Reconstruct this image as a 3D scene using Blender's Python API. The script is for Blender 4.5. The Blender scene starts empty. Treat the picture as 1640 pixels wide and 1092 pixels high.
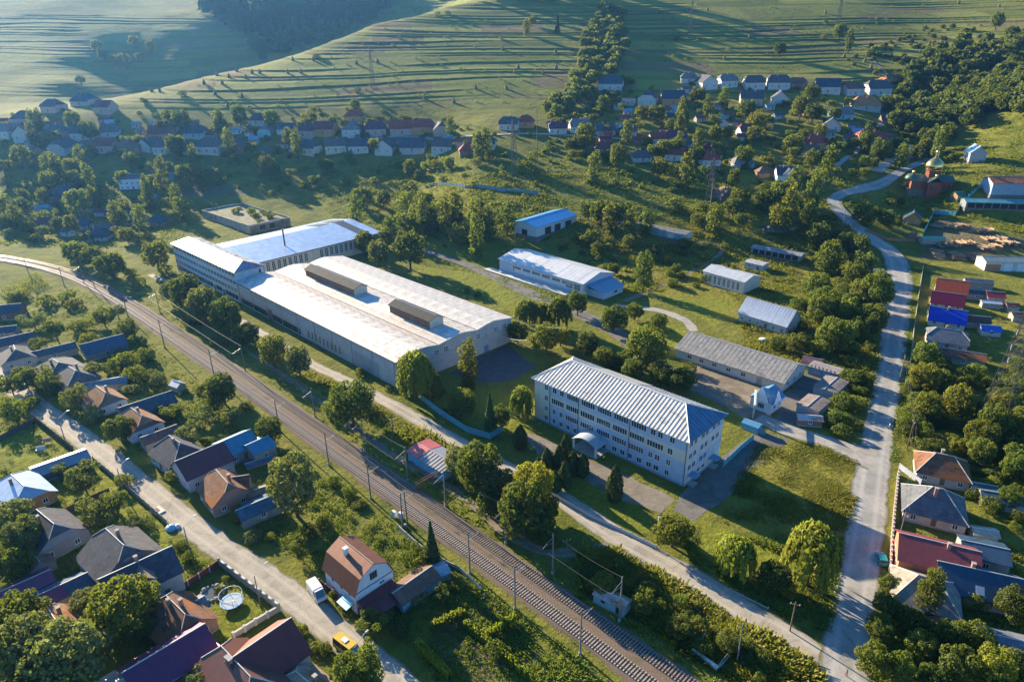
import bpy, math, random
import numpy as np
from mathutils import Matrix, Vector

R = math.radians
SC = bpy.context.scene
COL = SC.collection

# ---------------------------------------------------------------- camera
CAM_H = 100.0            # drone height above the valley floor, metres
PITCH = R(23.9)
ROLL = R(-0.788)
cam_d = bpy.data.cameras.new('drone_camera')
cam_d.sensor_width = 36.0
cam_d.lens = 24.0
cam_d.clip_start = 1.0
cam_d.clip_end = 9000.0
cam = bpy.data.objects.new('drone_camera', cam_d)
COL.objects.link(cam)
cam.matrix_world = (Matrix.Translation((0, 0, CAM_H)) @ Matrix.Rotation(R(90) - PITCH, 4, 'X')
                    @ Matrix.Rotation(ROLL, 4, 'Z'))
SC.camera = cam

# ---------------------------------------------------------------- sky, sun, exposure
SUN_AZ = R(131)          # direction towards the sun, counter-clockwise from +X
SUN_EL = R(17.5)
world = bpy.data.worlds.new('World')
SC.world = world
world.use_nodes = True
wn = world.node_tree.nodes
bg = wn['Background']
sky = wn.new('ShaderNodeTexSky')
sky.sky_type = 'NISHITA'
sky.sun_disc = False
sky.sun_elevation = SUN_EL
sky.sun_rotation = R(90) - SUN_AZ
sky.air_density = 1.0
sky.dust_density = 0.4
sky.ozone_density = 6.0
hs_ = wn.new('ShaderNodeHueSaturation')
hs_.inputs['Saturation'].default_value = 1.12
world.node_tree.links.new(sky.outputs['Color'], hs_.inputs['Color'])
world.node_tree.links.new(hs_.outputs['Color'], bg.inputs['Color'])
bg.inputs['Strength'].default_value = 0.085
sl = bpy.data.lights.new('sun', 'SUN')
sl.energy = 5.0
sl.angle = R(0.53)
sl.color = (1.0, 0.85, 0.59)
sun = bpy.data.objects.new('sun', sl)
COL.objects.link(sun)
sd = Vector((math.cos(SUN_AZ) * math.cos(SUN_EL), math.sin(SUN_AZ) * math.cos(SUN_EL), math.sin(SUN_EL)))
sun.rotation_euler = sd.to_track_quat('Z', 'Y').to_euler()
sun.location = (-300, 300, 300)
SC.view_settings.view_transform = 'Standard'
SC.view_settings.look = 'None'
SC.view_settings.exposure = 1.72
SC.view_settings.gamma = 1.0
SC.view_settings.use_curve_mapping = False
try:
    SC.cycles.max_bounces = 6
    SC.cycles.diffuse_bounces = 2
    SC.cycles.glossy_bounces = 2
    SC.cycles.transmission_bounces = 3
    SC.cycles.volume_bounces = 0
    SC.cycles.transparent_max_bounces = 4
    SC.cycles.caustics_reflective = False
    SC.cycles.caustics_refractive = False
except Exception:
    pass

# ---------------------------------------------------------------- survey helpers
# Positions were surveyed from the photograph: sight(px, py) is the line of sight of
# one photo pixel (1640 x 1092), and at() meets it with the terrain to get a real
# place on the ground in metres.
FPX = 24.0 / 36.0 * 1640.0
cr_, sr_ = math.cos(ROLL), math.sin(ROLL)
cp_, sp_ = math.cos(PITCH), math.sin(PITCH)


def sight(px, py):
    X, Y = px - 820.0, py - 546.0
    X, Y = X * cr_ + Y * sr_, -X * sr_ + Y * cr_
    X /= FPX
    Y = -Y / FPX
    return np.array([X, cp_ + Y * sp_, -sp_ + Y * cp_])


def to_px(x, y, z):
    z = z - CAM_H
    d = np.maximum(y * cp_ - z * sp_, 1.0)
    v = -(y * sp_ + z * cp_)
    X, Y = FPX * x / d, FPX * v / d
    return 820 + X * cr_ - Y * sr_, 546 + X * sr_ + Y * cr_


def slant(p):
    return math.sqrt(p[0] ** 2 + p[1] ** 2 + (CAM_H - p[2]) ** 2)


def hash2(a, b, seed=0):
    v = np.sin(np.asarray(a) * 127.1 + np.asarray(b) * 311.7 + seed * 74.7) * 43758.5453
    return v - np.floor(v)


def vnoise(x, y, s, seed=0):
    x = np.asarray(x, float) / s
    y = np.asarray(y, float) / s
    i, j = np.floor(x), np.floor(y)
    u, v = x - i, y - j
    u, v = u * u * (3 - 2 * u), v * v * (3 - 2 * v)
    a, b = hash2(i, j, seed), hash2(i + 1, j, seed)
    c, d = hash2(i, j + 1, seed), hash2(i + 1, j + 1, seed)
    return (a * (1 - u) + b * u) * (1 - v) + (c * (1 - u) + d * u) * v


def sstep(a, b, x):
    t = np.clip((np.asarray(x, float) - a) / (b - a), 0, 1)
    return t * t * (3 - 2 * t)


# ---------------------------------------------------------------- terrain heights
FARHILL = {
    0: [(160, 740), (130, 805), (100, 872), (60, 970), (20, 1080), (-40, 1300)],
    100: [(165, 720), (130, 788), (90, 885), (40, 1010), (0, 1130), (-60, 1400)],
    200: [(154, 690), (128, 860), (95, 920), (55, 990), (15, 1110), (-30, 1400)],
    330: [(125, 735), (112, 905), (75, 965), (35, 1045), (0, 1200), (-40, 1450)],
    430: [(103, 775), (60, 1060), (25, 1150), (-10, 1330)],
    520: [(70, 815)],
    600: [(38, 870), (18, 1250), (-25, 1500)],
    1480: [(100, 680), (50, 800), (0, 960)],
    1560: [(100, 660), (50, 780), (0, 940)],
    1640: [(100, 640), (50, 755), (0, 905), (-60, 1200)],
}
# the timber yard bench, the bank behind it and the church hill: (photo row, ground height)
BENCH = {
    1480: [(420, 0), (385, 3), (350, 4), (330, 7), (300, 15), (270, 20), (250, 24), (210, 33), (160, 47)],
    1560: [(420, 2), (395, 5), (360, 5), (345, 7.5), (310, 16), (270, 24), (250, 27), (210, 36), (160, 50)],
    1640: [(430, 2), (400, 5), (365, 5.5), (345, 8), (310, 17), (270, 25), (225, 36), (170, 52)],
}
cps = []


def _cp(px_, py_, d_):
    s_ = sight(px_, py_)
    t_ = d_ / s_[1]
    cps.append((s_[0] * t_, d_, CAM_H + s_[2] * t_))


for px_, rows in FARHILL.items():
    for py_, d_ in rows:
        _cp(px_, py_, d_)
for px_, rows in BENCH.items():
    for py_, z_ in rows:
        s_ = sight(px_, py_)
        _cp(px_, py_, (CAM_H - z_) * s_[1] / -s_[2])
# the fan of the valley side rises gently from the meadows, then steeper under the terraces
for px_, top_ in ((0, 190), (110, 185), (220, 175), (330, 150), (430, 120), (520, 90), (620, 40), (720, 0), (820, -50), (930, -50), (1040, -50), (1150, -50), (1260, -50), (1380, -50)):
    for py_ in (375, 340, 300, 265, 230, 200, 165, 130, 100, 70, 40, 10, -20, -50):
        if py_ < top_:
            break
        s_ = sight(px_, py_)
        sl_ = -s_[2] / s_[1]
        d_ = (100 + .17 * 312) / (sl_ + .17)
        if d_ > 617:
            d_ = (100 - 51.9 + .27 * 617) / (sl_ + .27)
        _cp(px_, py_, d_)
# behind the crest of the terraced spur the ground drops into a side valley
for px_, py_, d_, dz in [(200, 152, 770, -10), (330, 125, 810, -28), (430, 103, 900, -45), (520, 72, 960, -50),
                         (600, 38, 1010, -45), (660, 5, 1150, -40)]:
    s_ = sight(px_, py_)
    t_ = d_ / s_[1]
    cps.append((s_[0] * t_, d_, CAM_H + s_[2] * t_ + dz))
for x_, y_ in [(-500, 200), (-350, 290), (-200, 300), (0, 300), (150, 290), (250, 200), (300, 120), (0, 60), (-300, 60),
               (300, 20), (-700, 250), (500, 60)]:
    cps.append((x_, y_, 0.0))
cps += [(-800, 560, 28), (-1100, 900, 70), (-1300, 1300, 120), (480, 330, 38), (700, 600, 95), (900, 900, 170),
        (1100, 1300, 260), (0, 2300, 330), (-900, 2100, 320), (900, 2100, 360), (700, 200, 30)]
cps = np.array(cps)


def _k(r2):
    return 0.5 * r2 * np.log(np.maximum(r2, 1e-12))


_S = 400.0
_cx, _cy = cps[:, 0] / _S, cps[:, 1] / _S
_n = len(cps)
_A = np.zeros((_n + 3, _n + 3))
_A[:_n, :_n] = _k((_cx[:, None] - _cx) ** 2 + (_cy[:, None] - _cy) ** 2) + np.eye(_n) * 2e-4
_A[:_n, _n], _A[:_n, _n + 1], _A[:_n, _n + 2] = 1, _cx, _cy
_A[_n:, :_n] = _A[:_n, _n:].T
_w = np.linalg.solve(_A, np.concatenate([cps[:, 2], np.zeros(3)]))


def base_z(x, y):
    x, y = np.broadcast_arrays(np.asarray(x, float), np.asarray(y, float))
    sh = x.shape
    x, y = x.ravel(), y.ravel()
    out = np.zeros(len(x))
    for i in range(0, len(x), 40000):
        xs, ys = x[i:i + 40000] / _S, y[i:i + 40000] / _S
        out[i:i + 40000] = _k((xs[:, None] - _cx) ** 2 + (ys[:, None] - _cy) ** 2) @ _w[:_n] + _w[_n] + _w[_n + 1] * xs + _w[_n + 2] * ys
    out *= sstep(308, 350, y)
    out *= 1 - sstep(-15, -75, x) * (1 - sstep(378, 640, y))      # the levelled factory platform
    return np.clip(out, 0, 250).reshape(sh)


TSTEP = 4.8


def terrace_t(x, y, z):
    wob = (vnoise(x, y, 220, 3) - .5) * 1.8 + (vnoise(x, y, 45, 5) - .5) * .22
    t = z / TSTEP + wob + x * 0.0012
    return t + .5 * np.sin(t * 1.7 + 1.0 + x * .004) + .22 * np.sin(t * 4.3 - x * .006)


def terrace_mask(x, y, z):
    far = .35 * sstep(-120, -200, x) * sstep(40, 100, y - (690 + (x + 400) * .78))
    return sstep(42, 56, z) * sstep(540, 600, y) * (1 - far) * (1 - sstep(1250, 1500, y))


def terr(x, y):
    z = base_z(x, y)
    m = terrace_mask(x, y, z)
    t = terrace_t(x, y, z)
    f = t - np.floor(t)
    prof = np.where(f < .87, .60 * f / .87, .60 + .40 * (f - .87) / .13)
    z = z + m * TSTEP * (prof - f) * .8 * sstep(.12, .5, vnoise(x * .55, y * 1.6, 70, 31))
    z = z + sstep(330, 420, y) * ((vnoise(x, y, 30, 8) - .5) * 1.6 + (vnoise(x, y, 9, 9) - .5) * .35) * (1 - .7 * m)
    return z


_gx = np.arange(-1900, 1901, 5.0)
_gy = np.arange(295, 2100, 5.0)
_GZ = base_z(_gx[None, :], _gy[:, None])


def quick_z(x, y):
    """bilinear lookup of base_z"""
    x, y = np.asarray(x, float), np.asarray(y, float)
    u = np.clip((x + 1900) / 5.0, 0, len(_gx) - 1.001)
    v = np.clip((y - 295) / 5.0, 0, len(_gy) - 1.001)
    i, j = u.astype(int), v.astype(int)
    u, v = u - i, v - j
    return (_GZ[j, i] * (1 - u) + _GZ[j, i + 1] * u) * (1 - v) + (_GZ[j + 1, i] * (1 - u) + _GZ[j + 1, i + 1] * u) * v


_ts = np.concatenate([np.arange(60, 460, 1.0), np.arange(460, 2400, 2.0)])


def at(px, py, h=0.0):
    """ground point (x, y, ground z) whose point h metres above the ground lies on the sight line of (px, py)"""
    s = sight(px, py)
    if s[2] < -0.05:
        t = (h - CAM_H) / s[2]
        if t > 0 and (s[1] * t < 310 or (s[1] * t < 380 and -185 < s[0] * t < -65)):
            return np.array([s[0] * t, s[1] * t, 0.0])
    tt = _ts
    xs, ys, zs = s[0] * tt, s[1] * tt, CAM_H + s[2] * tt
    g = quick_z(xs, ys) + h
    below = np.nonzero(zs < g)[0]
    i = below[0] if len(below) else len(tt) - 1
    if i == 0:
        i = 1
    a, b = tt[i - 1], tt[i]
    fine = np.linspace(a, b, 12)
    g = terr(s[0] * fine, s[1] * fine) + h
    bl = np.nonzero(CAM_H + s[2] * fine < g)[0]
    t = fine[bl[0]] if len(bl) else b
    return np.array([s[0] * t, s[1] * t, float(terr(s[0] * t, s[1] * t))])


# ---------------------------------------------------------------- object helpers
def link(o):
    COL.objects.link(o)
    return o


def tag(o, label=None, cat=None, group=None, kind=None):
    if label:
        o['label'] = label
    if cat:
        o['category'] = cat
    if group:
        o['group'] = group
    if kind:
        o['kind'] = kind
    return o


def empty(name, loc, rz=0.0, label=None, cat=None, group=None):
    o = bpy.data.objects.new(name, None)
    o.empty_display_size = .5
    o.location = [float(v) for v in loc]
    o.rotation_euler = (0, 0, float(rz))
    link(o)
    return tag(o, label, cat, group)


class MB:
    """collects faces for ONE mesh object"""
    def __init__(s):
        s.v, s.f, s.m = [], [], []

    def poly(s, pts, m=0):
        n = len(s.v)
        s.v += [tuple(p) for p in pts]
        s.f.append(tuple(range(n, n + len(pts))))
        s.m.append(m)
        return s

    def box(s, x0, x1, y0, y1, z0, z1, m=0):
        n = len(s.v)
        s.v += [(x0, y0, z0), (x1, y0, z0), (x1, y1, z0), (x0, y1, z0), (x0, y0, z1), (x1, y0, z1), (x1, y1, z1), (x0, y1, z1)]
        for q in ((0, 3, 2, 1), (4, 5, 6, 7), (0, 1, 5, 4), (1, 2, 6, 5), (2, 3, 7, 6), (3, 0, 4, 7)):
            s.f.append(tuple(n + i for i in q))
            s.m.append(m)
        return s

    def slab(s, pts, th, m=0):
        """polygon with a vertical thickness below it"""
        n, k = len(s.v), len(pts)
        s.v += [tuple(p) for p in pts] + [(p[0], p[1], p[2] - th) for p in pts]
        s.f.append(tuple(range(n, n + k)))
        s.f.append(tuple(range(n + 2 * k - 1, n + k - 1, -1)))
        s.m += [m, m]
        for i in range(k):
            j = (i + 1) % k
            s.f.append((n + i, n + k + i, n + k + j, n + j))
            s.m.append(m)
        return s

    def tube(s, p0, p1, r0, r1=None, n=6, m=0):
        r1 = r0 if r1 is None else r1
        a, b = Vector(p0), Vector(p1)
        d = (b - a)
        if d.length < 1e-6:
            return s
        d.normalize()
        u = d.orthogonal().normalized()
        w = d.cross(u)
        k = len(s.v)
        for c, r in ((a, r0), (b, r1)):
            for i in range(n):
                t = 2 * math.pi * i / n
                q = c + u * (r * math.cos(t)) + w * (r * math.sin(t))
                s.v.append(tuple(q))
        for i in range(n):
            j = (i + 1) % n
            s.f.append((k + i, k + j, k + n + j, k + n + i))
            s.m.append(m)
        s.f.append(tuple(range(k + n - 1, k - 1, -1)))
        s.f.append(tuple(range(k + n, k + 2 * n)))
        s.m += [m, m]
        return s

    def lathe(s, prof, n=12, c=(0, 0), m=0):
        k = len(s.v)
        for r, z in prof:
            for i in range(n):
                t = 2 * math.pi * i / n
                s.v.append((c[0] + r * math.cos(t), c[1] + r * math.sin(t), z))
        for a in range(len(prof) - 1):
            for i in range(n):
                j = (i + 1) % n
                s.f.append((k + a * n + i, k + a * n + j, k + (a + 1) * n + j, k + (a + 1) * n + i))
                s.m.append(m)
        s.f.append(tuple(range(k + n - 1, k - 1, -1)))
        e = k + (len(prof) - 1) * n
        s.f.append(tuple(range(e, e + n)))
        s.m += [m, m]
        return s

    def mesh(s, name, mats, smooth=False):
        me = bpy.data.meshes.new(name)
        me.from_pydata(s.v, [], s.f)
        if not isinstance(mats, (list, tuple)):
            mats = [mats]
        for q in mats:
            me.materials.append(q)
        if len(mats) > 1:
            me.polygons.foreach_set('material_index', s.m)
        if smooth:
            me.polygons.foreach_set('use_smooth', [True] * len(s.f))
        me.update()
        return me

    def build(s, name, mats, parent=None, loc=(0, 0, 0), rz=0, smooth=False):
        return put(name, s.mesh(name, mats, smooth), parent, loc, rz)


def put(name, me, parent=None, loc=(0, 0, 0), rz=0, scale=None):
    o = bpy.data.objects.new(name, me)
    o.location = [float(v) for v in loc]
    o.rotation_euler = (0, 0, float(rz))
    if scale is not None:
        o.scale = scale if isinstance(scale, (tuple, list)) else (scale,) * 3
    link(o)
    if parent is not None:
        o.parent = parent
    return o


_cache = {}


def cached(key, fn):
    if key not in _cache:
        _cache[key] = fn()
    return _cache[key]


def np_mesh(name, verts, quads, mat, n=4):
    me = bpy.data.meshes.new(name)
    verts = np.asarray(verts, np.float32)
    quads = np.asarray(quads, np.int32)
    me.vertices.add(len(verts))
    me.vertices.foreach_set('co', verts.ravel())
    me.loops.add(quads.size)
    me.loops.foreach_set('vertex_index', quads.ravel())
    me.polygons.add(len(quads))
    me.polygons.foreach_set('loop_start', np.arange(0, quads.size, n, dtype=np.int32))
    me.materials.append(mat)
    me.update(calc_edges=True)
    return me


ORD = ['', 'first', 'second', 'third', 'fourth', 'fifth', 'sixth', 'seventh', 'eighth', 'ninth', 'tenth', 'eleventh',
       'twelfth', 'thirteenth', 'fourteenth', 'fifteenth', 'sixteenth', 'seventeenth', 'eighteenth', 'nineteenth']
TENS = ['', '', 'twent', 'thirt', 'fort', 'fift', 'sixt', 'sevent', 'eight', 'ninet']


def ordinal(n):
    if n >= 100:
        return 'hundred-and-' + ordinal(n - 100) if n > 100 else 'hundredth'
    if n < 20:
        return ORD[n]
    if n % 10 == 0:
        return TENS[n // 10] + 'ieth'
    return TENS[n // 10] + 'y-' + ORD[n % 10]

# ---------------------------------------------------------------- materials
def nd(nt, t, **kw):
    n = nt.nodes.new(t)
    for k, v in kw.items():
        setattr(n, k, v)
    return n


def base_mat(name):
    m = bpy.data.materials.new(name)
    m.use_nodes = True
    nt = m.node_tree
    return m, nt, nt.nodes['Principled BSDF']


def mathn(nt, op, a, b=None):
    n = nd(nt, 'ShaderNodeMath', operation=op)
    for i, v in enumerate((a, b)):
        if v is None:
            continue
        if isinstance(v, (int, float)):
            n.inputs[i].default_value = v
        else:
            nt.links.new(v, n.inputs[i])
    return n.outputs[0]


def mixc(nt, fac, a, b, blend='MIX'):
    n = nd(nt, 'ShaderNodeMix', data_type='RGBA', blend_type=blend)
    for s, v in ((n.inputs[0], fac), (n.inputs[6], a), (n.inputs[7], b)):
        if isinstance(v, (int, float)):
            s.default_value = v
        elif isinstance(v, tuple):
            s.default_value = (*v[:3], 1)
        else:
            nt.links.new(v, s)
    return n.outputs[2]


def noise(nt, vec, scale, detail=4, rough=.6, out='Fac'):
    n = nd(nt, 'ShaderNodeTexNoise')
    n.inputs['Scale'].default_value = scale
    n.inputs['Detail'].default_value = detail
    n.inputs['Roughness'].default_value = rough
    nt.links.new(vec, n.inputs['Vector'])
    return n.outputs[out]


def ramp(nt, fac, lo, hi):
    n = nd(nt, 'ShaderNodeMapRange')
    n.inputs['From Min'].default_value = lo
    n.inputs['From Max'].default_value = hi
    nt.links.new(fac, n.inputs['Value'])
    return n.outputs[0]


def scaled(nt, vec, s):
    n = nd(nt, 'ShaderNodeVectorMath', operation='MULTIPLY')
    nt.links.new(vec, n.inputs[0])
    n.inputs[1].default_value = s
    return n.outputs[0]


def bump(nt, bsdf, h, strength=.4, dist=.1):
    b = nd(nt, 'ShaderNodeBump')
    b.inputs['Strength'].default_value = strength
    b.inputs['Distance'].default_value = dist
    nt.links.new(h, b.inputs['Height'])
    nt.links.new(b.outputs[0], bsdf.inputs['Normal'])


def mulc(c, k):
    return tuple(min(1.0, v * k) for v in c[:3])


def M(name, col, rough=.85, var=.22, scale=1.2, metal=0.0, stain=None, stain_at=.6, sheets=None, bump_s=.0, spec=.3, world=False):
    """paint / plaster / sheet material: base colour with mottling, optional stain patches and per-sheet tone steps"""
    def mk():
        m, nt, b = base_mat(name)
        tc = nd(nt, 'ShaderNodeTexCoord').outputs['Object']
        if world:
            tc = nd(nt, 'ShaderNodeNewGeometry').outputs['Position']
        n1 = noise(nt, tc, scale, 5, .65)
        c = mixc(nt, ramp(nt, n1, .3, .7), mulc(col, 1 - var), mulc(col, 1 + var))
        if sheets:
            sx = nd(nt, 'ShaderNodeSeparateXYZ')
            nt.links.new(tc, sx.inputs[0])
            cx = nd(nt, 'ShaderNodeCombineXYZ')
            nt.links.new(mathn(nt, 'FLOOR', mathn(nt, 'DIVIDE', sx.outputs[0], sheets[0])), cx.inputs[0])
            nt.links.new(mathn(nt, 'FLOOR', mathn(nt, 'DIVIDE', sx.outputs[1], sheets[1])), cx.inputs[1])
            wn_ = nd(nt, 'ShaderNodeTexWhiteNoise', noise_dimensions='2D')
            nt.links.new(cx.outputs[0], wn_.inputs['Vector'])
            v = ramp(nt, wn_.outputs['Value'], 0, 1)
            k = nd(nt, 'ShaderNodeMapRange')
            k.inputs['To Min'].default_value = 1 - sheets[2]
            k.inputs['To Max'].default_value = 1 + sheets[2]
            nt.links.new(v, k.inputs['Value'])
            c = mixc(nt, 1.0, c, k.outputs[0], 'MULTIPLY')
        if stain:
            n2 = noise(nt, scaled(nt, tc, (.35, 1.3, .35)), .5, 6, .72)
            n3 = noise(nt, tc, .12, 2, .5)
            f = ramp(nt, mathn(nt, 'ADD', mathn(nt, 'MULTIPLY', n2, .7), mathn(nt, 'MULTIPLY', n3, .3)), stain_at - .03, stain_at + .1)
            c = mixc(nt, f, c, stain)
        nt.links.new(c, b.inputs['Base Color'])
        b.inputs['Roughness'].default_value = rough
        b.inputs['Metallic'].default_value = metal
        b.inputs['Specular IOR Level'].default_value = spec
        if bump_s:
            bump(nt, b, noise(nt, tc, scale * 3, 6, .7), bump_s, .15)
        return m
    return cached(('M', name), mk)


def wallm(c):
    return M('plaster_%d_%d_%d' % tuple(int(v * 99) for v in c), c, .9, .14, .9, stain=mulc(c, .62), stain_at=.62)


def roofm(c, kind='sheet'):
    k = tuple(int(v * 99) for v in c)
    if kind == 'rust':
        return M('rusty_roof_%d_%d_%d' % k, c, .85, .35, 1.6, stain=(.30, .115, .04), stain_at=.5, sheets=(1.1, .9, .22), bump_s=.3, spec=.12)
    if kind == 'metal':
        return M('metal_roof_%d_%d_%d' % k, c, .45, .12, .8, metal=.35, sheets=(1.15, 30, .07), spec=.4)
    return M('sheet_roof_%d_%d_%d' % k, c, .8, .22, 1.1, stain=mulc(c, .55), stain_at=.6, sheets=(1.13, 1.2, .16), bump_s=.2, spec=.12)


WHITE = M('white_paint', (.72, .72, .70), .6, .08)
GLASS = None


def mk_glass():
    m, nt, b = base_mat('window_glass')
    oi = nd(nt, 'ShaderNodeObjectInfo').outputs['Random']
    nt.links.new(mixc(nt, oi, (.012, .018, .026), (.05, .065, .08)), b.inputs['Base Color'])
    b.inputs['Roughness'].default_value = .12
    b.inputs['Specular IOR Level'].default_value = .7
    return m


GLASS = mk_glass()
WOOD = M('weathered_wood', (.16, .11, .07), .85, .35, 3)
CONC = M('concrete', (.36, .34, .31), .9, .22, .6, stain=(.2, .19, .17), stain_at=.6, bump_s=.15)
STEEL = M('galvanised_steel', (.38, .39, .40), .45, .2, 2, metal=.6)
DARKSTEEL = M('dark_steel', (.10, .085, .07), .6, .3, 2, metal=.4)
BARK = M('bark', (.11, .08, .055), .95, .35, 4)
RUBBER = M('rubber', (.02, .02, .02), .8, .1)
TEAL = M('turquoise_fence_paint', (.10, .34, .42), .7, .2, .8, stain=(.2, .25, .24), stain_at=.62)


def leafm(name, c0, c1, trans=.32):
    m = bpy.data.materials.new(name)
    m.use_nodes = True
    nt = m.node_tree
    nt.nodes.clear()
    out = nd(nt, 'ShaderNodeOutputMaterial')
    g = nd(nt, 'ShaderNodeNewGeometry')
    oi = nd(nt, 'ShaderNodeObjectInfo').outputs['Random']
    c = mixc(nt, g.outputs['Random Per Island'], c0, c1)
    hv = nd(nt, 'ShaderNodeHueSaturation')
    nt.links.new(c, hv.inputs['Color'])
    nt.links.new(mathn(nt, 'ADD', mathn(nt, 'MULTIPLY', oi, .05), .472), hv.inputs['Hue'])
    o2 = mathn(nt, 'FRACT', mathn(nt, 'MULTIPLY', oi, 7.31))
    nt.links.new(mathn(nt, 'ADD', mathn(nt, 'MULTIPLY', o2, .55), .72), hv.inputs['Value'])
    hv.inputs['Saturation'].default_value = 1.08
    d = nd(nt, 'ShaderNodeBsdfDiffuse')
    t = nd(nt, 'ShaderNodeBsdfTranslucent')
    gl = nd(nt, 'ShaderNodeBsdfGlossy')
    gl.inputs['Roughness'].default_value = .6
    nt.links.new(hv.outputs[0], d.inputs['Color'])
    nt.links.new(mixc(nt, .45, hv.outputs[0], (.40, .46, .04)), t.inputs['Color'])
    mx = nd(nt, 'ShaderNodeMixShader')
    mx.inputs[0].default_value = trans
    nt.links.new(d.outputs[0], mx.inputs[1])
    nt.links.new(t.outputs[0], mx.inputs[2])
    m2 = nd(nt, 'ShaderNodeMixShader')
    m2.inputs[0].default_value = .02
    nt.links.new(mx.outputs[0], m2.inputs[1])
    nt.links.new(gl.outputs[0], m2.inputs[2])
    nt.links.new(m2.outputs[0], out.inputs['Surface'])
    return m


LEAF = {
    'dark': leafm('leaves_dark_green', (0.036, 0.065, 0.012), (0.088, 0.124, 0.025), .35),
    'mid': leafm('leaves_green', (0.067, 0.097, 0.018), (0.140, 0.167, 0.028), .4),
    'grey': leafm('leaves_grey_green', (0.093, 0.113, 0.041), (0.197, 0.211, 0.078), .35),
    'olive': leafm('leaves_olive', (0.109, 0.124, 0.018), (0.208, 0.205, 0.030), .42),
    'yellow': leafm('leaves_yellow_green', (0.156, 0.151, 0.016), (0.312, 0.270, 0.028), .45),
    'willow': leafm('leaves_willow', (0.136, 0.162, 0.028), (0.249, 0.270, 0.048), .5),
    'needle': leafm('needles', (0.027, 0.049, 0.012), (0.063, 0.092, 0.025), .15),
    'weed': leafm('weeds', (0.114, 0.136, 0.016), (0.312, 0.282, 0.032), .45),
    'grass': leafm('grass_blades', (0.104, 0.146, 0.018), (0.229, 0.254, 0.034), .45),
    'corn': leafm('corn_leaves', (0.136, 0.173, 0.025), (0.291, 0.313, 0.053), .5),
}

# ---------------------------------------------------------------- the ground
def inside(px, py, poly):
    r = np.zeros(np.shape(px), bool)
    n = len(poly)
    for i in range(n):
        x0, y0 = poly[i]
        x1, y1 = poly[(i + 1) % n]
        if y0 == y1:
            continue
        c = ((y0 > py) != (y1 > py)) & (px < (x1 - x0) * (py - y0) / (y1 - y0) + x0)
        r ^= c
    return r


LAWN = [
    [(700, 600), (850, 640), (850, 690), (800, 700), (680, 640)],
    [(870, 740), (1010, 800), (1060, 850), (1000, 850), (890, 790)],
    [(640, 420), (780, 440), (830, 475), (820, 500), (700, 440)],
    [(620, 380), (800, 400), (800, 440), (690, 405)],
    [(0, 690), (90, 690), (110, 730), (60, 760), (0, 750)],
    [(60, 770), (170, 750), (260, 830), (300, 900), (240, 880), (150, 830)],
    [(290, 950), (360, 930), (430, 975), (340, 1040), (310, 1000)],
    [(1125, 835), (1290, 900), (1280, 960), (1180, 920), (1110, 880)],
    [(1010, 520), (1090, 520), (1110, 545), (1060, 560)],
    [(1040, 470), (1130, 450), (1180, 480), (1150, 520), (1110, 505)],
]
WILD = [
    [(880, 380), (1110, 330), (1340, 330), (1415, 430), (1400, 640), (1310, 600), (1190, 560), (1190, 480), (1000, 470)],
    [(1215, 708), (1250, 716), (1300, 708), (1372, 738), (1364, 800), (1352, 868), (1310, 850), (1255, 838), (1215, 800), (1175, 792), (1190, 750)],
    [(930, 880), (1010, 880), (1310, 1050), (1320, 1092), (1180, 1092), (1040, 1000), (930, 940)],
    [(500, 590), (700, 690), (860, 790), (840, 830), (700, 740), (480, 600)],
    [(560, 280), (900, 280), (880, 360), (620, 380)],
]
DIRT = [
    [(690, 1000), (790, 960), (870, 1060), (760, 1092), (700, 1060)],
    [(1100, 590), (1140, 585), (1250, 645), (1230, 680), (1150, 650)],
    [(1480, 385), (1500, 350), (1560, 360), (1640, 385), (1640, 402), (1575, 415), (1480, 418)],
    [(280, 290), (330, 285), (400, 310), (330, 320), (270, 312)],
]


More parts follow.
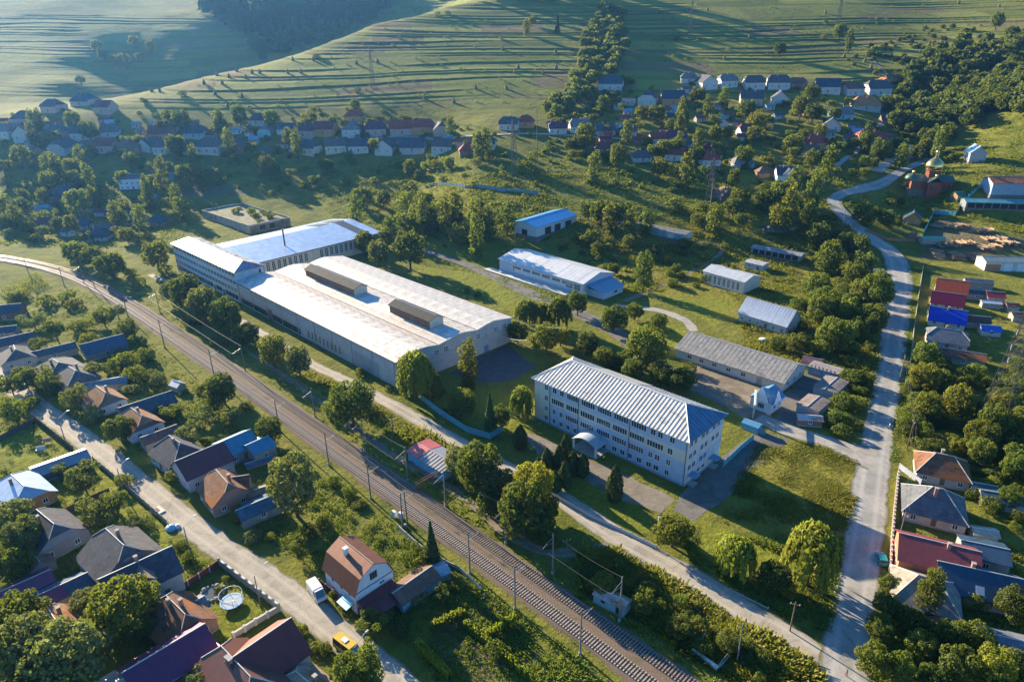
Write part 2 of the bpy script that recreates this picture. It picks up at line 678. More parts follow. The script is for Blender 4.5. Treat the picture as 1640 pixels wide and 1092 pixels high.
def build_ground():
    ds = [20.0]
    while ds[-1] < 80:
        ds.append(ds[-1] + 4)
    while ds[-1] < 330:
        ds.append(ds[-1] + max(.55, ds[-1] ** 2 / 68000 * 1.5))
    while ds[-1] < 560:
        ds.append(ds[-1] + 1.8)
    while ds[-1] < 1060:
        ds.append(ds[-1] + 1.35)
    while ds[-1] < 3600:
        ds.append(ds[-1] * 1.008)
    ds = np.array(ds)
    an = np.concatenate([np.linspace(-1.75, -.86, 24)[:-1], np.linspace(-.86, .86, 420), np.linspace(.86, 1.75, 24)[1:]])
    D, T = np.meshgrid(ds, an, indexing='ij')
    X, Y = D * T, D
    Z0 = base_z(X, Y)
    Z = terr(X, Y)
    V = np.stack([X, Y, Z], -1).reshape(-1, 3)
    nr, nc = D.shape
    i = np.arange(nr * nc).reshape(nr, nc)
    Q = np.stack([i[:-1, :-1], i[:-1, 1:], i[1:, 1:], i[1:, :-1]], -1).reshape(-1, 4)
    me = np_mesh('ground', V, Q, None)
    me.materials.clear()
    x, y, z, z0 = X.ravel(), Y.ravel(), Z.ravel(), Z0.ravel()
    m = terrace_mask(x, y, z0)
    t = terrace_t(x, y, z0)
    fl = np.floor(t)
    f = t - fl
    seg = np.floor((x + y * .15) / (45 + 60 * hash2(fl, 0, 1)) + hash2(fl, 3, 2) * 5)
    rnd = hash2(fl, seg, 4)
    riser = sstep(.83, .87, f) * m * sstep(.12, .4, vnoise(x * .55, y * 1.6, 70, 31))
    px, py = to_px(x, y, z)
    jx = px + (vnoise(x, y, 7, 21) - .5) * 10
    jy = py + (vnoise(x, y, 7, 22) - .5) * 8
    lawn = np.zeros(len(x))
    wild = np.zeros(len(x))
    dirt = np.zeros(len(x))
    for arr, polys in ((lawn, LAWN), (wild, WILD), (dirt, DIRT)):
        for p in polys:
            arr[inside(jx, jy, p)] = 1
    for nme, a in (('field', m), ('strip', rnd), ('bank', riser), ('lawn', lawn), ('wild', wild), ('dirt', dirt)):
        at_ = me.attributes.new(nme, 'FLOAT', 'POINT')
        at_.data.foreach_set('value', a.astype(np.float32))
    me.polygons.foreach_set('use_smooth', np.ones(len(Q), bool))
    # material
    mt, nt, b = base_mat('meadow_ground')

    def A(n):
        q = nd(nt, 'ShaderNodeAttribute')
        q.attribute_name = n
        return q.outputs['Fac']
    pos = nd(nt, 'ShaderNodeNewGeometry').outputs['Position']
    n_big = noise(nt, pos, .018, 4, .6)
    n_mid = noise(nt, pos, .12, 5, .65)
    n_fine = noise(nt, pos, .9, 5, .7)
    c = mixc(nt, ramp(nt, n_mid, .35, .65), (0.084, 0.104, 0.016), (0.184, 0.185, 0.028))
    c = mixc(nt, mathn(nt, 'MULTIPLY', ramp(nt, n_big, .4, .68), .7), c, (0.222, 0.202, 0.040))
    # terraced strips: mown hay meadows, grazed grass, tilled plots
    s = A('strip')
    strip = mixc(nt, ramp(nt, s, .05, .75), (0.144, 0.164, 0.028), (0.288, 0.278, 0.056))
    strip = mixc(nt, ramp(nt, s, .78, .8), strip, (0.220, 0.160, 0.075))
    strip = mixc(nt, ramp(nt, s, .93, .95), strip, (0.332, 0.306, 0.072))
    strip = mixc(nt, mathn(nt, 'MULTIPLY', n_mid, .5), strip, (0.155, 0.159, 0.028))
    c = mixc(nt, A('field'), c, strip)
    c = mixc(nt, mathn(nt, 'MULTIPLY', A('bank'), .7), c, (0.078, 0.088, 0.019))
    c = mixc(nt, mathn(nt, 'MULTIPLY', A('lawn'), .8), c, mixc(nt, ramp(nt, n_fine, .35, .65), (0.144, 0.169, 0.018), (0.233, 0.235, 0.028)))
    c = mixc(nt, mathn(nt, 'MULTIPLY', A('wild'), .7), c, mixc(nt, ramp(nt, n_fine, .4, .6), (0.122, 0.126, 0.016), (0.275, 0.220, 0.040)))
    c = mixc(nt, mathn(nt, 'MULTIPLY', A('dirt'), .8), c, (.17, .13, .08))
    fv = nd(nt, 'ShaderNodeMapRange')
    fv.inputs['To Min'].default_value = .62
    fv.inputs['To Max'].default_value = 1.35
    nt.links.new(n_fine, fv.inputs['Value'])
    c = mixc(nt, 1.0, c, fv.outputs[0], 'MULTIPLY')
    nt.links.new(c, b.inputs['Base Color'])
    b.inputs['Roughness'].default_value = 1
    b.inputs['Specular IOR Level'].default_value = .1
    hgt = mathn(nt, 'ADD', noise(nt, pos, .45, 6, .75), mathn(nt, 'MULTIPLY', n_mid, 1.5))
    bump(nt, b, hgt, .9, .9)
    me.materials.append(mt)
    o = put('ground', me)
    tag(o, kind='structure')
    return o


build_ground()


def smooth_line(pts, step=3.0):
    """Catmull-Rom through 2-D points, resampled"""
    p = np.array(pts, float)
    p = np.vstack([2 * p[0] - p[1], p, 2 * p[-1] - p[-2]])
    out = []
    for i in range(1, len(p) - 2):
        n = max(2, int(np.hypot(*(p[i + 1] - p[i])) / step))
        for k in range(n):
            t = k / n
            a, b, c, d = p[i - 1], p[i], p[i + 1], p[i + 2]
            out.append(.5 * ((2 * b) + (-a + c) * t + (2 * a - 5 * b + 4 * c - d) * t * t + (-a + 3 * b - 3 * c + d) * t ** 3))
    out.append(p[-2])
    return np.array(out)


def normals2(l):
    d = np.gradient(l, axis=0)
    d /= np.maximum(np.hypot(d[:, 0], d[:, 1]), 1e-6)[:, None]
    return np.stack([-d[:, 1], d[:, 0]], 1)


def road_mat(name, c, c2, track=.12, scale=.35):
    m, nt, b = base_mat(name)
    pos = nd(nt, 'ShaderNodeNewGeometry').outputs['Position']
    n1 = noise(nt, pos, scale, 6, .7)
    n2 = noise(nt, pos, 2.2, 5, .7)
    col = mixc(nt, ramp(nt, n1, .35, .68), c, c2)
    col = mixc(nt, ramp(nt, n2, .56, .72), col, mulc(c, .58))
    n4 = noise(nt, pos, .11, 3, .5)
    col = mixc(nt, mathn(nt, 'MULTIPLY', ramp(nt, n4, .54, .6), .45), col, mulc(c, .66))
    vr = nd(nt, 'ShaderNodeTexVoronoi', feature='DISTANCE_TO_EDGE')
    vr.inputs['Scale'].default_value = .16
    nt.links.new(pos, vr.inputs['Vector'])
    col = mixc(nt, mathn(nt, 'MULTIPLY', ramp(nt, vr.outputs['Distance'], .025, .0), .4), col, mulc(c, .5))
    u = nd(nt, 'ShaderNodeAttribute')
    u.attribute_name = 'across'
    # worn wheel tracks: paler where tyres run
    w = mathn(nt, 'ABSOLUTE', mathn(nt, 'SUBTRACT', mathn(nt, 'ABSOLUTE', u.outputs['Fac']), .42))
    w = ramp(nt, w, .2, .02)
    col = mixc(nt, mathn(nt, 'MULTIPLY', w, track * 2), col, mulc(c2, 1.25))
    e = ramp(nt, mathn(nt, 'ADD', mathn(nt, 'ABSOLUTE', u.outputs['Fac']), mathn(nt, 'MULTIPLY', n2, .3)), .95, 1.12)
    col = mixc(nt, e, col, (.12, .115, .05))
    nt.links.new(col, b.inputs['Base Color'])
    b.inputs['Roughness'].default_value = .9
    b.inputs['Specular IOR Level'].default_value = .25
    bump(nt, b, n2, .35, .08)
    return m


def strip_sheet(name, pts, width, mat, zoff, world=False, edge=.35, kind='structure', drape=False):
    l = smooth_line(pts if world else [at(*p)[:2] for p in pts], 2.0)
    nn = normals2(l)
    wd = np.array(width, float) if np.ndim(width) else None
    k = 7
    vs, us = [], []
    rg = np.random.RandomState(len(name) + len(pts))
    for i, (p, n) in enumerate(zip(l, nn)):
        w = (np.interp(i / (len(l) - 1), np.linspace(0, 1, len(wd)), wd) if wd is not None else width) / 2
        jl, jr = rg.uniform(-edge, edge, 2)
        for j in range(k):
            s = -1 + 2 * j / (k - 1)
            q = p + n * (s * w + (jl if j == 0 else jr if j == k - 1 else 0))
            vs.append((q[0], q[1], 0))
            us.append(s)
    vs = np.array(vs)
    if drape or vs[:, 1].max() > 312:
        vs[:, 2] = terr(vs[:, 0], vs[:, 1]) + np.where(vs[:, 1] > 312, .3, 0)
    vs[:, 2] += zoff
    n = len(l)
    idx = np.arange(n * k).reshape(n, k)
    Q = np.stack([idx[:-1, :-1], idx[1:, :-1], idx[1:, 1:], idx[:-1, 1:]], -1).reshape(-1, 4)[:, ::-1]
    me = np_mesh(name, vs, Q, mat)
    a = me.attributes.new('across', 'FLOAT', 'POINT')
    a.data.foreach_set('value', np.array(us, np.float32))
    o = put(name, me)
    tag(o, kind=kind)
    return o, l


def flat_sheet(name, pts, mat, zoff, world=False, rough=.5):
    """irregular-edged flat area from a photo-surveyed outline"""
    w = [np.array(p) if world else at(*p)[:2] for p in pts]
    ring = []
    rg = np.random.RandomState(len(pts) * 7 + int(abs(w[0][0])))
    for i in range(len(w)):
        a, b = w[i], w[(i + 1) % len(w)]
        n = max(1, int(np.hypot(*(b - a)) / 2.5))
        for k in range(n):
            ring.append(a + (b - a) * k / n + rg.uniform(-rough, rough, 2))
    mb = MB()
    z = max(0.0, float(np.max(terr(np.array([p[0] for p in ring]), np.array([p[1] for p in ring]))))) if max(p[1] for p in ring) > 312 else 0
    mb.poly([(p[0], p[1], z + zoff) for p in ring])
    o = mb.build(name, mat)
    tag(o, kind='structure')
    return o


ASPH = road_mat('worn_asphalt', (.29, .275, .25), (.38, .36, .325), .2)
GRAV = road_mat('gravel_road', (.30, .265, .215), (.42, .37, .30), .2)
DIRTM = road_mat('dirt_track', (.19, .15, .105), (.28, .225, .16), .1)
YARD = road_mat('yard_asphalt', (.13, .12, .11), (.20, .18, .155), 0)
FORE = road_mat('dusty_forecourt', (.17, .145, .115), (.26, .22, .17), 0)
SLABS = road_mat('concrete_drive', (.30, .27, .235), (.40, .365, .315), .1)

_, MAIN_ROAD = strip_sheet('main_road', [(1338, 1150), (1352, 1075), (1366, 960), (1385, 850), (1399, 740), (1419, 630), (1435, 520), (1441, 445),
                          (1428, 407), (1392, 380), (1358, 352), (1337, 328), (1345, 312), (1380, 303), (1420, 290), (1460, 268), (1495, 250)],
            [8.2, 8.2, 8.2, 8.2, 8.5, 9, 9.5, 10, 11, 11, 10, 9, 8, 8, 7, 6, 5], ASPH, .024)
_, VILLAGE_ROAD = strip_sheet('village_street', [(-120, 520), (-40, 575), (0, 603), (60, 650), (120, 692), (180, 738), (240, 787), (300, 835), (360, 880),
                          (420, 920), (480, 965), (540, 1013), (600, 1062), (660, 1115)], 6.4, GRAV, .02)
_, TRACK_ROAD = strip_sheet('gravel_lane', [(1350, 1090), (1275, 1030), (1200, 985), (1100, 922), (1000, 866), (925, 815), (872, 782), (790, 740), (720, 700),
                        (640, 655), (560, 612), (500, 583), (430, 540), (360, 500), (300, 465), (240, 440)],
            [7.5, 7, 6.5, 6.3, 6, 5.5, 5, 4.5, 4.2, 4, 4, 4, 3.5, 3, 3, 3], GRAV, .016)
strip_sheet('footpath', [(990, 872), (940, 882), (870, 882), (805, 848), (740, 795), (690, 762), (640, 735), (590, 700), (540, 665), (470, 612), (400, 566)],
            [3.5, 3, 2.6, 2.4, 2.4, 2.4, 2.2, 2, 2, 1.6, 1.5], DIRTM, .012)
strip_sheet('gate_drive', [(1215, 668), (1260, 688), (1310, 703), (1360, 722), (1400, 735)], [6, 6.5, 7, 8.5, 12], SLABS, .028)
strip_sheet('yard_lane', [(672, 402), (740, 422), (790, 443), (850, 470), (930, 503), (985, 532), (1040, 575), (1105, 615), (1190, 655)],
            [4, 5, 6, 8, 9, 8, 6, 6, 6], YARD, .012)
strip_sheet('yard_path', [(985, 490), (1050, 496), (1095, 512), (1112, 530)], [5, 4.5, 4.5, 4], SLABS, .016)
strip_sheet('meadow_track', [(1000, 482), (1040, 466), (1100, 440), (1150, 410), (1155, 396), (1120, 388)], [3.5, 3, 3, 2.5, 2.5, 2], DIRTM, .008)
flat_sheet('office_forecourt', [(838, 690), (880, 705), (1085, 800), (1062, 822), (980, 795), (930, 762), (860, 730)], FORE, .012)
flat_sheet('office_parking', [(1098, 783), (1150, 735), (1215, 690), (1262, 702), (1205, 752), (1172, 792), (1112, 835), (1080, 815)], YARD, .02)
flat_sheet('hall_yard', [(757, 574), (812, 553), (858, 588), (812, 612), (760, 612), (722, 598)], M('shaded_yard_asphalt', (.085, .085, .085), .9, .25, .4, world=True), .008)  # asphalt colour darkened to carry the shadow below the hall gable
flat_sheet('packed_yard', [(1095, 590), (1130, 580), (1255, 640), (1235, 668), (1190, 668), (1130, 628)], DIRTM, .016)
flat_sheet('garage_apron', [(1255, 632), (1300, 590), (1345, 600), (1310, 640), (1270, 690), (1240, 672)], YARD, .02)
# village lanes on the slope
strip_sheet('slope_lane', [(1300, 318), (1320, 290), (1345, 262), (1380, 235), (1420, 190), (1438, 172)], [4, 4, 4, 4, 4, 3], ASPH, .05)
strip_sheet('upper_lane', [(560, 226), (660, 220), (760, 219), (860, 216), (960, 221), (1060, 228), (1140, 240)], 4, GRAV, .05)
strip_sheet('field_track', [(1430, 135), (1415, 112), (1400, 100), (1395, 80)], 3, DIRTM, .05)
# farm pond
pond_m, nt_, b_ = base_mat('pond_water')
b_.inputs['Base Color'].default_value = (.10, .12, .11, 1)
b_.inputs['Roughness'].default_value = .08
pc = at(1246, 369)
mb = MB()
ring = []
for i in range(28):
    t = 2 * math.pi * i / 28
    rr = 1 + .12 * math.sin(3 * t + 1)
    ring.append((pc[0] + 9.5 * rr * math.cos(t), pc[1] + 6 * rr * math.sin(t), 0))
pz = max(float(terr(np.array([p[0] for p in ring]), np.array([p[1] for p in ring])).max()), pc[2]) + .05
mb.slab([(p[0], p[1], pz) for p in ring], .8)
tag(mb.build('pond', pond_m), kind='structure')

# ---------------------------------------------------------------- building helpers
FOOT = []                # footprints (x, y, radius) kept clear of scattered plants


def ring_mesh(w, h, n, fw, mat, rows=1):
    def mk():
        b = MB()
        b.box(-w / 2, -w / 2 + fw, -.06, .05, 0, h)
        b.box(w / 2 - fw, w / 2, -.06, .05, 0, h)
        b.box(-w / 2 + fw, w / 2 - fw, -.06, .05, 0, fw)
        b.box(-w / 2 + fw, w / 2 - fw, -.06, .05, h - fw, h)
        for i in range(1, n):
            x = -w / 2 + w * i / n
            b.box(x - fw / 2, x + fw / 2, -.055, .05, fw, h - fw)
        for i in range(1, rows):
            z = h * i / rows
            b.box(-w / 2 + fw, w / 2 - fw, -.05, .05, z - fw / 2, z + fw / 2)
        return b.mesh('window', mat)
    return cached(('ring', w, h, n, fw, mat.name, rows), mk)


def pane_mesh(w, h, mat):
    return cached(('pane', w, h, mat.name), lambda: MB().box(-w / 2 + .04, w / 2 - .04, -.03, .03, .04, h - .04).mesh('pane', mat))


def sill_mesh(w):
    return cached(('sill', w), lambda: MB().box(-w / 2 - .08, w / 2 + .08, -.16, -.002, -.07, 0).mesh('window_sill', WHITE))


FACE = {'front': 0.0, 'right': R(90), 'back': R(180), 'left': R(-90)}


def window(parent, x, y, z, w, h, face='front', n=1, fw=.09, mat=None, rows=1, glass=None, sill=False):
    w, h = round(w, 2), round(h, 2)
    f = put('window', ring_mesh(w, h, n, fw, mat or WHITE, rows), parent, (x, y, z), FACE[face])
    put('pane', pane_mesh(w, h, glass or GLASS), f)
    if sill:
        put('window_sill', sill_mesh(w), f)
    return f


def door(parent, x, y, w, h, face='front', mat=None, z=0.0):
    d = put('door', cached(('door', w, h, (mat or WOOD).name), lambda: MB().box(-w / 2, w / 2, -.05, .03, 0, h).mesh('door', mat or WOOD)),
            parent, (x, y, z), FACE[face])
    put('handle', cached(('handle', w), lambda: MB().box(w / 2 - .22, w / 2 - .1, -.12, -.05, 1.0, 1.06).mesh('handle', DARKSTEEL)), d)
    return d


def roof_parts(Lx, Wy, z0, hr, k, rx, o, th=.14):
    """roof slabs of a gable (k=1), half-hip (0<k<1) or hip (k=0) roof; z0 = height at wall line"""
    p = hr / Wy
    ex, ey, ez = Lx + o, Wy + o, z0 - p * o
    H = z0 + hr
    ky = ey * (1 - k)
    kz = ez + (H - ez) * k
    if k >= 1:
        rx = ex
    front = [(-ex, -ey, ez), (ex, -ey, ez)] + ([(ex, -ky, kz)] if 0 < k < 1 else []) + [(rx, 0, H), (-rx, 0, H)] + ([(-ex, -ky, kz)] if 0 < k < 1 else [])
    back = [(-x, -y, z) for x, y, z in front]
    ends = []
    if k < 1:
        ends = [[(ex, -ky, kz), (ex, ky, kz), (rx, 0, H)], [(-ex, ky, kz), (-ex, -ky, kz), (-rx, 0, H)]]
    return front, back, ends, H, rx


def house(name, label, cat, loc, az, L, W, hw, hr, k=1.0, rx=None, wall=(.6, .58, .54), roof=(.2, .2, .2), rk='sheet', o=.45, wins=(2, 2),
          chim=1, group=None, base=True, cap=None, wsize=(1.1, 1.3), doors=True, lod=0, gablec=None, storeys=1, roofparts=True, seed=0):
    """a building whose ridge runs along local x; loc is the ground point under its middle"""
    rg = random.Random(seed or int(abs(loc[0] * 31 + loc[1] * 17)))
    Lx, Wy = L / 2, W / 2
    z_b = 0.0
    if loc[1] > 305:         # step the footing into the slope
        ca, sa = math.cos(R(az)), math.sin(R(az))
        cz = terr(np.array([loc[0] + sx * Lx * ca - sy * Wy * sa for sx in (-1, 0, 1) for sy in (-1, 1)]),
                  np.array([loc[1] + sx * Lx * sa + sy * Wy * ca for sx in (-1, 0, 1) for sy in (-1, 1)]))
        z1 = float(cz.min() + .42 * (cz.max() - cz.min()))
        z_b = float(cz.min()) - z1 - .6
        loc = (loc[0], loc[1], z1)
    t = empty(name, loc, R(az), label, cat, group)
    FOOT.append((loc[0], loc[1], max(L, W) * .55))
    if rx is None:
        rx = Lx * (.98 if k >= 1 else (Lx - Wy * .75 * (1 - k)) / Lx if Lx > Wy * .8 else .15)
    front, back, ends, H, rx = roof_parts(Lx, Wy, hw, hr, k, rx, o)
    rm = roofm(roof, rk)
    wm = wallm(wall)
    # walls, with gable ends up to the hip
    b = MB()
    kk = k if k < 1 else 1.0
    yk, zk = Wy * (1 - kk), hw + hr * kk - .05
    end = [(-Wy, z_b), (Wy, z_b), (Wy, hw - .02), (yk, zk), (-yk, zk), (-Wy, hw - .02)] if kk < 1 else [(-Wy, z_b), (Wy, z_b), (Wy, hw - .02), (0, zk), (-Wy, hw - .02)]
    if k == 0:
        end = [(-Wy, z_b), (Wy, z_b), (Wy, hw - .02), (-Wy, hw - .02)]
    b.poly([(Lx, y, z) for y, z in end])
    b.poly([(-Lx, -y, z) for y, z in end])
    b.poly([(-Lx, -Wy, z_b), (Lx, -Wy, z_b), (Lx, -Wy, hw - .02), (-Lx, -Wy, hw - .02)])
    b.poly([(Lx, Wy, z_b), (-Lx, Wy, z_b), (-Lx, Wy, hw - .02), (Lx, Wy, hw - .02)])
    b.build('wall', wm, t)
    if base:
        MB().box(-Lx - .06, Lx + .06, -Wy - .06, Wy + .06, z_b, .45).build('plinth', CONC if z_b > -.5 else M('dark_stone', (.16, .14, .12), .9, .25), t)
    # roof slabs
    r = MB()
    for q in [front, back] + ends:
        r.slab(q, .14)
    ro = r.build('roof', rm, t)
    if lod < 2:
        cm = cap or M('ridge_cap_pale', (.5, .5, .48), .6, .2)
        c = MB().tube((-rx - .02, 0, H + .03), (rx + .02, 0, H + .03), .11, n=5)
        if 0 <= k < 1:
            for e in ends:
                for q in (e[0], e[1]):
                    c.tube((e[2][0], 0, H + .03), (q[0], q[1], q[2] + .04), .09, n=5)
        c.build('ridge_cap', cm, ro)
    if gablec and k > 0:
        for s, fc in ((1, 'right'), (-1, 'left')):
            gz = hw + .05
            gy = Wy - .12
            pts = [(-gy, gz), (gy, gz), (gy * (1 - kk) , hw + hr * kk * .97 - .12), (-gy * (1 - kk), hw + hr * kk * .97 - .12)]
            g = MB()
            g.slab([(s * (Lx + .05), y, z) for y, z in pts] if s > 0 else [(s * (Lx + .05), -y, z) for y, z in pts], .001)
            g.build('gable_boarding', wallm(gablec), t)
    for c_ in range(chim):
        cx, cy = rg.uniform(-.45, .45) * rx, rg.choice((-1, 1)) * rg.uniform(.1, .3) * Wy
        zt = H + .75
        ch = MB().box(cx - .3, cx + .3, cy - .3, cy + .3, H - abs(cy) * hr / Wy - .4, zt).build('chimney', M('chimney_brick', (.34, .2, .15), .9, .3, 4), ro)
        if lod < 2:
            MB().box(cx - .38, cx + .38, cy - .38, cy + .38, zt + .002, zt + .12).build('chimney_cap', CONC, ro)
    # openings on every side that can be seen from the valley
    ww, wh = wsize
    for st in range(storeys):
        zz = .95 + st * 2.9
        if zz + wh > hw + .1:
            break
        for fc in ('front', 'right', 'back', 'left'):
            a = {'front': -90, 'right': 0, 'back': 90, 'left': 180}[fc] + az
            nx, ny = math.cos(R(a)), math.sin(R(a))
            if nx * loc[0] + ny * loc[1] > 0:      # turned away from the valley side seen in the photograph
                continue
            n = wins[0] if fc in ('front', 'back') else wins[1]
            ln = L if fc in ('front', 'back') else W
            skip = n // 2 if (doors and st == 0 and fc in ('front', 'right')) and n > 1 else -1
            for i in range(n):
                u = -ln / 2 + ln * (i + .5) / n
                if fc == 'front':
                    x, y = u, -Wy - .001
                elif fc == 'back':
                    x, y = -u, Wy + .001
                elif fc == 'right':
                    x, y = Lx + .001, u
                else:
                    x, y = -Lx - .001, -u
                if i == skip and fc == 'front':
                    door(t, x, y, 1.0, 2.1, fc, WOOD, z=.1)
                else:
                    window(t, x, y, zz, ww, wh, fc, 2 if ww > .9 else 1, .1, sill=lod < 1)
    return t


def ridge_at(px, py, h):
    return at(px, py, h)

# ---------------------------------------------------------------- factory buildings
# --- the four-storey office
OAZ = -44.1
oL, oW, oH = 48.6, 17.2, 13.2
t = empty('office_building', (6.3, 170.9, 0), R(OAZ), 'long four-storey cream and pale blue office block with ribbed white hip roof', 'building')
for q in np.linspace(4, 45, 6):
    FOOT.append((6.3 + q * math.cos(R(OAZ)) + 6, 170.9 + q * math.sin(R(OAZ)) + 6, 11))
PALEBLUE = M('pale_blue_plaster', (.42, .50, .62), .88, .1, .5, stain=(.33, .38, .46), stain_at=.63)
CREAM = M('cream_plaster', (.66, .58, .45), .88, .1, .5, stain=(.5, .44, .35), stain_at=.63)
PINKISH = M('pale_rose_plaster', (.60, .56, .54), .88, .1, .5, stain=(.48, .46, .46), stain_at=.63)
MB().box(0, oL, 0, oW, 0, oH - .3).build('wall', [PALEBLUE], t)
MB().box(-.12, oL + .12, -.12, oW + .12, 0, .6).build('plinth', M('blue_grey_plinth', (.28, .36, .45), .9, .2), t)
MB().box(-.03, 5.6, -.03, .1, .6, oH - .35).build('cream_panel', CREAM, t)
MB().box(-.035, .08, -.02, oW + .02, .6, oH - .36).build('end_panel', CREAM, t)
MB().box(5.65, oL + .02, -.028, .08, 6.55, 9.65).build('cream_band', CREAM, t)
MB().box(oL - .06, oL + .03, .0, oW, .6, oH - .37).build('end_panel', PINKISH, t)
for z_, f_ in ((10.15, .35), (3.4, .3)):
    MB().box(oL + .005, oL + .045, oW * f_, oW - .05, z_, z_ + 2.6).build('blue_panel', PALEBLUE, t)
for x_ in (5.62, 15.8, 32.2, oL - .2):
    MB().tube((x_, -.16, .3), (x_, -.16, oH - .4), .07).build('downpipe', DARKSTEEL, t)


def tfrac(x, d0=193., d1=168., a=103., b=1228.):
    u = (x - a) / (b - a)
    return u * d0 / (d1 - u * (d1 - d0))


OF = {
    10.55: [(180, 205, 2), (240, 270, 2), (293, 325, 2), (345, 440, 6), (455, 555, 6), (575, 678, 6), (695, 803, 6), (822, 933, 6), (963, 1000, 2),
            (1015, 1052, 2), (1100, 1138, 2)],
    7.2: [(180, 205, 2), (232, 325, 6), (340, 440, 6), (450, 555, 6), (570, 675, 6), (690, 797, 6), (813, 925, 6), (943, 1060, 6), (1090, 1130, 2)],
    3.95: [(180, 205, 2), (240, 266, 2), (293, 318, 2), (340, 437, 6), (450, 552, 6), (575, 670, 6), (690, 797, 6), (813, 922, 6), (957, 990, 2),
           (1005, 1043, 2), (1087, 1122, 2)],
    1.0: [(180, 205, 2), (240, 265, 2), (293, 318, 2), (345, 373, 2), (400, 428, 2), (452, 480, 2), (695, 728, 2), (755, 788, 2), (812, 845, 2), (878, 912, 2),
          (950, 985, 2), (1003, 1038, 2), (1083, 1115, 2)],
}
for z_, ws in OF.items():
    for a_, b_2, n_ in ws:
        x0, x1 = tfrac(a_) * oL, tfrac(b_2) * oL
        wd = round((x1 - x0) * 4) / 4
        window(t, (x0 + x1) / 2, -.045, z_, wd, 1.75 if z_ > 1.5 else 1.6, 'front', n_, .11, sill=n_ == 2)
for z_ in (10.55, 7.2, 3.95):
    for y_ in (1.6, 3.6, 7.0, 9.0, 12.4, 14.6):
        window(t, oL + .05, y_, z_, 1.5, 1.6, 'right', 2, .11)
for y_ in (4.2, 6.4, 8.6):
    window(t, oL + .05, y_, 1.2, 1.5, 1.2, 'right', 2, .11)
for y_ in (2.2, 12.4):
    door(t, oL + .05, y_, 1.3, 2.3, 'right', M('white_door', (.6, .62, .62), .6, .1))
    MB().box(oL + .05, oL + 2.4, y_ - 1.3, y_ + 1.3, 2.7, 2.86).build('entrance_canopy', M('blue_canopy', (.16, .30, .42), .5, .15), t)
    MB().box(oL + .05, oL + 1.9, y_ - 1.2, y_ + 1.2, 0, .3).build('doorstep', CONC, t)
# arched main canopy on posts
cx0, cx1, cw = tfrac(478) * oL, tfrac(665) * oL, 5.2
b = MB()
n_ = 12
for i in range(n_):
    u0, u1 = i / n_, (i + 1) / n_
    z0, z1 = 3.0 + 1.5 * math.sin(math.pi * u0), 3.0 + 1.5 * math.sin(math.pi * u1)
    xa, xb = cx0 + (cx1 - cx0) * u0, cx0 + (cx1 - cx0) * u1
    b.slab([(xa, -cw, z0), (xb, -cw, z1), (xb, -.2, z1), (xa, -.2, z0)], .15)
b.build('arched_canopy', M('canopy_sheet', (.42, .50, .56), .4, .15, 1, metal=.3), t)
for x_ in (cx0 + .5, cx1 - .5):
    MB().box(x_ - .2, x_ + .2, -cw + .2, -cw + .6, 0, 3.2).build('canopy_post', WHITE, t)
MB().box(cx0 + 1, cx1 - 1, -.1, .02, .2, 2.6).build('glazed_entrance', GLASS, t)
MB().box(cx0, cx1, -cw, -.13, 0, .18).build('entrance_step', CONC, t)
# ribbed hip roof
RIBM = M('white_ribbed_sheet', (.66, .605, .525), .6, .14, .5, metal=.05, stain=(.34, .28, .22), stain_at=.58, sheets=(1.12, 50, .12), spec=.4)
front, back, ends, Hh, rx = roof_parts(oL / 2, oW / 2, oH, 3.9, 0, oL / 2 - 6.2, .75)
rmid = (oL / 2, oW / 2)
HIPB = M('dark_blue_hip', (.10, .20, .30), .5, .16, .6, metal=.3, sheets=(40, 1.1, .1))  # right hip end and its ribs: darker and bluer than the other slopes
ro = MB()
for q in [front, back, ends[1]]:
    ro.slab(q, .22)
ro = ro.build('roof', RIBM, t, (oL / 2, oW / 2, 0))
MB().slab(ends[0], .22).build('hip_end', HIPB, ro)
ex, ey = oL / 2 + .75, oW / 2 + .75
ez = oH - 3.9 / (oW / 2) * .75
nr = 46
rib = cached('orib', lambda: None)
for i in range(nr):
    x_ = -ex + (i + .5) * 2 * ex / nr
    top = min(1.0, (ex - abs(x_)) / (ex - rx))
    for s in (-1, 1):
        p0, p1 = Vector((x_, s * ey, ez + .05)), Vector((x_, s * ey * (1 - top), ez + (Hh - ez) * top + .05))
        b = MB()
        b.slab([(x_ - .09, p0.y, p0.z + .07), (x_ + .09, p0.y, p0.z + .07), (x_ + .09, p1.y, p1.z + .07), (x_ - .09, p1.y, p1.z + .07)] if s < 0 else
               [(x_ + .09, p0.y, p0.z + .07), (x_ - .09, p0.y, p0.z + .07), (x_ - .09, p1.y, p1.z + .07), (x_ + .09, p1.y, p1.z + .07)], .12)
        b.build('roof_rib', RIBM, ro)
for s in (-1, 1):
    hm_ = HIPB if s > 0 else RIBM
    for i in range(14):
        y_ = -ey + (i + .5) * 2 * ey / 14
        top = 1 - abs(y_) / ey
        b = MB()
        xa, xb = s * ex, s * (ex + (rx - ex) * top)
        za, zb = ez + .12, ez + (Hh - ez) * top + .12
        b.slab([(xa, y_ - .08, za), (xa, y_ + .08, za), (xb, y_ + .08, zb), (xb, y_ - .08, zb)] if s > 0 else
               [(xa, y_ + .08, za), (xa, y_ - .08, za), (xb, y_ - .08, zb), (xb, y_ + .08, zb)], .12)
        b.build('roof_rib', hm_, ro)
c = MB().tube((-rx, 0, Hh + .08), (rx, 0, Hh + .08), .16, n=6)
for sx in (-1, 1):
    for sy in (-1, 1):
        c.tube((sx * rx, 0, Hh + .08), (sx * ex, sy * ey, ez + .08), .14, n=6)
c.build('ridge_cap', M('ridge_white', (.7, .69, .66), .5, .1), ro)
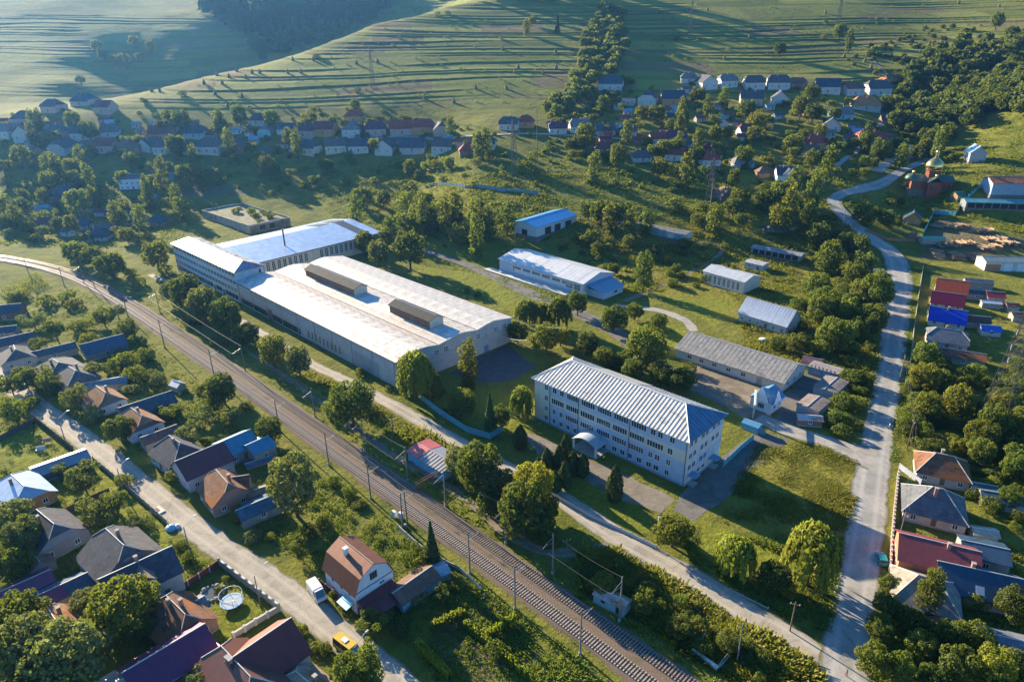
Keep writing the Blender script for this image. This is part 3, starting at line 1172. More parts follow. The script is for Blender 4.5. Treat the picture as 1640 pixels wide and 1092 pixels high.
# smooth grey replacement sheets on the far slope
p_ = lambda x, f: (x, ey * (1 - f), ez + (Hh - ez) * f + .2)
MB().slab([p_(-12, .03), p_(-12, .93), p_(3, .93), p_(3, .03)], .06).build('replacement_sheet', M('grey_new_sheet', (.34, .33, .31), .6, .06), ro)

# --- the production hall with its three-ridged roof
HAZ = -45.4
hL, hW, hH = 110.1, 50.0, 9.3
t = empty('production_hall', (-113.2, 268.4, 0), R(HAZ), 'huge concrete production hall with three-ridged white rust-streaked metal roof', 'building')
for a_ in np.linspace(6, 104, 9):
    for c_ in (8, 25, 42):
        FOOT.append((-113.2 + a_ * math.cos(R(HAZ)) - c_ * math.sin(R(HAZ)), 268.4 + a_ * math.sin(R(HAZ)) + c_ * math.cos(R(HAZ)), 13))
HPANEL = M('hall_concrete_panels', (.42, .43, .43), .9, .16, .35, stain=(.3, .3, .3), stain_at=.6, sheets=(6.1, 50, .06))
HROOF = M('hall_roof_sheet', (.55, .52, .475), .55, .18, .5, metal=.15, stain=(.40, .23, .12), stain_at=.54, sheets=(1.2, 3.6, .13), spec=.3)
PROF = [(0, 0), (.09, .85), (.18, 1.55), (.24, 1.3), (.333, .45), (.41, 1.0), (.48, 1.6), (.53, 1.6), (.60, 1.05), (.667, .45), (.75, 1.2), (.82, 1.55), (.91, .85), (1, 0)]


def hall_z(y):
    return float(np.interp(y / hW, [q[0] for q in PROF], [q[1] for q in PROF])) + hH


def hall_p(x, y, z):
    return (x, y, z)


b = MB()
b.poly([(0, 0, 0), (hL, 0, 0), (hL, 0, hH - .1), (0, 0, hH - .1)])
b.poly([(hL, hW, 0), (0, hW, 0), (0, hW, hH - .1), (hL, hW, hH - .1)])
gab = [(f * hW, hH + z - .1) for f, z in PROF]
b.poly([(hL, 0, 0), (hL, hW, 0)] + [(hL, y, z) for y, z in gab[::-1]])
b.poly([(0, hW, 0), (0, 0, 0)] + [(0, y, z) for y, z in gab])
wall = b.build('wall', HPANEL, t)
roof = empty('roof', (0, 0, 0))
roof.parent = t
NP = 18
pl = (hL + 1.0) / NP
for bay, (f0, f1) in enumerate(((0, .333), (.333, .667), (.667, 1))):
    pts = [(f, z) for f, z in PROF if f0 - 1e-6 <= f <= f1 + 1e-6]
    for s in (0,):
        b = MB()
        for (fa, za), (fb, zb) in zip(pts[:-1], pts[1:]):
            ya, yb = fa * hW, fb * hW
            if fa == 0:
                ya = -.5
            if fb == 1:
                yb = hW + .5
            b.slab([(0, ya, hH + za), (pl - .03, ya, hH + za), (pl - .03, yb, hH + zb), (0, yb, hH + zb)], .12)
        me = b.mesh('roof_panel', HROOF)
    for i in range(NP):
        rg = random.Random(bay * 50 + i)
        put('roof_panel', me, roof, (-.5 + i * pl, 0, rg.uniform(0, .05)))
GUT = M('valley_gutter', (.12, .10, .085), .8, .3)
for f_ in (.333, .667):
    MB().box(-.4, hL + .4, f_ * hW - .16, f_ * hW + .16, hH + .50, hH + .58).build('valley_gutter', GUT, roof)
seam = cached('hseam', lambda: None)
MB().box(-.7, hL + .7, -.66, -.5, hH - .25, hH + .02).build('eave_gutter', GUT, roof)
MB().box(-.7, hL + .7, hW + .5, hW + .66, hH - .25, hH + .02).build('eave_gutter', GUT, roof)
b = MB()
for (ya, za), (yb, zb) in zip(gab[:-1], gab[1:]):
    b.slab([(hL + .3, ya, za + .3), (hL + .62, ya, za + .3), (hL + .62, yb, zb + .3), (hL + .3, yb, zb + .3)], .5)
b.build('verge_trim', M('pale_trim', (.52, .52, .5), .7, .15), roof)
MB().box(hL - .02, hL + .12, .3, hW - .3, 5.75, 5.95).build('wall_ledge', CONC, t)
# gable windows and door
for y_ in (3.5, 5.7, 16.0, 20.0, 30.6, 34.2, 42.5, 46.6):
    window(t, hL + .01, y_, 6.15 if y_ > 10 else 3.6, 2.2, 1.9, 'right', 3, .14, rows=2)
door(t, hL + .01, 37.8, 2.0, 2.6, 'right', M('blue_steel_door', (.13, .22, .32), .6, .2))
# long wall: glazed bays, dark lower openings, narrow windows, walled-up gate
PANE = M('frosted_panes', (.36, .46, .58), .25, .2, .8, spec=.6)
for i in range(16):
    x_ = 2.6 + i * 3.05
    if x_ > 52:
        break
    window(t, x_, -.01, 3.2, 2.95, 3.6, 'front', 4, .08, STEEL, 4, PANE)
    if not (24 < x_ < 30):
        window(t, x_, -.012, .6, 2.9, 2.3, 'front', 3, .09, DARKSTEEL, 2)
door(t, 26.6, -.02, 3.6, 4.4, 'front', M('rusty_gate', (.22, .13, .09), .8, .35, 2))
for i in range(9):
    window(t, 56 + i * 2.6, -.012, 1.4, .95, 2.6, 'front', 1, .1, STEEL, 3)
MB().box(86, 100, -.09, -.01, .1, 5.4).build('walled_up_gate', M('grey_infill_panel', (.33, .34, .35), .9, .15, .4), t)
for i in range(10):
    MB().box(i * 12.1 - .2, i * 12.1 + .2, -.14, -.005, 0, hH - .3).build('pilaster', CONC, t)


def lantern(name, label, x0, x1, yc):
    hw_, z0 = 2.9, hall_z(yc) - .9
    l = empty(name, (0, 0, 0), 0)
    l.parent = t
    l['label'] = label
    l.location = ((x0 + x1) / 2, yc, z0)
    Lh = (x1 - x0) / 2
    bm = M('lantern_boarding', (.17, .105, .07), .85, .35, 1.5, stain=(.28, .2, .14), stain_at=.6)
    em = M('lantern_end', (.52, .47, .38), .9, .15, 1)
    sm = roofm((.05, .046, .046))
    b = MB()
    b.poly([(-Lh, -hw_, 0), (Lh, -hw_, 0), (Lh, -hw_, 3.6), (-Lh, -hw_, 3.6)], 0)
    b.poly([(Lh, hw_, 0), (-Lh, hw_, 0), (-Lh, hw_, 3.6), (Lh, hw_, 3.6)], 0)
    b.poly([(Lh, -hw_, 0), (Lh, hw_, 0), (Lh, hw_, 3.6), (Lh, 0, 4.7), (Lh, -hw_, 3.6)], 1)
    b.poly([(-Lh, hw_, 0), (-Lh, -hw_, 0), (-Lh, -hw_, 3.6), (-Lh, 0, 4.7), (-Lh, hw_, 3.6)], 1)
    b.build('lantern_wall', [bm, em], l)
    r_ = MB()
    for s in (-1, 1):
        q = [(-Lh - .4, s * (hw_ + .5), 3.45), (Lh + .4, s * (hw_ + .5), 3.45), (Lh + .4, 0, 4.8), (-Lh - .4, 0, 4.8)]
        r_.slab(q if s < 0 else q[::-1], .14)
    r_.build('lantern_roof', sm, l)
    MB().tube((-Lh - .4, 0, 4.86), (Lh + .4, 0, 4.86), .14, n=5).build('ridge_cap', STEEL, l)
    pm = M('patch_sheet', (.55, .55, .54), .6, .1)
    for f in (-.55, .35):
        x_ = f * Lh
        MB().slab([(x_, -2.6, 3.76), (x_ + 1.3, -2.6, 3.76), (x_ + 1.3, -1.6, 4.16), (x_, -1.6, 4.16)], .05).build('roof_hatch', pm, l)
    return l


lantern('roof_lantern', 'longer dark roof lantern at the back of the hall roof', 17.0, 53.5, 25.0)
lantern('roof_lantern', 'shorter dark roof lantern near the front of the hall roof', 77.0, 100.0, 24.6)

# --- the tall narrow block at the hall's back end
t = empty('workshop_block', (-160.1, 314.8, 0), R(-44.74), 'tall narrow four-storey workshop block with ribbon windows and crumpled white roof', 'building')
bL, bW, bH = 65.3, 12.6, 13.6
for a_ in np.linspace(4, 62, 7):
    FOOT.append((-160.1 + a_ * .71 + 4.5, 314.8 - a_ * .704 + 4.5, 10))
BWALL = M('white_blue_panels', (.50, .54, .58), .85, .12, .4, stain=(.38, .41, .45), stain_at=.62)
MB().box(0, bL - .2, 0, bW, 0, bH - .2).build('wall', BWALL, t)
for fl in range(4):
    z_ = 1.0 + fl * 3.3
    for i in range(21):
        if fl == 0 and i in (13, 16):
            continue
        window(t, 1.8 + i * 3.06, -.012, z_, 2.7, 1.75 if fl else 2.0, 'front', 4, .1, WHITE if fl else DARKSTEEL)
    for i in range(4):
        window(t, -.012, 1.8 + i * 3, z_, 2.0, 1.7, 'left', 2, .1)
for i in (13, 16):
    door(t, 1.8 + i * 3.06, -.02, 1.6, 2.5, 'front', WOOD)
for z_ in (3.35, 6.65, 9.95):
    MB().box(-.05, bL - .25, -.1, -.005, z_ - .12, z_ + .12).build('floor_band', M('pale_band', (.62, .64, .66), .8, .1), t)
window(t, bL - .19, 10.8, 10.6, 1.2, 2.0, 'right', 1, .1)
CRUMP = M('crumpled_white_sheet', (.48, .465, .43), .5, .16, .35, metal=.35, sheets=(2.2, 40, .08), spec=.3)
CRUMP_N = CRUMP.node_tree
front, back, ends, Hh, rx = roof_parts(bL / 2, bW / 2, bH, 2.5, 0, bL / 2 - 4.6, .6)
ro = empty('roof', (bL / 2 - .1, bW / 2, 0))
ro.parent = t
rg = random.Random(4)
ns = 26
ey, ez = bW / 2 + .6, bH - 2.5 / (bW / 2) * .6
for s in (-1, 1):
    for i in range(ns):
        x0, x1 = -rx + 2 * rx * i / ns, -rx + 2 * rx * (i + 1) / ns
        b = MB()
        m = 5
        zz = [[rg.uniform(-.10, .12) for _ in range(m + 1)] for _ in range(2)]
        for j in range(m):
            f0, f1 = j / m, (j + 1) / m
            q = [(x0, s * ey * (1 - f0), ez + (Hh - ez) * f0 + zz[0][j] * (0 < j)), (x1 - .04, s * ey * (1 - f0), ez + (Hh - ez) * f0 + zz[1][j] * (0 < j)),
                 (x1 - .04, s * ey * (1 - f1), ez + (Hh - ez) * f1 + zz[1][j + 1] * (j + 1 < m)), (x0, s * ey * (1 - f1), ez + (Hh - ez) * f1 + zz[0][j + 1] * (j + 1 < m))]
            b.slab(q if s < 0 else q[::-1], .1)
        b.build('roof_panel', CRUMP, ro)
ex = bL / 2 + .6
for sx in (-1, 1):
    b = MB()
    e = [(sx * ex, -ey, ez), (sx * ex, ey, ez), (sx * rx, 0, Hh)]
    b.slab(e if sx > 0 else e[::-1], .1)
    for sy in (-1, 1):
        q = [(sx * rx, sy * ey, ez), (sx * ex, sy * ey, ez), (sx * rx, 0, Hh)]
        b.slab(q if sx * sy < 0 else q[::-1], .1)
    b.build('hip_end', M('rusty_blue_hip', (.22, .26, .34), .6, .3, .6, stain=(.32, .15, .11), stain_at=.5) if sx > 0 else CRUMP, ro)

# --- the wide hall behind it
t = empty('assembly_hall', (-124.6, 288.6, 0), R(47.0), 'wide low assembly hall with silvery blue sheet roof behind the workshop block', 'building')
aL, aW, aH, aR, aY = 83.0, 44.0, 8.2, 3.0, 25.0
for a_ in np.linspace(5, 78, 7):
    for c_ in (8, 22, 36):
        FOOT.append((-124.6 + a_ * .682 - c_ * .731, 288.6 + a_ * .731 + c_ * .682, 12))
AW = M('cream_brick_wall', (.56, .50, .40), .9, .14, .5, stain=(.42, .38, .32), stain_at=.62)
b = MB()
b.poly([(4, 0, 0), (aL, 0, 0), (aL, 0, aH), (4, 0, aH)])
b.poly([(aL, aW, 0), (4, aW, 0), (4, aW, aH), (aL, aW, aH)])
b.poly([(aL, 0, 0), (aL, aW, 0), (aL, aW, aH), (aL, aY, aH + aR - .1), (aL, 0, aH)])
b.poly([(4, aW, 0), (4, 0, 0), (4, 0, aH), (4, aY, aH + aR - .1), (4, aW, aH)])
b.build('wall', AW, t)
AROOF = M('silver_blue_sheet', (.46, .53, .62), .36, .12, .3, metal=.45, sheets=(1.3, 2.6, .09), spec=.5)
DARKGL = M('dark_rooflight', (.05, .07, .10), .6, .3, .4, spec=.1)
ro = empty('roof', (0, 0, 0))
ro.parent = t
na = 14
for i in range(na):
    x0, x1 = 3.5 + (aL - 3) * i / na, 3.5 + (aL - 3) * (i + 1) / na
    b = MB()
    b.slab([(x0, -.6, aH + .05), (x1 - .04, -.6, aH + .05), (x1 - .04, aY, aH + aR), (x0, aY, aH + aR)], .15)
    b.build('roof_panel', AROOF if i not in (12,) else DARKGL, ro, (0, 0, (i % 3) * .02))
    b = MB()
    b.slab([(x1 - .04, aW + .6, aH + .05), (x0, aW + .6, aH + .05), (x0, aY + .02, aH + aR), (x1 - .04, aY + .02, aH + aR)], .15)
    b.build('roof_panel', AROOF, ro, (0, 0, (i % 3) * .02))
b = MB()
for x0 in (62.5, 72):
    b.slab([(x0, aY + 1, aH + aR + .12), (x0 + 7, aY + 1, aH + aR + .12), (x0 + 7, aW - 5, aH + .9), (x0, aW - 5, aH + .9)][::-1], .2)
b.build('rooflight', DARKGL, ro)
MB().box(3, aL + .6, -.8, -.62, aH - .35, aH + .1).build('eave_gutter', GUT, ro)
for i in range(26):
    x_ = 10 + i * 2.85
    if i in (11, 12):
        continue
    window(t, x_, -.012, 3.0, 1.9, 4.2, 'front', 2, .12, WHITE, 4)
for i in range(12):
    MB().box(8.4 + i * 5.7 - .2, 8.4 + i * 5.7 + .2, -.2, -.005, 0, aH - .35).build('pilaster', AW, t)
for y_ in (6, 14, 22, 30, 38):
    window(t, aL + .01, y_, 3.0, 3.4, 3.2, 'right', 4, .12, WHITE, 3)
# slender steel flue beside it
p = at(461, 424)
t = empty('flue_pipe', p, 0, 'slender dark steel flue standing between the two hall roofs', 'chimney')
MB().tube((0, 0, 0), (0, 0, 17.5), .42, .36, n=10).build('pipe', DARKSTEEL, t)
MB().box(-.9, .9, -.9, .9, 0, .6).build('footing', CONC, t)
MB().tube((0, 0, 17.5), (0, 0, 17.9), .46, n=10).build('collar', DARKSTEEL, t)

# --- white-roofed canteen hall
PLB = M('pale_blue_panels', (.50, .56, .63), .85, .1, .5, stain=(.4, .44, .5), stain_at=.63)
t = empty('canteen_hall', (-5.4, 307.5, 0), R(-46.3), 'pale blue single-storey hall with white sheet roof and long window band', 'building')
cL, cW, cH, cR = 51.5, 20.0, 6.0, 2.6
for a_ in np.linspace(4, 58, 6):
    FOOT.append((-5.4 + a_ * .69 + 7, 307.5 - a_ * .72 + 7, 13))
b = MB()
b.poly([(0, 0, 0), (cL, 0, 0), (cL, 0, cH), (0, 0, cH)])
b.poly([(cL, cW, 0), (0, cW, 0), (0, cW, cH), (cL, cW, cH)])
b.poly([(cL, 0, 0), (cL, cW, 0), (cL, cW, cH), (cL, cW * .52, cH + cR - .1), (cL, 0, cH)])
b.poly([(0, cW, 0), (0, 0, 0), (0, 0, cH), (0, cW * .52, cH + cR - .1), (0, cW, cH)])
b.build('wall', PLB, t)
WROOF = M('white_sheet_roof', (.62, .605, .58), .5, .1, .4, metal=.45, stain=(.45, .27, .15), stain_at=.655, sheets=(1.1, 60, .09), spec=.3)
ro = empty('roof', (0, 0, 0))
ro.parent = t
for i in range(13):
    x0, x1 = -.5 + (cL + 1) * i / 13, -.5 + (cL + 1) * (i + 1) / 13
    for s in (0, 1):
        b = MB()
        q = [(x0, -.7, cH - .1), (x1 - .04, -.7, cH - .1), (x1 - .04, cW * .52, cH + cR), (x0, cW * .52, cH + cR)] if s == 0 else \
            [(x1 - .04, cW + .7, cH - .1), (x0, cW + .7, cH - .1), (x0, cW * .52 + .02, cH + cR), (x1 - .04, cW * .52 + .02, cH + cR)]
        b.slab(q, .14)
        b.build('roof_panel', WROOF, ro, (0, 0, (i % 3) * .025))
MB().box(8.5, cL - .4, -.06, -.004, 1.9, 5.2).build('white_band', WHITE, t)
for i in range(6):
    window(t, 12.5 + i * 6.0 - .5, -.07, 3.3, 5.0, 1.5, 'front', 7, .16, WHITE)
for i in range(2):
    window(t, cL - 6.6 + i * 4.4 - 1.2, -.07, 2.1, 3.8, 2.7, 'front', 5, .16, WHITE, 2)
window(t, 9.6, -.07, 2.1, 1.2, 2.6, 'front', 2, .12, WHITE, 2)
MB().box(-6, cL - 6, -4.6, -.5, 0, .55).build('loading_platform', M('pale_concrete', (.55, .53, .49), .9, .12), t)
AN = M('blue_lean_to_roof', (.20, .32, .44), .5, .15, .6, sheets=(1.1, 40, .08))
b = MB()
b.box(cL + .01, cL + 8.2, 3.2, 16.5, 0, 3.0)
b.build('lean_to_wall', PLB, t)
MB().slab([(cL + .03, 1.6, 5.1), (cL + 8.8, 2.6, 3.1), (cL + 8.8, 17.2, 3.1), (cL + .03, 18.2, 5.1)], .16).build('lean_to_roof', AN, t)
for y_ in (5.4, 7.4):
    door(t, cL + 8.22, y_, 1.2, 2.2, 'right', M('white_door', (.6, .62, .62), .6, .1))
window(t, cL + 8.21, 11.5, 1.0, 2.2, 1.4, 'right', 3, .1)

# --- the rest of the yard buildings
GREYW = (.50, .48, .45)
def mid(x, y, az, L, W):
    a = R(az)
    return (x + L / 2 * math.cos(a) - W / 2 * math.sin(a), y + L / 2 * math.sin(a) + W / 2 * math.cos(a), 0.0)


t = house('storehouse', 'long low whitewashed storehouse with grey slate gable roof beside the dirt yard', 'building', mid(55.6, 209.9, -44.6, 37.2, 16.2), -44.6, 37.2, 16.2,
          3.7, 3.3, wall=(.56, .53, .47), roof=(.27, .255, .235), wins=(0, 0), chim=0, doors=False, o=.6, cap=M('lichen_ridge', (.42, .4, .36), .9, .2))
for f in (-.36, -.24, -.115, .02, .155):
    window(t, f * 37.2, -8.11, 1.2, 1.7, 1.4, 'front', 2, .12, sill=True)
door(t, .30 * 37.2, -8.11, 1.8, 2.4, 'front', M('grey_door', (.3, .29, .28), .8, .2))
for y_ in (-4.5, 0, 4.5):
    window(t, 18.61, y_, 1.2, 1.1, 1.5, 'right', 1, .1)
for i in range(26):
    for s in (-1, 1):
        x_ = -18.6 + i * 1.48
        y0, y1 = s * 8.75, s * .15
        z0 = 3.7 - 3.3 / 8.1 * .65 + .03
        q = [(x_, y0, z0), (x_ + .16, y0, z0), (x_ + .16, y1, 7.0), (x_, y1, 7.0)]
        MB().slab(q if s < 0 else q[::-1], .06).build('slate_lap', roofm((.33, .31, .28)), t)
t = house('workshop', 'small steep-roofed workshop with ribbed pale blue metal roof in the weeds', 'building', mid(86.6, 241.5, -49, 19.2, 10.5), -49, 19.2, 10.5, 3.9, 4.6,
          wall=(.52, .49, .44), roof=(.42, .47, .54), rk='metal', wins=(6, 1), chim=0, wsize=(1.0, 1.3), o=.5)
for i in range(17):
    x_ = -9.7 + i * 1.2
    MB().slab([(x_, -5.72, 3.5), (x_ + .12, -5.72, 3.5), (x_ + .12, -.1, 8.52), (x_, -.1, 8.52)], .08).build('roof_seam', roofm((.52, .57, .63), 'metal'), t)
t = house('boiler_house', 'cream boiler house with a row of tall windows beside two dark thujas', 'building', mid(84.6, 286.5, -50.5, 20.5, 12), -50.5, 20.5, 12, 5.6, 1.6,
          wall=(.62, .57, .47), roof=(.56, .56, .55), rk='metal', wins=(0, 0), chim=0, o=.4)
for i in range(8):
    window(t, -8.6 + i * 2.3, -6.01, 1.1, 1.4, 3.4, 'front', 2, .12, WHITE, 4)
t = house('transformer_hut', 'small flat-roofed pale hut just behind the cream boiler house', 'hut', at(1212, 424, 2), -48, 9, 6, 3.2, .5, wall=(.5, .5, .48), roof=(.36, .36, .35),
          wins=(2, 1), chim=0, o=.25)
p = at(1245, 408, 1)
t = house('open_shed', 'long low open shed with grey roof behind the boiler house', 'shed', p, -40, 24, 6.5, 2.9, .7, wall=(.30, .29, .28), roof=(.25, .25, .245), wins=(0, 0), chim=0, o=.4, doors=False)
for i in range(7):
    MB().box(-11 + i * 3.2, -8.4 + i * 3.2, -3.3, -3.26, .3, 2.5).build('open_bay', M('dark_interior', (.03, .03, .03), .9, .1), t)
p = at(1046, 366, 1.5)
t = house('garage_row', 'long row of garages with turquoise doors and dark flat roof in the meadow', 'garages', p, -41, 41, 7.5, 3.3, .6, wall=(.45, .44, .42), roof=(.16, .155, .16), wins=(0, 0), chim=0, o=.4,
          doors=False)
for i in range(9):
    MB().box(-19 + i * 4.25, -15.8 + i * 4.25, -3.82, -3.755, .15, 2.6).build('garage_door', TEAL if i % 3 != 1 else M('white_garage_door', (.55, .58, .6), .7, .12), t)
p = at(872, 352, 4)
t = house('blue_roofed_barn', 'barn with bright blue metal roof and pale gable among bushes', 'barn', p, 48, 34, 17, 5.6, 2.2, wall=(.52, .53, .52), roof=(.06, .30, .56), rk='metal', wins=(0, 0), chim=0,
          doors=False, o=.5)
for x_ in (-10, -2, 7):
    MB().box(x_, x_ + 5, -8.56, -8.505, .2, 3.9).build('open_bay', M('dark_interior', (.03, .03, .03), .9, .1), t)
MB().box(-17.06, -17.005, -2.5, 1.2, .2, 3.2).build('barn_door', M('dark_interior', (.03, .03, .03), .9, .1), t)
# roofless ruin with weeds on its slab
pa, pb, pc_ = at(398, 362, 5), at(322, 334, 5), at(464, 348, 5)
ra = math.degrees(math.atan2(pa[1] - pb[1], pa[0] - pb[0]))
rl, rw = float(np.hypot(*(pa - pb)[:2])), float(np.hypot(*(pc_ - pa)[:2]))
rz = min(pa[2], pb[2], pc_[2])
t = empty('ruined_shop', (pb[0], pb[1], rz), R(ra), 'roofless concrete ruin with bushes growing on its flat slab', 'ruin')
RUIN = M('ruin_concrete', (.38, .35, .31), .95, .25, .4, stain=(.2, .18, .15), stain_at=.55)
FOOT.append(((pb[0] + pc_[0]) / 2, (pb[1] + pc_[1]) / 2, 18))
MB().box(0, rl, .4, rw - .4, -3, 4.4).build('slab', M('mossy_slab', (.19, .17, .11), .95, .35, .3, stain=(.10, .11, .04), stain_at=.5), t)
for nm, q in (('wall', (0, rl, 0, .4)), ('wall', (0, rl, rw - .4, rw)), ('wall', (0, .4, .4, rw - .4)), ('wall', (rl - .4, rl, .4, rw - .4))):
    MB().box(*q, -3.1, 5.4).build(nm, RUIN, t)
for i in range(int(rl / 2.4)):
    MB().box(.6 + i * 2.4, 1.0 + i * 2.4, -.16, -.004, -2, 5.2).build('buttress', RUIN, t)
for y_ in (rw * .25, rw * .48):
    MB().box(rl + .004, rl + .05, y_, y_ + 3.2, 1.4, 4.0).build('opening', M('dark_interior', (.03, .03, .03), .9, .1), t)

# --- gatehouse with its two white gables and the gate
GB = M('blue_tin_roof', (.09, .22, .36), .5, .15, .8, sheets=(.6, 40, .08))
GWH = M('white_sheet', (.80, .80, .79), .6, .05)
gp = at(1233, 664)
t = empty('gatehouse', gp, R(43), 'small white gatehouse with blue tin roof and two white triangular gables', 'gatehouse')
FOOT.append((gp[0] + 3, gp[1] + 3, 6))
MB().box(0, 7.0, 0, 6.4, 0, 3.6).build('wall', wallm((.66, .67, .70)), t)
b = MB()
b.slab([(-.5, -.5, 3.5), (7.5, -.5, 3.5), (7.5, 3.2, 6.0), (-.5, 3.2, 6.0)], .12)
b.slab([(7.5, 6.9, 3.5), (-.5, 6.9, 3.5), (-.5, 3.2, 6.0), (7.5, 3.2, 6.0)], .12)
b.build('roof', GB, t)


def gable_tri(a, b_, c_, nrm):
    g_ = MB()
    n0 = [Vector(a), Vector(b_), Vector(c_)]
    o_ = Vector(nrm) * .16
    g_.v = [tuple(q) for q in n0] + [tuple(q + o_) for q in n0]
    g_.f = [(2, 1, 0), (3, 4, 5), (0, 1, 4, 3), (1, 2, 5, 4), (2, 0, 3, 5)]
    g_.m = [0] * 5
    g_.build('gable_board', GWH, t)


gable_tri((-.55, 5.6, 3.6), (-.55, .6, 3.6), (-.55, 3.1, 8.4), (-1, 0, 0))
gable_tri((.2, -.55, 3.5), (4.4, -.55, 3.5), (2.0, -.55, 7.2), (0, -1, 0))
b = MB()
b.slab([(-.54, .6, 3.7), (-.54, 3.1, 8.2), (3.5, 3.1, 6.0), (2.0, .6, 4.2)], .08)
b.slab([(-.54, 3.1, 8.2), (-.54, 5.6, 3.7), (2.0, 5.6, 4.2), (3.5, 3.1, 6.0)], .08)
b.build('gable_roof', GB, t)
for i in range(5):
    MB().lathe([(.72, 0), (.72, .12)], 12).build('eave_scallop', GWH, t, (.7 + i * 1.4, -.35, 3.28))
window(t, 2.2, -.01, 1.2, 1.0, 1.1, 'front', 1, .1)
window(t, 5.2, -.01, 1.2, .9, 1.1, 'front', 1, .1)
window(t, -.01, 3.0, 1.0, 1.9, 1.7, 'left', 3, .1)
gq = at(1205, 676)
t = empty('factory_gate', gq, math.atan2(gp[1] + 4.5 - gq[1], gp[0] - 3.3 - gq[0]), 'steel gate frame with overhead beam at the factory drive', 'gate')
gl = float(math.hypot(gp[1] + 4.5 - gq[1], gp[0] - 3.3 - gq[0]))
for x_ in (0, gl):
    MB().box(x_ - .2, x_ + .2, -.2, .2, 0, 5.2).build('gate_post', STEEL, t)
MB().box(-.3, gl + .3, -.28, .28, 5.21, 5.75).build('gate_beam', M('pale_beam', (.58, .56, .5), .8, .15), t)
for i in range(9):
    x_ = .4 + i * (gl - .8) / 8
    MB().box(x_ - .03, x_ + .03, -.03, .03, .2, 2.2).build('gate_bar', STEEL, t)
MB().box(.3, gl - .3, -.05, .05, 2.21, 2.32).build('gate_rail', STEEL, t)
p = at(1204, 683, 1)
t = house('blue_guard_hut', 'tiny bright blue hut beside the factory gate', 'hut', p, -44, 4.6, 2.6, 2.1, .5, wall=(.13, .33, .48), roof=(.10, .32, .52), rk='metal', wins=(1, 0), chim=0, o=.2, doors=False)

# --- garages and sheds beside the gatehouse
for (px_, py_, az_, L_, W_, col, wl, nm, lb) in [
    (1303, 643, 45, 8.2, 6.0, (.25, .20, .17), (.42, .42, .42), 'brown_roofed_garage', 'garage with flat brown panelled roof nearest the gatehouse'),
    (1331, 614, 46, 10, 6.4, (.24, .20, .18), (.40, .40, .40), 'double_garage', 'larger garage with flat brown panelled roof beside the road bushes'),
    (1323, 587, -43, 8.8, 5.0, (.27, .24, .22), (.12, .34, .55), 'blue_garage', 'blue walled garage with patchy brown flat roof behind the slate storehouse'),
]:
    p = at(px_, py_, 3.1)
    t = house(nm, lb, 'garage', p, az_, L_, W_, 2.9, .35, wall=wl, roof=col, wins=(0, 0), chim=0, o=.3, doors=False)
    for i in range(2):
        MB().box(-L_ * .4 + i * L_ * .45, -L_ * .4 + i * L_ * .45 + L_ * .34, -W_ / 2 - .06, -W_ / 2 - .004, .1, 2.3).build('garage_door', M('grey_garage_door', (.33, .36, .38), .7, .2), t)
    for i in range(int(L_ / 1.2)):
        MB().box(-L_ / 2 + .3 + i * 1.2, -L_ / 2 + .42 + i * 1.2, -W_ / 2 - .2, -.1, 3.02, 3.10).build('roof_batten', roofm(mulc(col, .8)), t)
p = at(1297, 668, 2.2)
t = house('rusty_shed', 'little brick shed with striped rust and white roof near the road', 'shed', p, -12, 6.2, 3.0, 2.2, .6, wall=(.26, .15, .11), roof=(.5, .48, .46), rk='rust', wins=(1, 0), chim=0, o=.3)
p = at(1302, 578, 2)
house('purple_shed', 'small shed with dull purple roof tucked behind the blue garage', 'shed', p, -30, 6, 4, 2.3, .8, wall=(.3, .25, .22), roof=(.20, .08, .10), wins=(1, 1), chim=0, o=.3)
# --- trackside kiosk: half red, half grey roof
kp = at(697, 727, 3.2)
t = house('trackside_store', 'trackside store with half red, half grey ribbed roof and blue walls', 'store', kp, -44, 13.5, 7.2, 2.9, .7, wall=(.18, .42, .58), roof=(.30, .29, .29), rk='metal', wins=(0, 1), chim=0,
          o=.4, doors=False)
RED = roofm((.52, .13, .12), 'metal')
for s in (-1, 1):
    q = [(-7.2, s * 4.05, 2.9), (-2.2, s * 4.05, 2.9), (-2.2, s * .03, 3.66), (-7.2, s * .03, 3.66)]
    MB().slab(q if s < 0 else q[::-1], .05).build('red_roof_half', RED, t)
for i in range(8):
    MB().slab([(-1.9 + i * 1.15, -4.05, 2.91), (-1.78 + i * 1.15, -4.05, 2.91), (-1.78 + i * 1.15, -.03, 3.69), (-1.9 + i * 1.15, -.03, 3.69)], .07).build('roof_seam', roofm((.24, .23, .23), 'metal'), t)
for x_ in (-5.4, -3.2):
    door(t, x_, -3.61, 1.4, 2.2, 'front', M('bright_blue_door', (.14, .42, .6), .6, .1))
# --- rusty booth by the track
p = at(981, 955, 2.2)
t = house('rusty_booth', 'small turquoise booth with rusty striped roof beside the track', 'booth', p, -38, 6.6, 3.0, 2.2, .5, wall=(.20, .34, .38), roof=(.42, .36, .33), rk='rust', wins=(0, 0), chim=0, o=.2, doors=False)
MB().box(1.6, 2.8, -1.56, -1.505, .1, 2.0).build('open_doorway', M('dark_interior', (.03, .03, .03), .9, .1), t)
window(t, -1.2, -1.51, 1.0, 1.0, .8, 'front', 1, .08, STEEL)

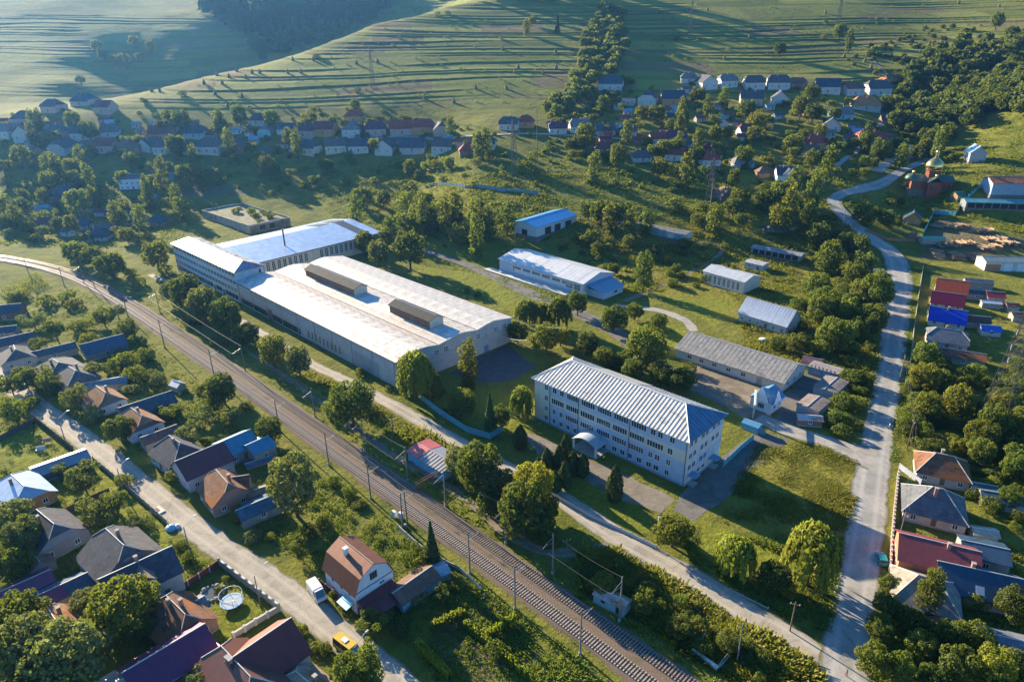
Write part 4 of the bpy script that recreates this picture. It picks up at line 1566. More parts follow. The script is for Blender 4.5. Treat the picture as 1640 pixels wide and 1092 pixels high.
# ---------------------------------------------------------------- railway
RA = [(62, 42.2), (40, 64.2), (21.0, 83.2), (8.6, 95.7), (-10.2, 114.9), (-27.1, 132.2), (-44.7, 150.2), (-90.5, 196.4), (-126.7, 232.2), (-155.0, 259.8), (-181.4, 284.3),
      (-208.6, 306.5), (-233.7, 322.5), (-259.3, 335.0), (-300, 351), (-345, 366)]
lineA = smooth_line(RA, 4)
nA = normals2(lineA)
sgn = 1 if nA[0][0] > 0 else -1
lineB = lineA + nA * (sgn * 4.6)
lineM = lineA + nA * (sgn * 2.3)
wide = M('ballast_stone', (.175, .125, .09), .95, .4, 6, stain=(.10, .10, .04), stain_at=.56, world=True, bump_s=.6)


def ballast():
    k = [(-4.35, .0), (-3.75, .42), (-1.0, .46), (0, .26), (1.0, .46), (3.75, .42), (4.5, .0)]
    vs = []
    rg = np.random.RandomState(3)
    nn = normals2(lineM)
    l = lineM
    for p, n in zip(l, nn):
        j = rg.uniform(-.45, .45, 2)
        for i, (o_, z) in enumerate(k):
            q = p + n * sgn * (o_ + (j[0] if i == 0 else j[1] if i == len(k) - 1 else 0))
            g = float(terr(q[0], q[1])) if q[1] > 312 else 0.0
            vs.append((q[0], q[1], z + g + .005))
    n_, m_ = len(l), len(k)
    idx = np.arange(n_ * m_).reshape(n_, m_)
    Q = np.stack([idx[:-1, :-1], idx[1:, :-1], idx[1:, 1:], idx[:-1, 1:]], -1).reshape(-1, 4)
    if sgn > 0:
        Q = Q[:, ::-1]
    o = put('railway_ballast', np_mesh('railway_ballast', vs, Q, wide))
    tag(o, kind='structure')


ballast()
RAILM = M('rail_steel', (.30, .25, .22), .34, .3, 3, metal=.9)
SLEEP = M('concrete_sleeper', (.34, .29, .25), .9, .25, 3)
SLEEPW = M('timber_sleeper', (.25, .20, .16), .9, .3, 3)


def track(line, label, sm):
    t = empty('railway_track', (line[2][0], line[2][1], 0), 0, label, 'railway track', 'railway tracks')
    o0 = np.array([line[2][0], line[2][1], 0])
    nn = normals2(line)
    gz = np.array([float(terr(p[0], p[1])) if p[1] > 312 else 0.0 for p in line])
    for s in (-1, 1):
        b = MB()
        prof = [(-.07, 0), (-.035, .16), (.035, .16), (.07, 0)]
        for i in range(len(line)):
            for a, z in prof:
                q = line[i] + nn[i] * (s * .76 + a)
                b.v.append((q[0] - o0[0], q[1] - o0[1], .60 + z + gz[i]))
        for i in range(len(line) - 1):
            for j in range(3):
                b.f.append((i * 4 + j, (i + 1) * 4 + j, (i + 1) * 4 + j + 1, i * 4 + j + 1))
                b.m.append(0)
        b.build('rail', RAILM, t)
    seg = np.hypot(*np.diff(line, axis=0).T)
    cum = np.concatenate([[0], np.cumsum(seg)])
    me = MB().box(-1.3, 1.3, -.13, .13, 0, .17).mesh('sleeper', sm)
    rg = random.Random(len(label))
    rest = MB()
    cnt = 0
    s = 0.0
    while s < cum[-1] - 1:
        x, y = np.interp(s, cum, line[:, 0]), np.interp(s, cum, line[:, 1])
        i = min(len(line) - 2, int(np.searchsorted(cum, s)))
        a = math.atan2(nn[i][1], nn[i][0]) + rg.uniform(-.015, .015)
        gz_ = float(terr(x, y)) if y > 312 else 0
        ppx, ppy = to_px(x, y, 0)
        if ppy < 1110 and cnt < 300:
            put('sleeper', me, t, (x - o0[0], y - o0[1], .44 + rg.uniform(-.01, .01)), a)
            cnt += 1
        elif ppy < 1110:
            c_, s_ = math.cos(a), math.sin(a)
            P4 = [(c_ * u - s_ * v + x - o0[0], s_ * u + c_ * v + y - o0[1]) for u, v in ((-1.3, -.13), (1.3, -.13), (1.3, .13), (-1.3, .13))]
            rest.slab([(q[0], q[1], .61 + gz_) for q in P4], .17)
        s += .62 + rg.uniform(-.02, .02)
    r = rest.build('sleepers', sm, t)
    tag(r, kind='stuff')
    return t


track(lineA, 'railway track on the village side, its sleepers pale concrete', SLEEP)
track(lineB, 'darker railway track on the factory side of the line', SLEEPW)

# ---------------------------------------------------------------- masts, lamps, wires
MASTM = M('concrete_mast', (.20, .185, .165), .9, .2, 1)


def mast_tag(nm, px, py, h, label, group, arms=True, az=0.0, twin=False, mat=None, r=.19):
    p = at(px, py)
    t = empty(nm, p, az, label, 'mast', group)
    mt = mat or MASTM
    if twin:
        for s in (-.7, .7):
            MB().tube((s, 0, 0), (s * .7, 0, h), r, r * .75, 8).build('pole', mt, t)
        MB().box(-1, 1, -.1, .1, h - .5, h - .25).build('cross_beam', STEEL, t)
    else:
        MB().tube((0, 0, 0), (0, 0, h), r, r * .7, 8).build('pole', mt, t)
    MB().tube((0, 0, -.1), (0, 0, .7), r * 1.7, r * 1.5, 8).build('footing', CONC, t)
    if arms:
        MB().tube((0, 0, h - 2.2), (3.0, 0, h - 1.9), .03, n=5).build('bracket_arm', STEEL, t)
        MB().tube((0, 0, h - .9), (3.0, 0, h - 1.9), .03, n=4).build('stay_rod', STEEL, t)
        MB().tube((3.0, 0, h - 2.3), (3.0, 0, h - 1.8), .09, n=6).build('insulator', M('insulator', (.25, .12, .08), .4, .1), t)
    return t, p


RAILAZ = R(45)
near = [(929, 1047, 10.6), (825, 974.5, 10.6), (752.7, 917, 10.6), (649, 843, 9.5), (594, 798, 9.5), (527, 745, 9.8), (448, 690, 9.8), (343, 602, 9.8), (264, 557, 11), (205, 507, 9.5),
        (152, 462, 9), (103, 458, 9), (47, 442, 9)]
far = [(991.7, 995, 10.8), (885, 919, 10.4), (810, 870, 10.4), (713.7, 810, 9.8), (653, 770, 9.8), (584, 720, 9.5), (505, 668, 9.5), (393, 595, 9.5), (257, 502, 9.5), (135, 455, 9)]
MP, MQ = [], []
for i, (a_, b_2, h_) in enumerate(near):
    _, p = mast_tag('catenary_mast', a_, b_2, h_, '%s grey catenary mast from the right along the village side of the railway' % ordinal(i + 1), 'masts on the village side of the railway',
                    az=RAILAZ, twin=(i == 3))
    MP.append((p[0], p[1], h_))
for i, (a_, b_2, h_) in enumerate(far):
    _, p = mast_tag('catenary_mast', a_, b_2, h_, '%s grey catenary mast from the right along the factory side of the railway' % ordinal(i + 1), 'masts on the factory side of the railway',
                    az=RAILAZ + math.pi)
    MQ.append((p[0], p[1], h_))


def wire(pts, label, sag=.5, r=.035, name='overhead_wire', grp='overhead wires', mat=None):
    b = MB()
    for a, c in zip(pts[:-1], pts[1:]):
        a, c = np.array(a), np.array(c)
        n = 6
        prev = None
        for k in range(n + 1):
            u = k / n
            q = a + (c - a) * u
            q = (q[0], q[1], q[2] - sag * 4 * u * (1 - u))
            if prev:
                b.tube(prev, q, r, n=3)
            prev = q
    o = b.build(name, mat or M('wire', (.09, .085, .08), .6, .1))
    tag(o, label, 'wire', grp)
    return o


off = np.array([math.cos(RAILAZ), math.sin(RAILAZ)])
wire([(p[0] + off[0] * 3, p[1] + off[1] * 3, h - 2.2) for p, h in [((q[0], q[1]), q[2]) for q in MP[:9]]], 'contact wire over the village side track', .15)
wire([(q[0] - off[0] * 3, q[1] - off[1] * 3, q[2] - 2.2) for q in MQ[:9]], 'contact wire over the factory side track', .15)
wire([(q[0], q[1], q[2] - .1) for q in MQ[:9]], 'feeder wire along the mast tops on the factory side', .6)
wire([(q[0], q[1], q[2] - .1) for q in MP[:9]], 'feeder wire along the mast tops on the village side', .6)

# red-brown signal gantry beam lying over a trackside frame
p = at(690, 764, 2)
t = empty('gantry_frame', p, R(47), 'rusty lattice barrier frame beside the trackside store', 'frame')
RUST = M('rust', (.20, .085, .045), .9, .35, 3)
for z_ in (1.7, 2.5):
    for y_ in (-.4, .4):
        MB().box(-4.6, 4.6, y_ - .07, y_ + .07, z_, z_ + .14).build('lattice_chord', RUST, t)
for i in range(12):
    x_ = -4.4 + i * .8
    MB().tube((x_, -.4, 1.8), (x_ + .8 * (i % 2 - .5), -.4, 2.55), .04, n=4).build('lattice_web', RUST, t)
for x_ in (-4.2, 4.2):
    MB().box(x_ - .2, x_ + .2, -.4, .4, 0, 1.69).build('support', RUST, t)

# steel siding posts / lamp posts along the village street
LAMPS = [(105, 707), (199, 790), (305, 887), (417, 968), (575, 1085)]
for i, (a_, b_2) in enumerate(LAMPS):
    p = at(a_, b_2)
    t = empty('street_lamp', p, R(50), '%s curved-arm street lamp from the left along the village street' % ordinal(i + 1), 'street lamp', 'lamps along the village street')
    MB().tube((0, 0, 0), (0, 0, 7.2), .13, .1, 8).build('post', MASTM, t)
    arm = MB()
    prev = (0, 0, 7.2)
    for k in range(1, 7):
        u = k / 6
        q = (2.6 * math.sin(u * 1.35), 0, 7.2 + 1.9 * u - .55 * u * u * u)
        arm.tube(prev, q, .05, n=5)
        prev = q
    arm.build('curved_arm', STEEL, t)
    MB().box(prev[0] - .1, prev[0] + .55, -.14, .14, prev[2] - .12, prev[2] + .05).build('lamp_head', M('lamp_grey', (.45, .46, .47), .5, .1), t)
# timber poles carrying wires beside the main road and across the yards
POLES = [(1055, 862, 7, 'pole with a sign box beside the clipped lawn'), (1348, 370, 11, 'tall dark pole where the main road bends'), (1380, 420, 8, 'pole at the bend below the tall pole'),
         (1440, 610, 9, 'pole beside the right hand verge level with the pylon'), (1452, 720, 9, 'pole at the wall of the rusty hipped house'), (1436, 875, 9, 'pole behind the brick garden wall'),
         (1378, 505, 8, 'white-topped pole on the left verge of the main road'), (1180, 1060, 9, 'pole beside the stream culvert'), (1265, 1010, 7, 'pole on the verge of the gravel lane'),
         (630, 700, 7, 'short pole by the gravel lane behind the store'), (907, 905, 7, 'thin pole with lamp beside the footpath'), (1138, 330, 15, 'tall lattice-topped pole in the meadow'),
         (1463, 300, 8, 'white pole beside the uphill road'), (820, 285, 22, 'tall pole at the foot of the terraced hill'), (860, 240, 26, 'slim white mast below the terraced hill')]
PP = {}
for i, (a_, b_2, h_, lb) in enumerate(POLES):
    p = at(a_, b_2)
    PP[i] = p
    t = empty('utility_pole', p, R(20 * i), lb, 'pole', 'utility poles')
    MB().tube((0, 0, -.3), (0, 0, h_), .15 if h_ < 12 else .3, .11, 7).build('pole', MASTM if i % 2 else WOOD, t)
    MB().box(-.9, .9, -.06, .06, h_ - .7, h_ - .56).build('crossarm', WOOD, t)
    for x_ in (-.75, 0, .75):
        MB().tube((x_, 0, h_ - .55), (x_, 0, h_ - .3), .05, n=5).build('insulator', WHITE, t)
    if i == 0:
        MB().box(-.5, .5, -.2, .2, h_ - 2.2, h_ - 1.2).build('sign_box', M('sign_blue_grey', (.3, .36, .42), .6, .1), t)
top = lambda i: (PP[i][0], PP[i][1], PP[i][2] + POLES[i][2] - .4)
wire([top(5), top(4), top(3), top(1)], 'power line along the right side of the main road', .8, .03)
wire([(top(5)[0] + .8, top(5)[1], top(5)[2] - .3), (top(4)[0] + .8, top(4)[1], top(4)[2] - .3), (top(3)[0] + .8, top(3)[1], top(3)[2] - .3)], 'second, lower cable along the right side of the main road', .9, .03)
a_, c_ = at(790, 552), at(858, 592)
wire([(a_[0], a_[1], 5.5), (c_[0] - 3, c_[1] - 3, 12)], 'pale cable sagging from the hall gable to the office roof', 1.2, .05, mat=WHITE)
a_, c_ = at(822, 545), at(905, 580)
wire([(a_[0], a_[1], 8), (c_[0], c_[1], 12.5)], 'thin pale cable from the hall corner to the far office eave', .8, .04, mat=WHITE)


# ---------------------------------------------------------------- lattice pylons
def pylon(px, py, h, w, label, levels=9, arms=((.62, 4.5), (.74, 5.2), (.86, 4.2)), r=.13):
    p = at(px, py)
    t = empty('lattice_pylon', p, R(35), label, 'pylon', 'power line pylons')
    pm = M('pylon_steel', (.14, .12, .105), .7, .25, 2, metal=.3)
    zs = [h * (1 - (1 - i / levels) ** 1.25) for i in range(levels + 1)]
    wd = [w * (1 - .82 * z / h) for z in zs]
    cor = [(-1, -1), (1, -1), (1, 1), (-1, 1)]
    for sx, sy in cor:
        b = MB()
        for i in range(levels):
            b.tube((sx * wd[i], sy * wd[i], zs[i]), (sx * wd[i + 1], sy * wd[i + 1], zs[i + 1]), r, n=4)
        b.build('leg', pm, t)
    for s in range(4):
        (ax, ay), (bx, by) = cor[s], cor[(s + 1) % 4]
        b = MB()
        for i in range(levels):
            b.tube((ax * wd[i], ay * wd[i], zs[i]), (bx * wd[i + 1], by * wd[i + 1], zs[i + 1]), r * .55, n=3)
            b.tube((bx * wd[i], by * wd[i], zs[i]), (ax * wd[i + 1], ay * wd[i + 1], zs[i + 1]), r * .55, n=3)
            b.tube((ax * wd[i + 1], ay * wd[i + 1], zs[i + 1]), (bx * wd[i + 1], by * wd[i + 1], zs[i + 1]), r * .5, n=3)
        b.build('bracing', pm, t)
    for f, l in arms:
        b = MB()
        z = h * f
        for s in (-1, 1):
            b.tube((0, -.5, z), (s * l, 0, z + .3), r * .7, n=4)
            b.tube((0, .5, z), (s * l, 0, z + .3), r * .7, n=4)
            b.tube((0, 0, z + 1.8), (s * l, 0, z + .3), r * .6, n=4)
        b.build('crossarm', pm, t)
        for s in (-1, 1):
            MB().tube((s * l, 0, z + .2), (s * l, 0, z - 1.3), .12, n=6).build('insulator', M('insulator_glass', (.4, .45, .45), .3, .1), t)
    return p


pylon(1594, 672, 33, 3.6, 'large rusty lattice pylon standing in the scrub on the right', 11, r=.1)
pylon(822, 262, 27, 2.0, 'lattice pylon beside the village lane below the terraces')
pylon(1137, 322, 24, 1.8, 'lattice pylon beside the overgrown meadow')
pylon(597, 140, 34, 1.8, 'distant lattice pylon on the left of the terraced hill', 7)
pylon(1105, 55, 34, 1.8, 'distant lattice pylon high on the right of the terraced hill', 7)
pylon(1342, 40, 34, 2.0, 'distant lattice pylon on the upper right slope', 7)
pylon(200, 140, 26, 1.5, 'hazy thin pylon at the left foot of the terraced hill', 7)


# ---------------------------------------------------------------- fences and walls
def fence(name, label, pts, h, mat, panel=2.5, th=.08, post=None, cat='fence', cap=None, gap=.0, pw=.11, h_post=.12, world=False):
    w = [np.array(p) if world else at(*p)[:2] for p in pts]
    o = w[0]
    z0 = float(terr(o[0], o[1])) if o[1] > 312 else 0
    t = empty(name, (o[0], o[1], z0), 0, label, cat)
    pm = post or mat
    pme = MB().box(-pw, pw, -pw, pw, -.6, h + h_post).mesh('post', pm)
    first = True
    for a, c in zip(w[:-1], w[1:]):
        ln = float(np.hypot(*(c - a)))
        n = max(1, int(round(ln / panel)))
        az = math.atan2(c[1] - a[1], c[0] - a[0])
        pl_ = ln / n
        key = MB().box(pw, pl_ - pw, -th / 2, th / 2, gap - (.4 if gap == 0 else 0), h).mesh('panel', mat)
        cme = MB().box(pw, pl_ - pw, -th, th, h + .002, h + .08).mesh('coping', cap) if cap else None
        for i in range(n):
            q = a + (c - a) * i / n
            zz = (float(terr(q[0], q[1])) if q[1] > 312 else 0) - z0
            put('panel', key, t, (q[0] - o[0], q[1] - o[1], zz), az)
            if cme:
                put('coping', cme, t, (q[0] - o[0], q[1] - o[1], zz), az)
            put('post', pme, t, (q[0] - o[0], q[1] - o[1], zz), az)
    q = w[-1]
    zz = (float(terr(q[0], q[1])) if q[1] > 312 else 0) - z0
    put('post', pme, t, (q[0] - o[0], q[1] - o[1], zz), az)
    return t


GREYF = M('grey_fence', (.33, .32, .31), .9, .2, 1)
REDF = M('dark_red_fence', (.19, .05, .045), .8, .2, 1)
BROWNF = M('brown_plank_fence', (.19, .12, .075), .9, .3, 2)
PINKF = M('pinkish_brick_wall', (.42, .25, .19), .9, .3, 2.5)
PALEF = M('pale_block_wall', (.55, .53, .49), .9, .15, 1.5)
GRNF = M('green_fence', (.12, .30, .28), .75, .2, 1)
fence('factory_fence', 'turquoise concrete panel fence between the hall and the gravel lane', [(672, 638), (705, 664), (748, 692), (785, 703), (805, 690)], 1.9, TEAL, 3.0, post=TEAL)
fence('lawn_fence', 'low pale fence between the clipped lawn and the gravel lane', [(880, 790), (945, 828), (1010, 858), (1050, 878)], .9, PALEF, 2.5)
fence('parking_fence', 'turquoise fence running from the office end to the gate hut', [(1158, 748), (1185, 722), (1206, 704)], 1.7, TEAL, 2.5)
fence('gate_side_fence', 'short turquoise fence beside the factory drive', [(1190, 686), (1224, 697)], 1.6, TEAL, 2.2)
fence('kerb_rail', 'low concrete edging along the office side of the gravel lane', [(1050, 876), (1110, 915), (1170, 945), (1230, 975)], .35, CONC, 3.0)
fence('brick_boundary_wall', 'crenellated pinkish wall along the right side of the main road', [(1438, 760), (1432, 815), (1428, 860), (1424, 915)], 1.5, PINKF, 1.6, .25, PALEF, 'wall', None, 0, .2, .35)
fence('white_garden_wall', 'short pale wall facing the road above the brick boundary wall', [(1440, 750), (1474, 776)], 1.5, M('bluish_white_wall', (.36, .38, .44), .8, .1), 2.4, .2, None, 'wall')
fence('street_wall', 'grey block wall with pillars between the pool garden and the street', [(352, 905), (385, 930), (418, 955), (448, 978)], 1.7, CONC, 2.2, .2, CONC, 'wall', PALEF, 0, .22, .3)
fence('pool_garden_wall', 'low grey wall with pale pillars below the trampoline garden', [(375, 1022), (410, 1000), (448, 978)], 1.3, CONC, 2.4, .2, PALEF, 'wall', PALEF, 0, .22, .3)
fence('pool_garden_fence', 'dark red fence with pale base above the trampoline garden', [(284, 950), (320, 927), (352, 905)], 1.5, REDF, 2.3, .1, PALEF)
fence('white_house_fence', 'dark red fence in front of the white gabled house', [(512, 935), (545, 962), (578, 985)], 1.4, REDF, 2.2, .1, CONC)
fence('street_fence', 'grey plank fence along the street beside the sloping orchard', [(150, 738), (195, 775), (240, 815), (268, 840)], 1.4, GREYF, 2.4)
fence('upper_street_fence', 'dark fence along the street beside the yellow lawn', [(55, 672), (90, 700), (118, 722)], 1.6, M('dark_plank', (.10, .09, .085), .9, .2), 2.4)
fence('lawn_divider', 'dark divider fence between the yellow lawn and its neighbour', [(0, 706), (30, 690), (55, 677)], 1.5, M('dark_plank', (.10, .09, .085), .9, .2), 2.4)
fence('orchard_fence', 'weathered plank fence crossing the sloping orchard', [(90, 828), (130, 808), (175, 788)], 1.2, BROWNF, 2.4)
fence('pipe_fence', 'pale curved pipe rail along the gardens below the railway', [(637, 845), (665, 870), (690, 890), (735, 912), (770, 945)], .9, PALEF, 4.0, .12)
fence('meadow_fence', 'long turquoise concrete fence across the meadow behind the yard', [(682, 302), (700, 296), (745, 301), (800, 306), (862, 312)], 2.0, M('faded_turquoise', (.18, .30, .33), .85, .2), 3.5)
fence('sawmill_fence', 'teal sheet fence around the timber yard', [(1478, 378), (1495, 342), (1530, 346), (1540, 328), (1568, 303), (1590, 300)], 2.6, TEAL, 2.5, .08)
fence('roadside_plank_fence', 'orange-brown plank fence beside the wooden house at the road bend', [(1385, 372), (1420, 385), (1466, 388)], 1.4, M('orange_planks', (.36, .19, .09), .85, .25, 2), 2.5)
fence('verge_fence', 'thin pale fence on the right verge below the coloured houses', [(1478, 430), (1470, 480), (1463, 530), (1458, 580)], 1.2, PALEF, 2.6, .06)

# ---------------------------------------------------------------- houses near the camera
def nh(name, label, px, py, az, L, W, hw, hr, k=1.0, wall=(.5, .48, .45), roof=(.2, .2, .2), rk='sheet', wins=(3, 2), cat='house', **kw):
    return house(name, label, cat, at(px, py, hw + hr), az, L, W, hw, hr, k=k, wall=wall, roof=roof, rk=rk, wins=wins, **kw)


def shed(name, label, px, py, az, L, W, hw, hr, wall=(.33, .29, .25), roof=(.2, .2, .2), rk='sheet', wins=(1, 0), **kw):
    return house(name, label, 'shed', at(px, py, hw + hr), az, L, W, hw, hr, k=1.0, wall=wall, roof=roof, rk=rk, wins=wins, chim=0, o=.3, **kw)


GREYR, DARKR = (.17, .165, .17), (.085, .095, .115)
RUSTR = (.27, .165, .10)
nh('blue_tin_house', 'house with shiny pale blue tin roof and orange walls at the left edge', 28, 769, -38, 13, 10, 3.0, 2.9, .35, (.42, .23, .10), (.38, .47, .58), 'metal')
nh('grey_gabled_house', 'grey sheet-roofed house with pale blue boarded gable below the blue tin house', 72, 827, -36, 11.5, 10.5, 3.2, 4.0, .62, (.30, .27, .25), (.09, .088, .10),
   gablec=(.52, .56, .6))
shed('small_brown_shed', 'small brown-roofed shed beside the grey house with boarded gable', 55, 889, -40, 6, 5, 2.2, 1.3, roof=(.20, .13, .10))
nh('half_hipped_house', 'large grey half-hipped house with white gable wall beside the orchard', 183, 859, -39, 11.5, 12, 3.6, 4.4, .66, (.50, .52, .56), (.115, .11, .112), gablec=(.55, .58, .63))
t = nh('dormer_house', 'two-storey dark-roofed house with a gabled dormer beside a yellow-green tree', 218, 900, 43, 12.5, 9, 5.0, 3.0, 1.0, (.52, .50, .46), (.075, .08, .10), storeys=2, wins=(2, 2))
b = MB()
b.box(-1.2, 1.6, -4.9, -1.5, 4.9, 6.3)
b.build('dormer_wall', wallm((.55, .54, .52)), t)
b = MB()
b.slab([(-1.6, -5.3, 6.2), (.2, -5.3, 7.6), (.2, -.4, 7.6), (-1.6, -.4, 6.2)], .1)
b.slab([(.2, -5.3, 7.6), (2.0, -5.3, 6.2), (2.0, -.4, 6.2), (.2, -.4, 7.6)], .1)
b.build('dormer_roof', roofm((.26, .19, .15)), t)
window(t, .2, -4.92, 5.15, 1.9, .95, 'front', 4, .1)
t = shed('long_garden_shed', 'long low shed, its roof part purple and part dark blue', 119, 926, 45, 14.5, 5.5, 2.3, 1.0, roof=(.075, .10, .135), wins=(3, 0))
MB().slab([(-7.6, -3.06, 2.34), (-2.2, -3.06, 2.34), (-2.2, -.05, 3.36), (-7.6, -.05, 3.36)], .05).build('purple_roof_half', roofm((.20, .055, .10), 'metal'), t)
shed('purple_shed', 'purple-roofed shed at the left edge below the grey houses', 32, 933, 45, 10, 5.5, 2.3, 1.0, roof=(.22, .065, .11), rk='metal')
nh('rust_tiled_house', 'small house with sunlit rusty half-hipped roof between two big trees', 86, 988, -42, 9.5, 9, 2.9, 3.6, .7, (.42, .38, .32), (.30, .17, .10), 'rust')
nh('brown_tiled_house', 'brown-tiled half-hipped house with two chimneys beside the trampoline garden', 281, 968, -40, 10, 9, 2.9, 3.4, .6, (.36, .22, .16), (.16, .095, .07), 'rust', chim=2)
shed('slate_leanto', 'little slate-roofed lean-to beside the trampoline garden', 306, 966, 48, 4.6, 4, 2.4, .9, roof=(.16, .18, .20))
nh('purple_roofed_house', 'long house with deep purple metal roof near the bottom edge', 264, 1036, 47, 13, 8.5, 4.2, 2.6, 1.0, (.45, .42, .4), (.15, .045, .10), 'metal', chim=0)
shed('purple_annex', 'low purple-roofed annex in front of the long purple house', 300, 1066, 47, 11, 6, 2.6, .9, roof=(.14, .05, .12), rk='metal')
shed('white_roofed_shed', 'shed with dappled white roof under the bottom left trees', 200, 1084, 47, 9, 7, 3.0, .8, roof=(.55, .53, .5), rk='metal')
t = nh('red_roofed_house', 'large house with wine red roof and pale walls at the bottom edge', 417, 1022, 49, 11, 10, 4.4, 4.0, 1.0, (.60, .57, .5), (.21, .05, .045), 'metal', chim=0)
t2 = nh('red_brown_wing', 'half-hipped brown-red wing adjoining the wine red house', 377, 1058, -41, 13, 10, 4.2, 3.8, .5, (.5, .46, .4), (.20, .085, .06), 'metal', chim=2)
nh('white_gable_roof_house', 'small house with pale and rusty roof at the bottom edge beside the street', 490, 1088, -38, 7, 7, 2.6, 2.2, .7, (.45, .42, .38), (.33, .25, .18), 'rust')

# the white house with the gambrel roof
p = at(570, 881, 9.6)
t = empty('white_gambrel_house', p, R(-44), 'white house with brown two-pitch roof facing the village street', 'house')
FOOT.append((p[0], p[1], 7))
gw = wallm((.66, .66, .67))
L2, W2 = 5.2, 4.4
pr = [(-W2, 0), (W2, 0), (W2, 4.9), (3.1, 7.9), (0, 9.5), (-3.1, 7.9), (-W2, 4.9)]
b = MB()
b.poly([(L2, y, z) for y, z in pr])
b.poly([(-L2, -y, z) for y, z in pr])
b.poly([(-L2, -W2, 0), (L2, -W2, 0), (L2, -W2, 4.9), (-L2, -W2, 4.9)])
b.poly([(L2, W2, 0), (-L2, W2, 0), (-L2, W2, 4.9), (L2, W2, 4.9)])
b.build('wall', gw, t)
b = MB()
lx = L2 + .5
for s in (-1, 1):
    q = [(-lx, s * (W2 + .35), 4.65), (lx, s * (W2 + .35), 4.65), (lx, s * 3.25, 8.05), (-lx, s * 3.25, 8.05)]
    b.slab(q if s < 0 else q[::-1], .16)
    q = [(-lx, s * 3.25, 8.06), (lx, s * 3.25, 8.06), (lx, 0, 9.72), (-lx, 0, 9.72)]
    b.slab(q if s < 0 else q[::-1], .16)
ro = b.build('roof', roofm((.20, .085, .05), 'metal'), t)
MB().tube((-lx, 0, 9.78), (lx, 0, 9.78), .1, n=5).build('ridge_cap', M('tan_cap', (.5, .36, .25), .6, .1), ro)
MB().box(-1.6, -.9, -1.9, -1.1, 8.0, 10.4).build('chimney', wallm((.7, .7, .68)), ro)
MB().box(-1.7, -.8, -2.0, -1.0, 10.41, 10.52).build('chimney_cap', WHITE, ro)
MB().box(L2 + .004, L2 + .06, -W2 + .1, W2 - .1, 4.75, 4.95).build('gable_band', M('dark_band', (.1, .1, .11), .7, .1), t)
window(t, L2 + .01, 0, 5.9, 1.7, 1.7, 'right', 3, .12, M('brown_frame', (.25, .15, .09), .7, .2))
window(t, L2 + .01, 1.7, 3.6, 1.2, .7, 'right', 2, .1)
for x_ in (-2.5, 0.5, 3.2):
    window(t, x_, -W2 - .01, 1.2, .8, .9, 'front', 1, .1)
    window(t, x_, -W2 - .01, 3.3, .9, 1.0, 'front', 1, .1)
MB().slab([(L2 + .2, -W2 + .1, 3.3), (L2 + 5.4, -W2 + .1, 2.5), (L2 + 5.4, W2 - .6, 2.5), (L2 + .2, W2 - .6, 3.3)], .14).build('porch_roof', roofm((.17, .05, .055), 'metal'), t)
for y_ in (-W2 + .4, W2 - .9):
    MB().box(L2 + 5.0, L2 + 5.2, y_ - .1, y_ + .1, 0, 2.35).build('porch_post', WHITE, t)
MB().box(L2 + .1, L2 + 4.9, W2 - 1.0, W2 - .8, 0, 2.4).build('porch_wall', wallm((.2, .34, .42)), t)
MB().slab([(1.5, -W2 - 2.0, 2.2), (4.8, -W2 - 2.0, 2.2), (4.8, -W2 - .05, 2.7), (1.5, -W2 - .05, 2.7)], .08).build('awning', roofm((.30, .52, .58), 'metal'), t)
shed('brown_barn', 'brown-roofed barn beside the white gambrel house', 661, 927, 47, 9.5, 5.2, 2.4, 1.2, wall=(.2, .32, .38), roof=(.17, .10, .075))
shed('junk_shelter', 'small blue-grey shelter beside the dark spruce below the railway', 698, 910, 30, 4.5, 3.4, 1.9, .5, roof=(.34, .40, .44))

# row of houses between the street and the railway
nh('grey_hip_house', 'grey hipped house with white ridge lines beside the maroon roof', 279, 703, -39, 10.5, 9.5, 3.2, 3.8, .35, (.5, .48, .45), (.10, .097, .10))
nh('maroon_barn', 'maroon gable-roofed barn between the grey hipped house and the teal barn', 320, 722, 47, 11.5, 9, 4.2, 3.2, 1.0, (.46, .46, .47), (.17, .06, .065), 'metal', chim=0)
nh('teal_barn', 'barn with bright teal metal roof below the railway', 376, 698, 48, 8, 9, 3.2, 2.2, 1.0, (.2, .28, .3), (.08, .26, .36), 'metal', chim=0, cat='barn')
shed('teal_leanto', 'smaller lower teal roof adjoining the teal barn', 412, 705, 48, 6, 7, 3.2, 1.3, roof=(.07, .24, .34), rk='metal')
shed('tarp_stack', 'low stack under a dark blue sheet behind the maroon barn', 413, 736, 35, 6.2, 2.6, .9, .25, wall=(.12, .14, .17), roof=(.10, .14, .19), wins=(0, 0), doors=False)
nh('rust_gabled_house', 'brick house with rust-brown tiled roof beside the maroon barn', 355, 762, -48, 9.5, 9, 3.4, 3.6, .7, (.36, .22, .17), (.22, .12, .075), 'rust')
shed('rust_wing', 'dark brown tiled wing behind the rust-brown house', 372, 764, 15, 7, 6, 3.0, 2.4, roof=(.12, .075, .06), rk='rust')
shed('navy_leanto', 'dark blue low-roofed building at the end of the brick house', 412, 803, 40, 9.5, 6, 2.5, 1.0, roof=(.06, .115, .16))
shed('brown_hatch_shed', 'little brown-roofed shed behind the dark blue low building', 411, 783, 30, 4, 3, 2.4, .5, roof=(.22, .16, .12))
nh('dark_long_barn', 'long dark-roofed barn behind the rusty roofed cottages', 233, 639, 44, 14, 7.5, 3.0, 2.0, 1.0, (.3, .3, .3), (.08, .10, .12), chim=0, cat='barn')
nh('rust_cottage', 'cottage with sunlit rusty half-hipped roof and pale porch, left of two', 161, 623, -40, 10, 9, 3.0, 3.4, .55, (.55, .55, .53), RUSTR, 'rust', gablec=(.3, .3, .3))
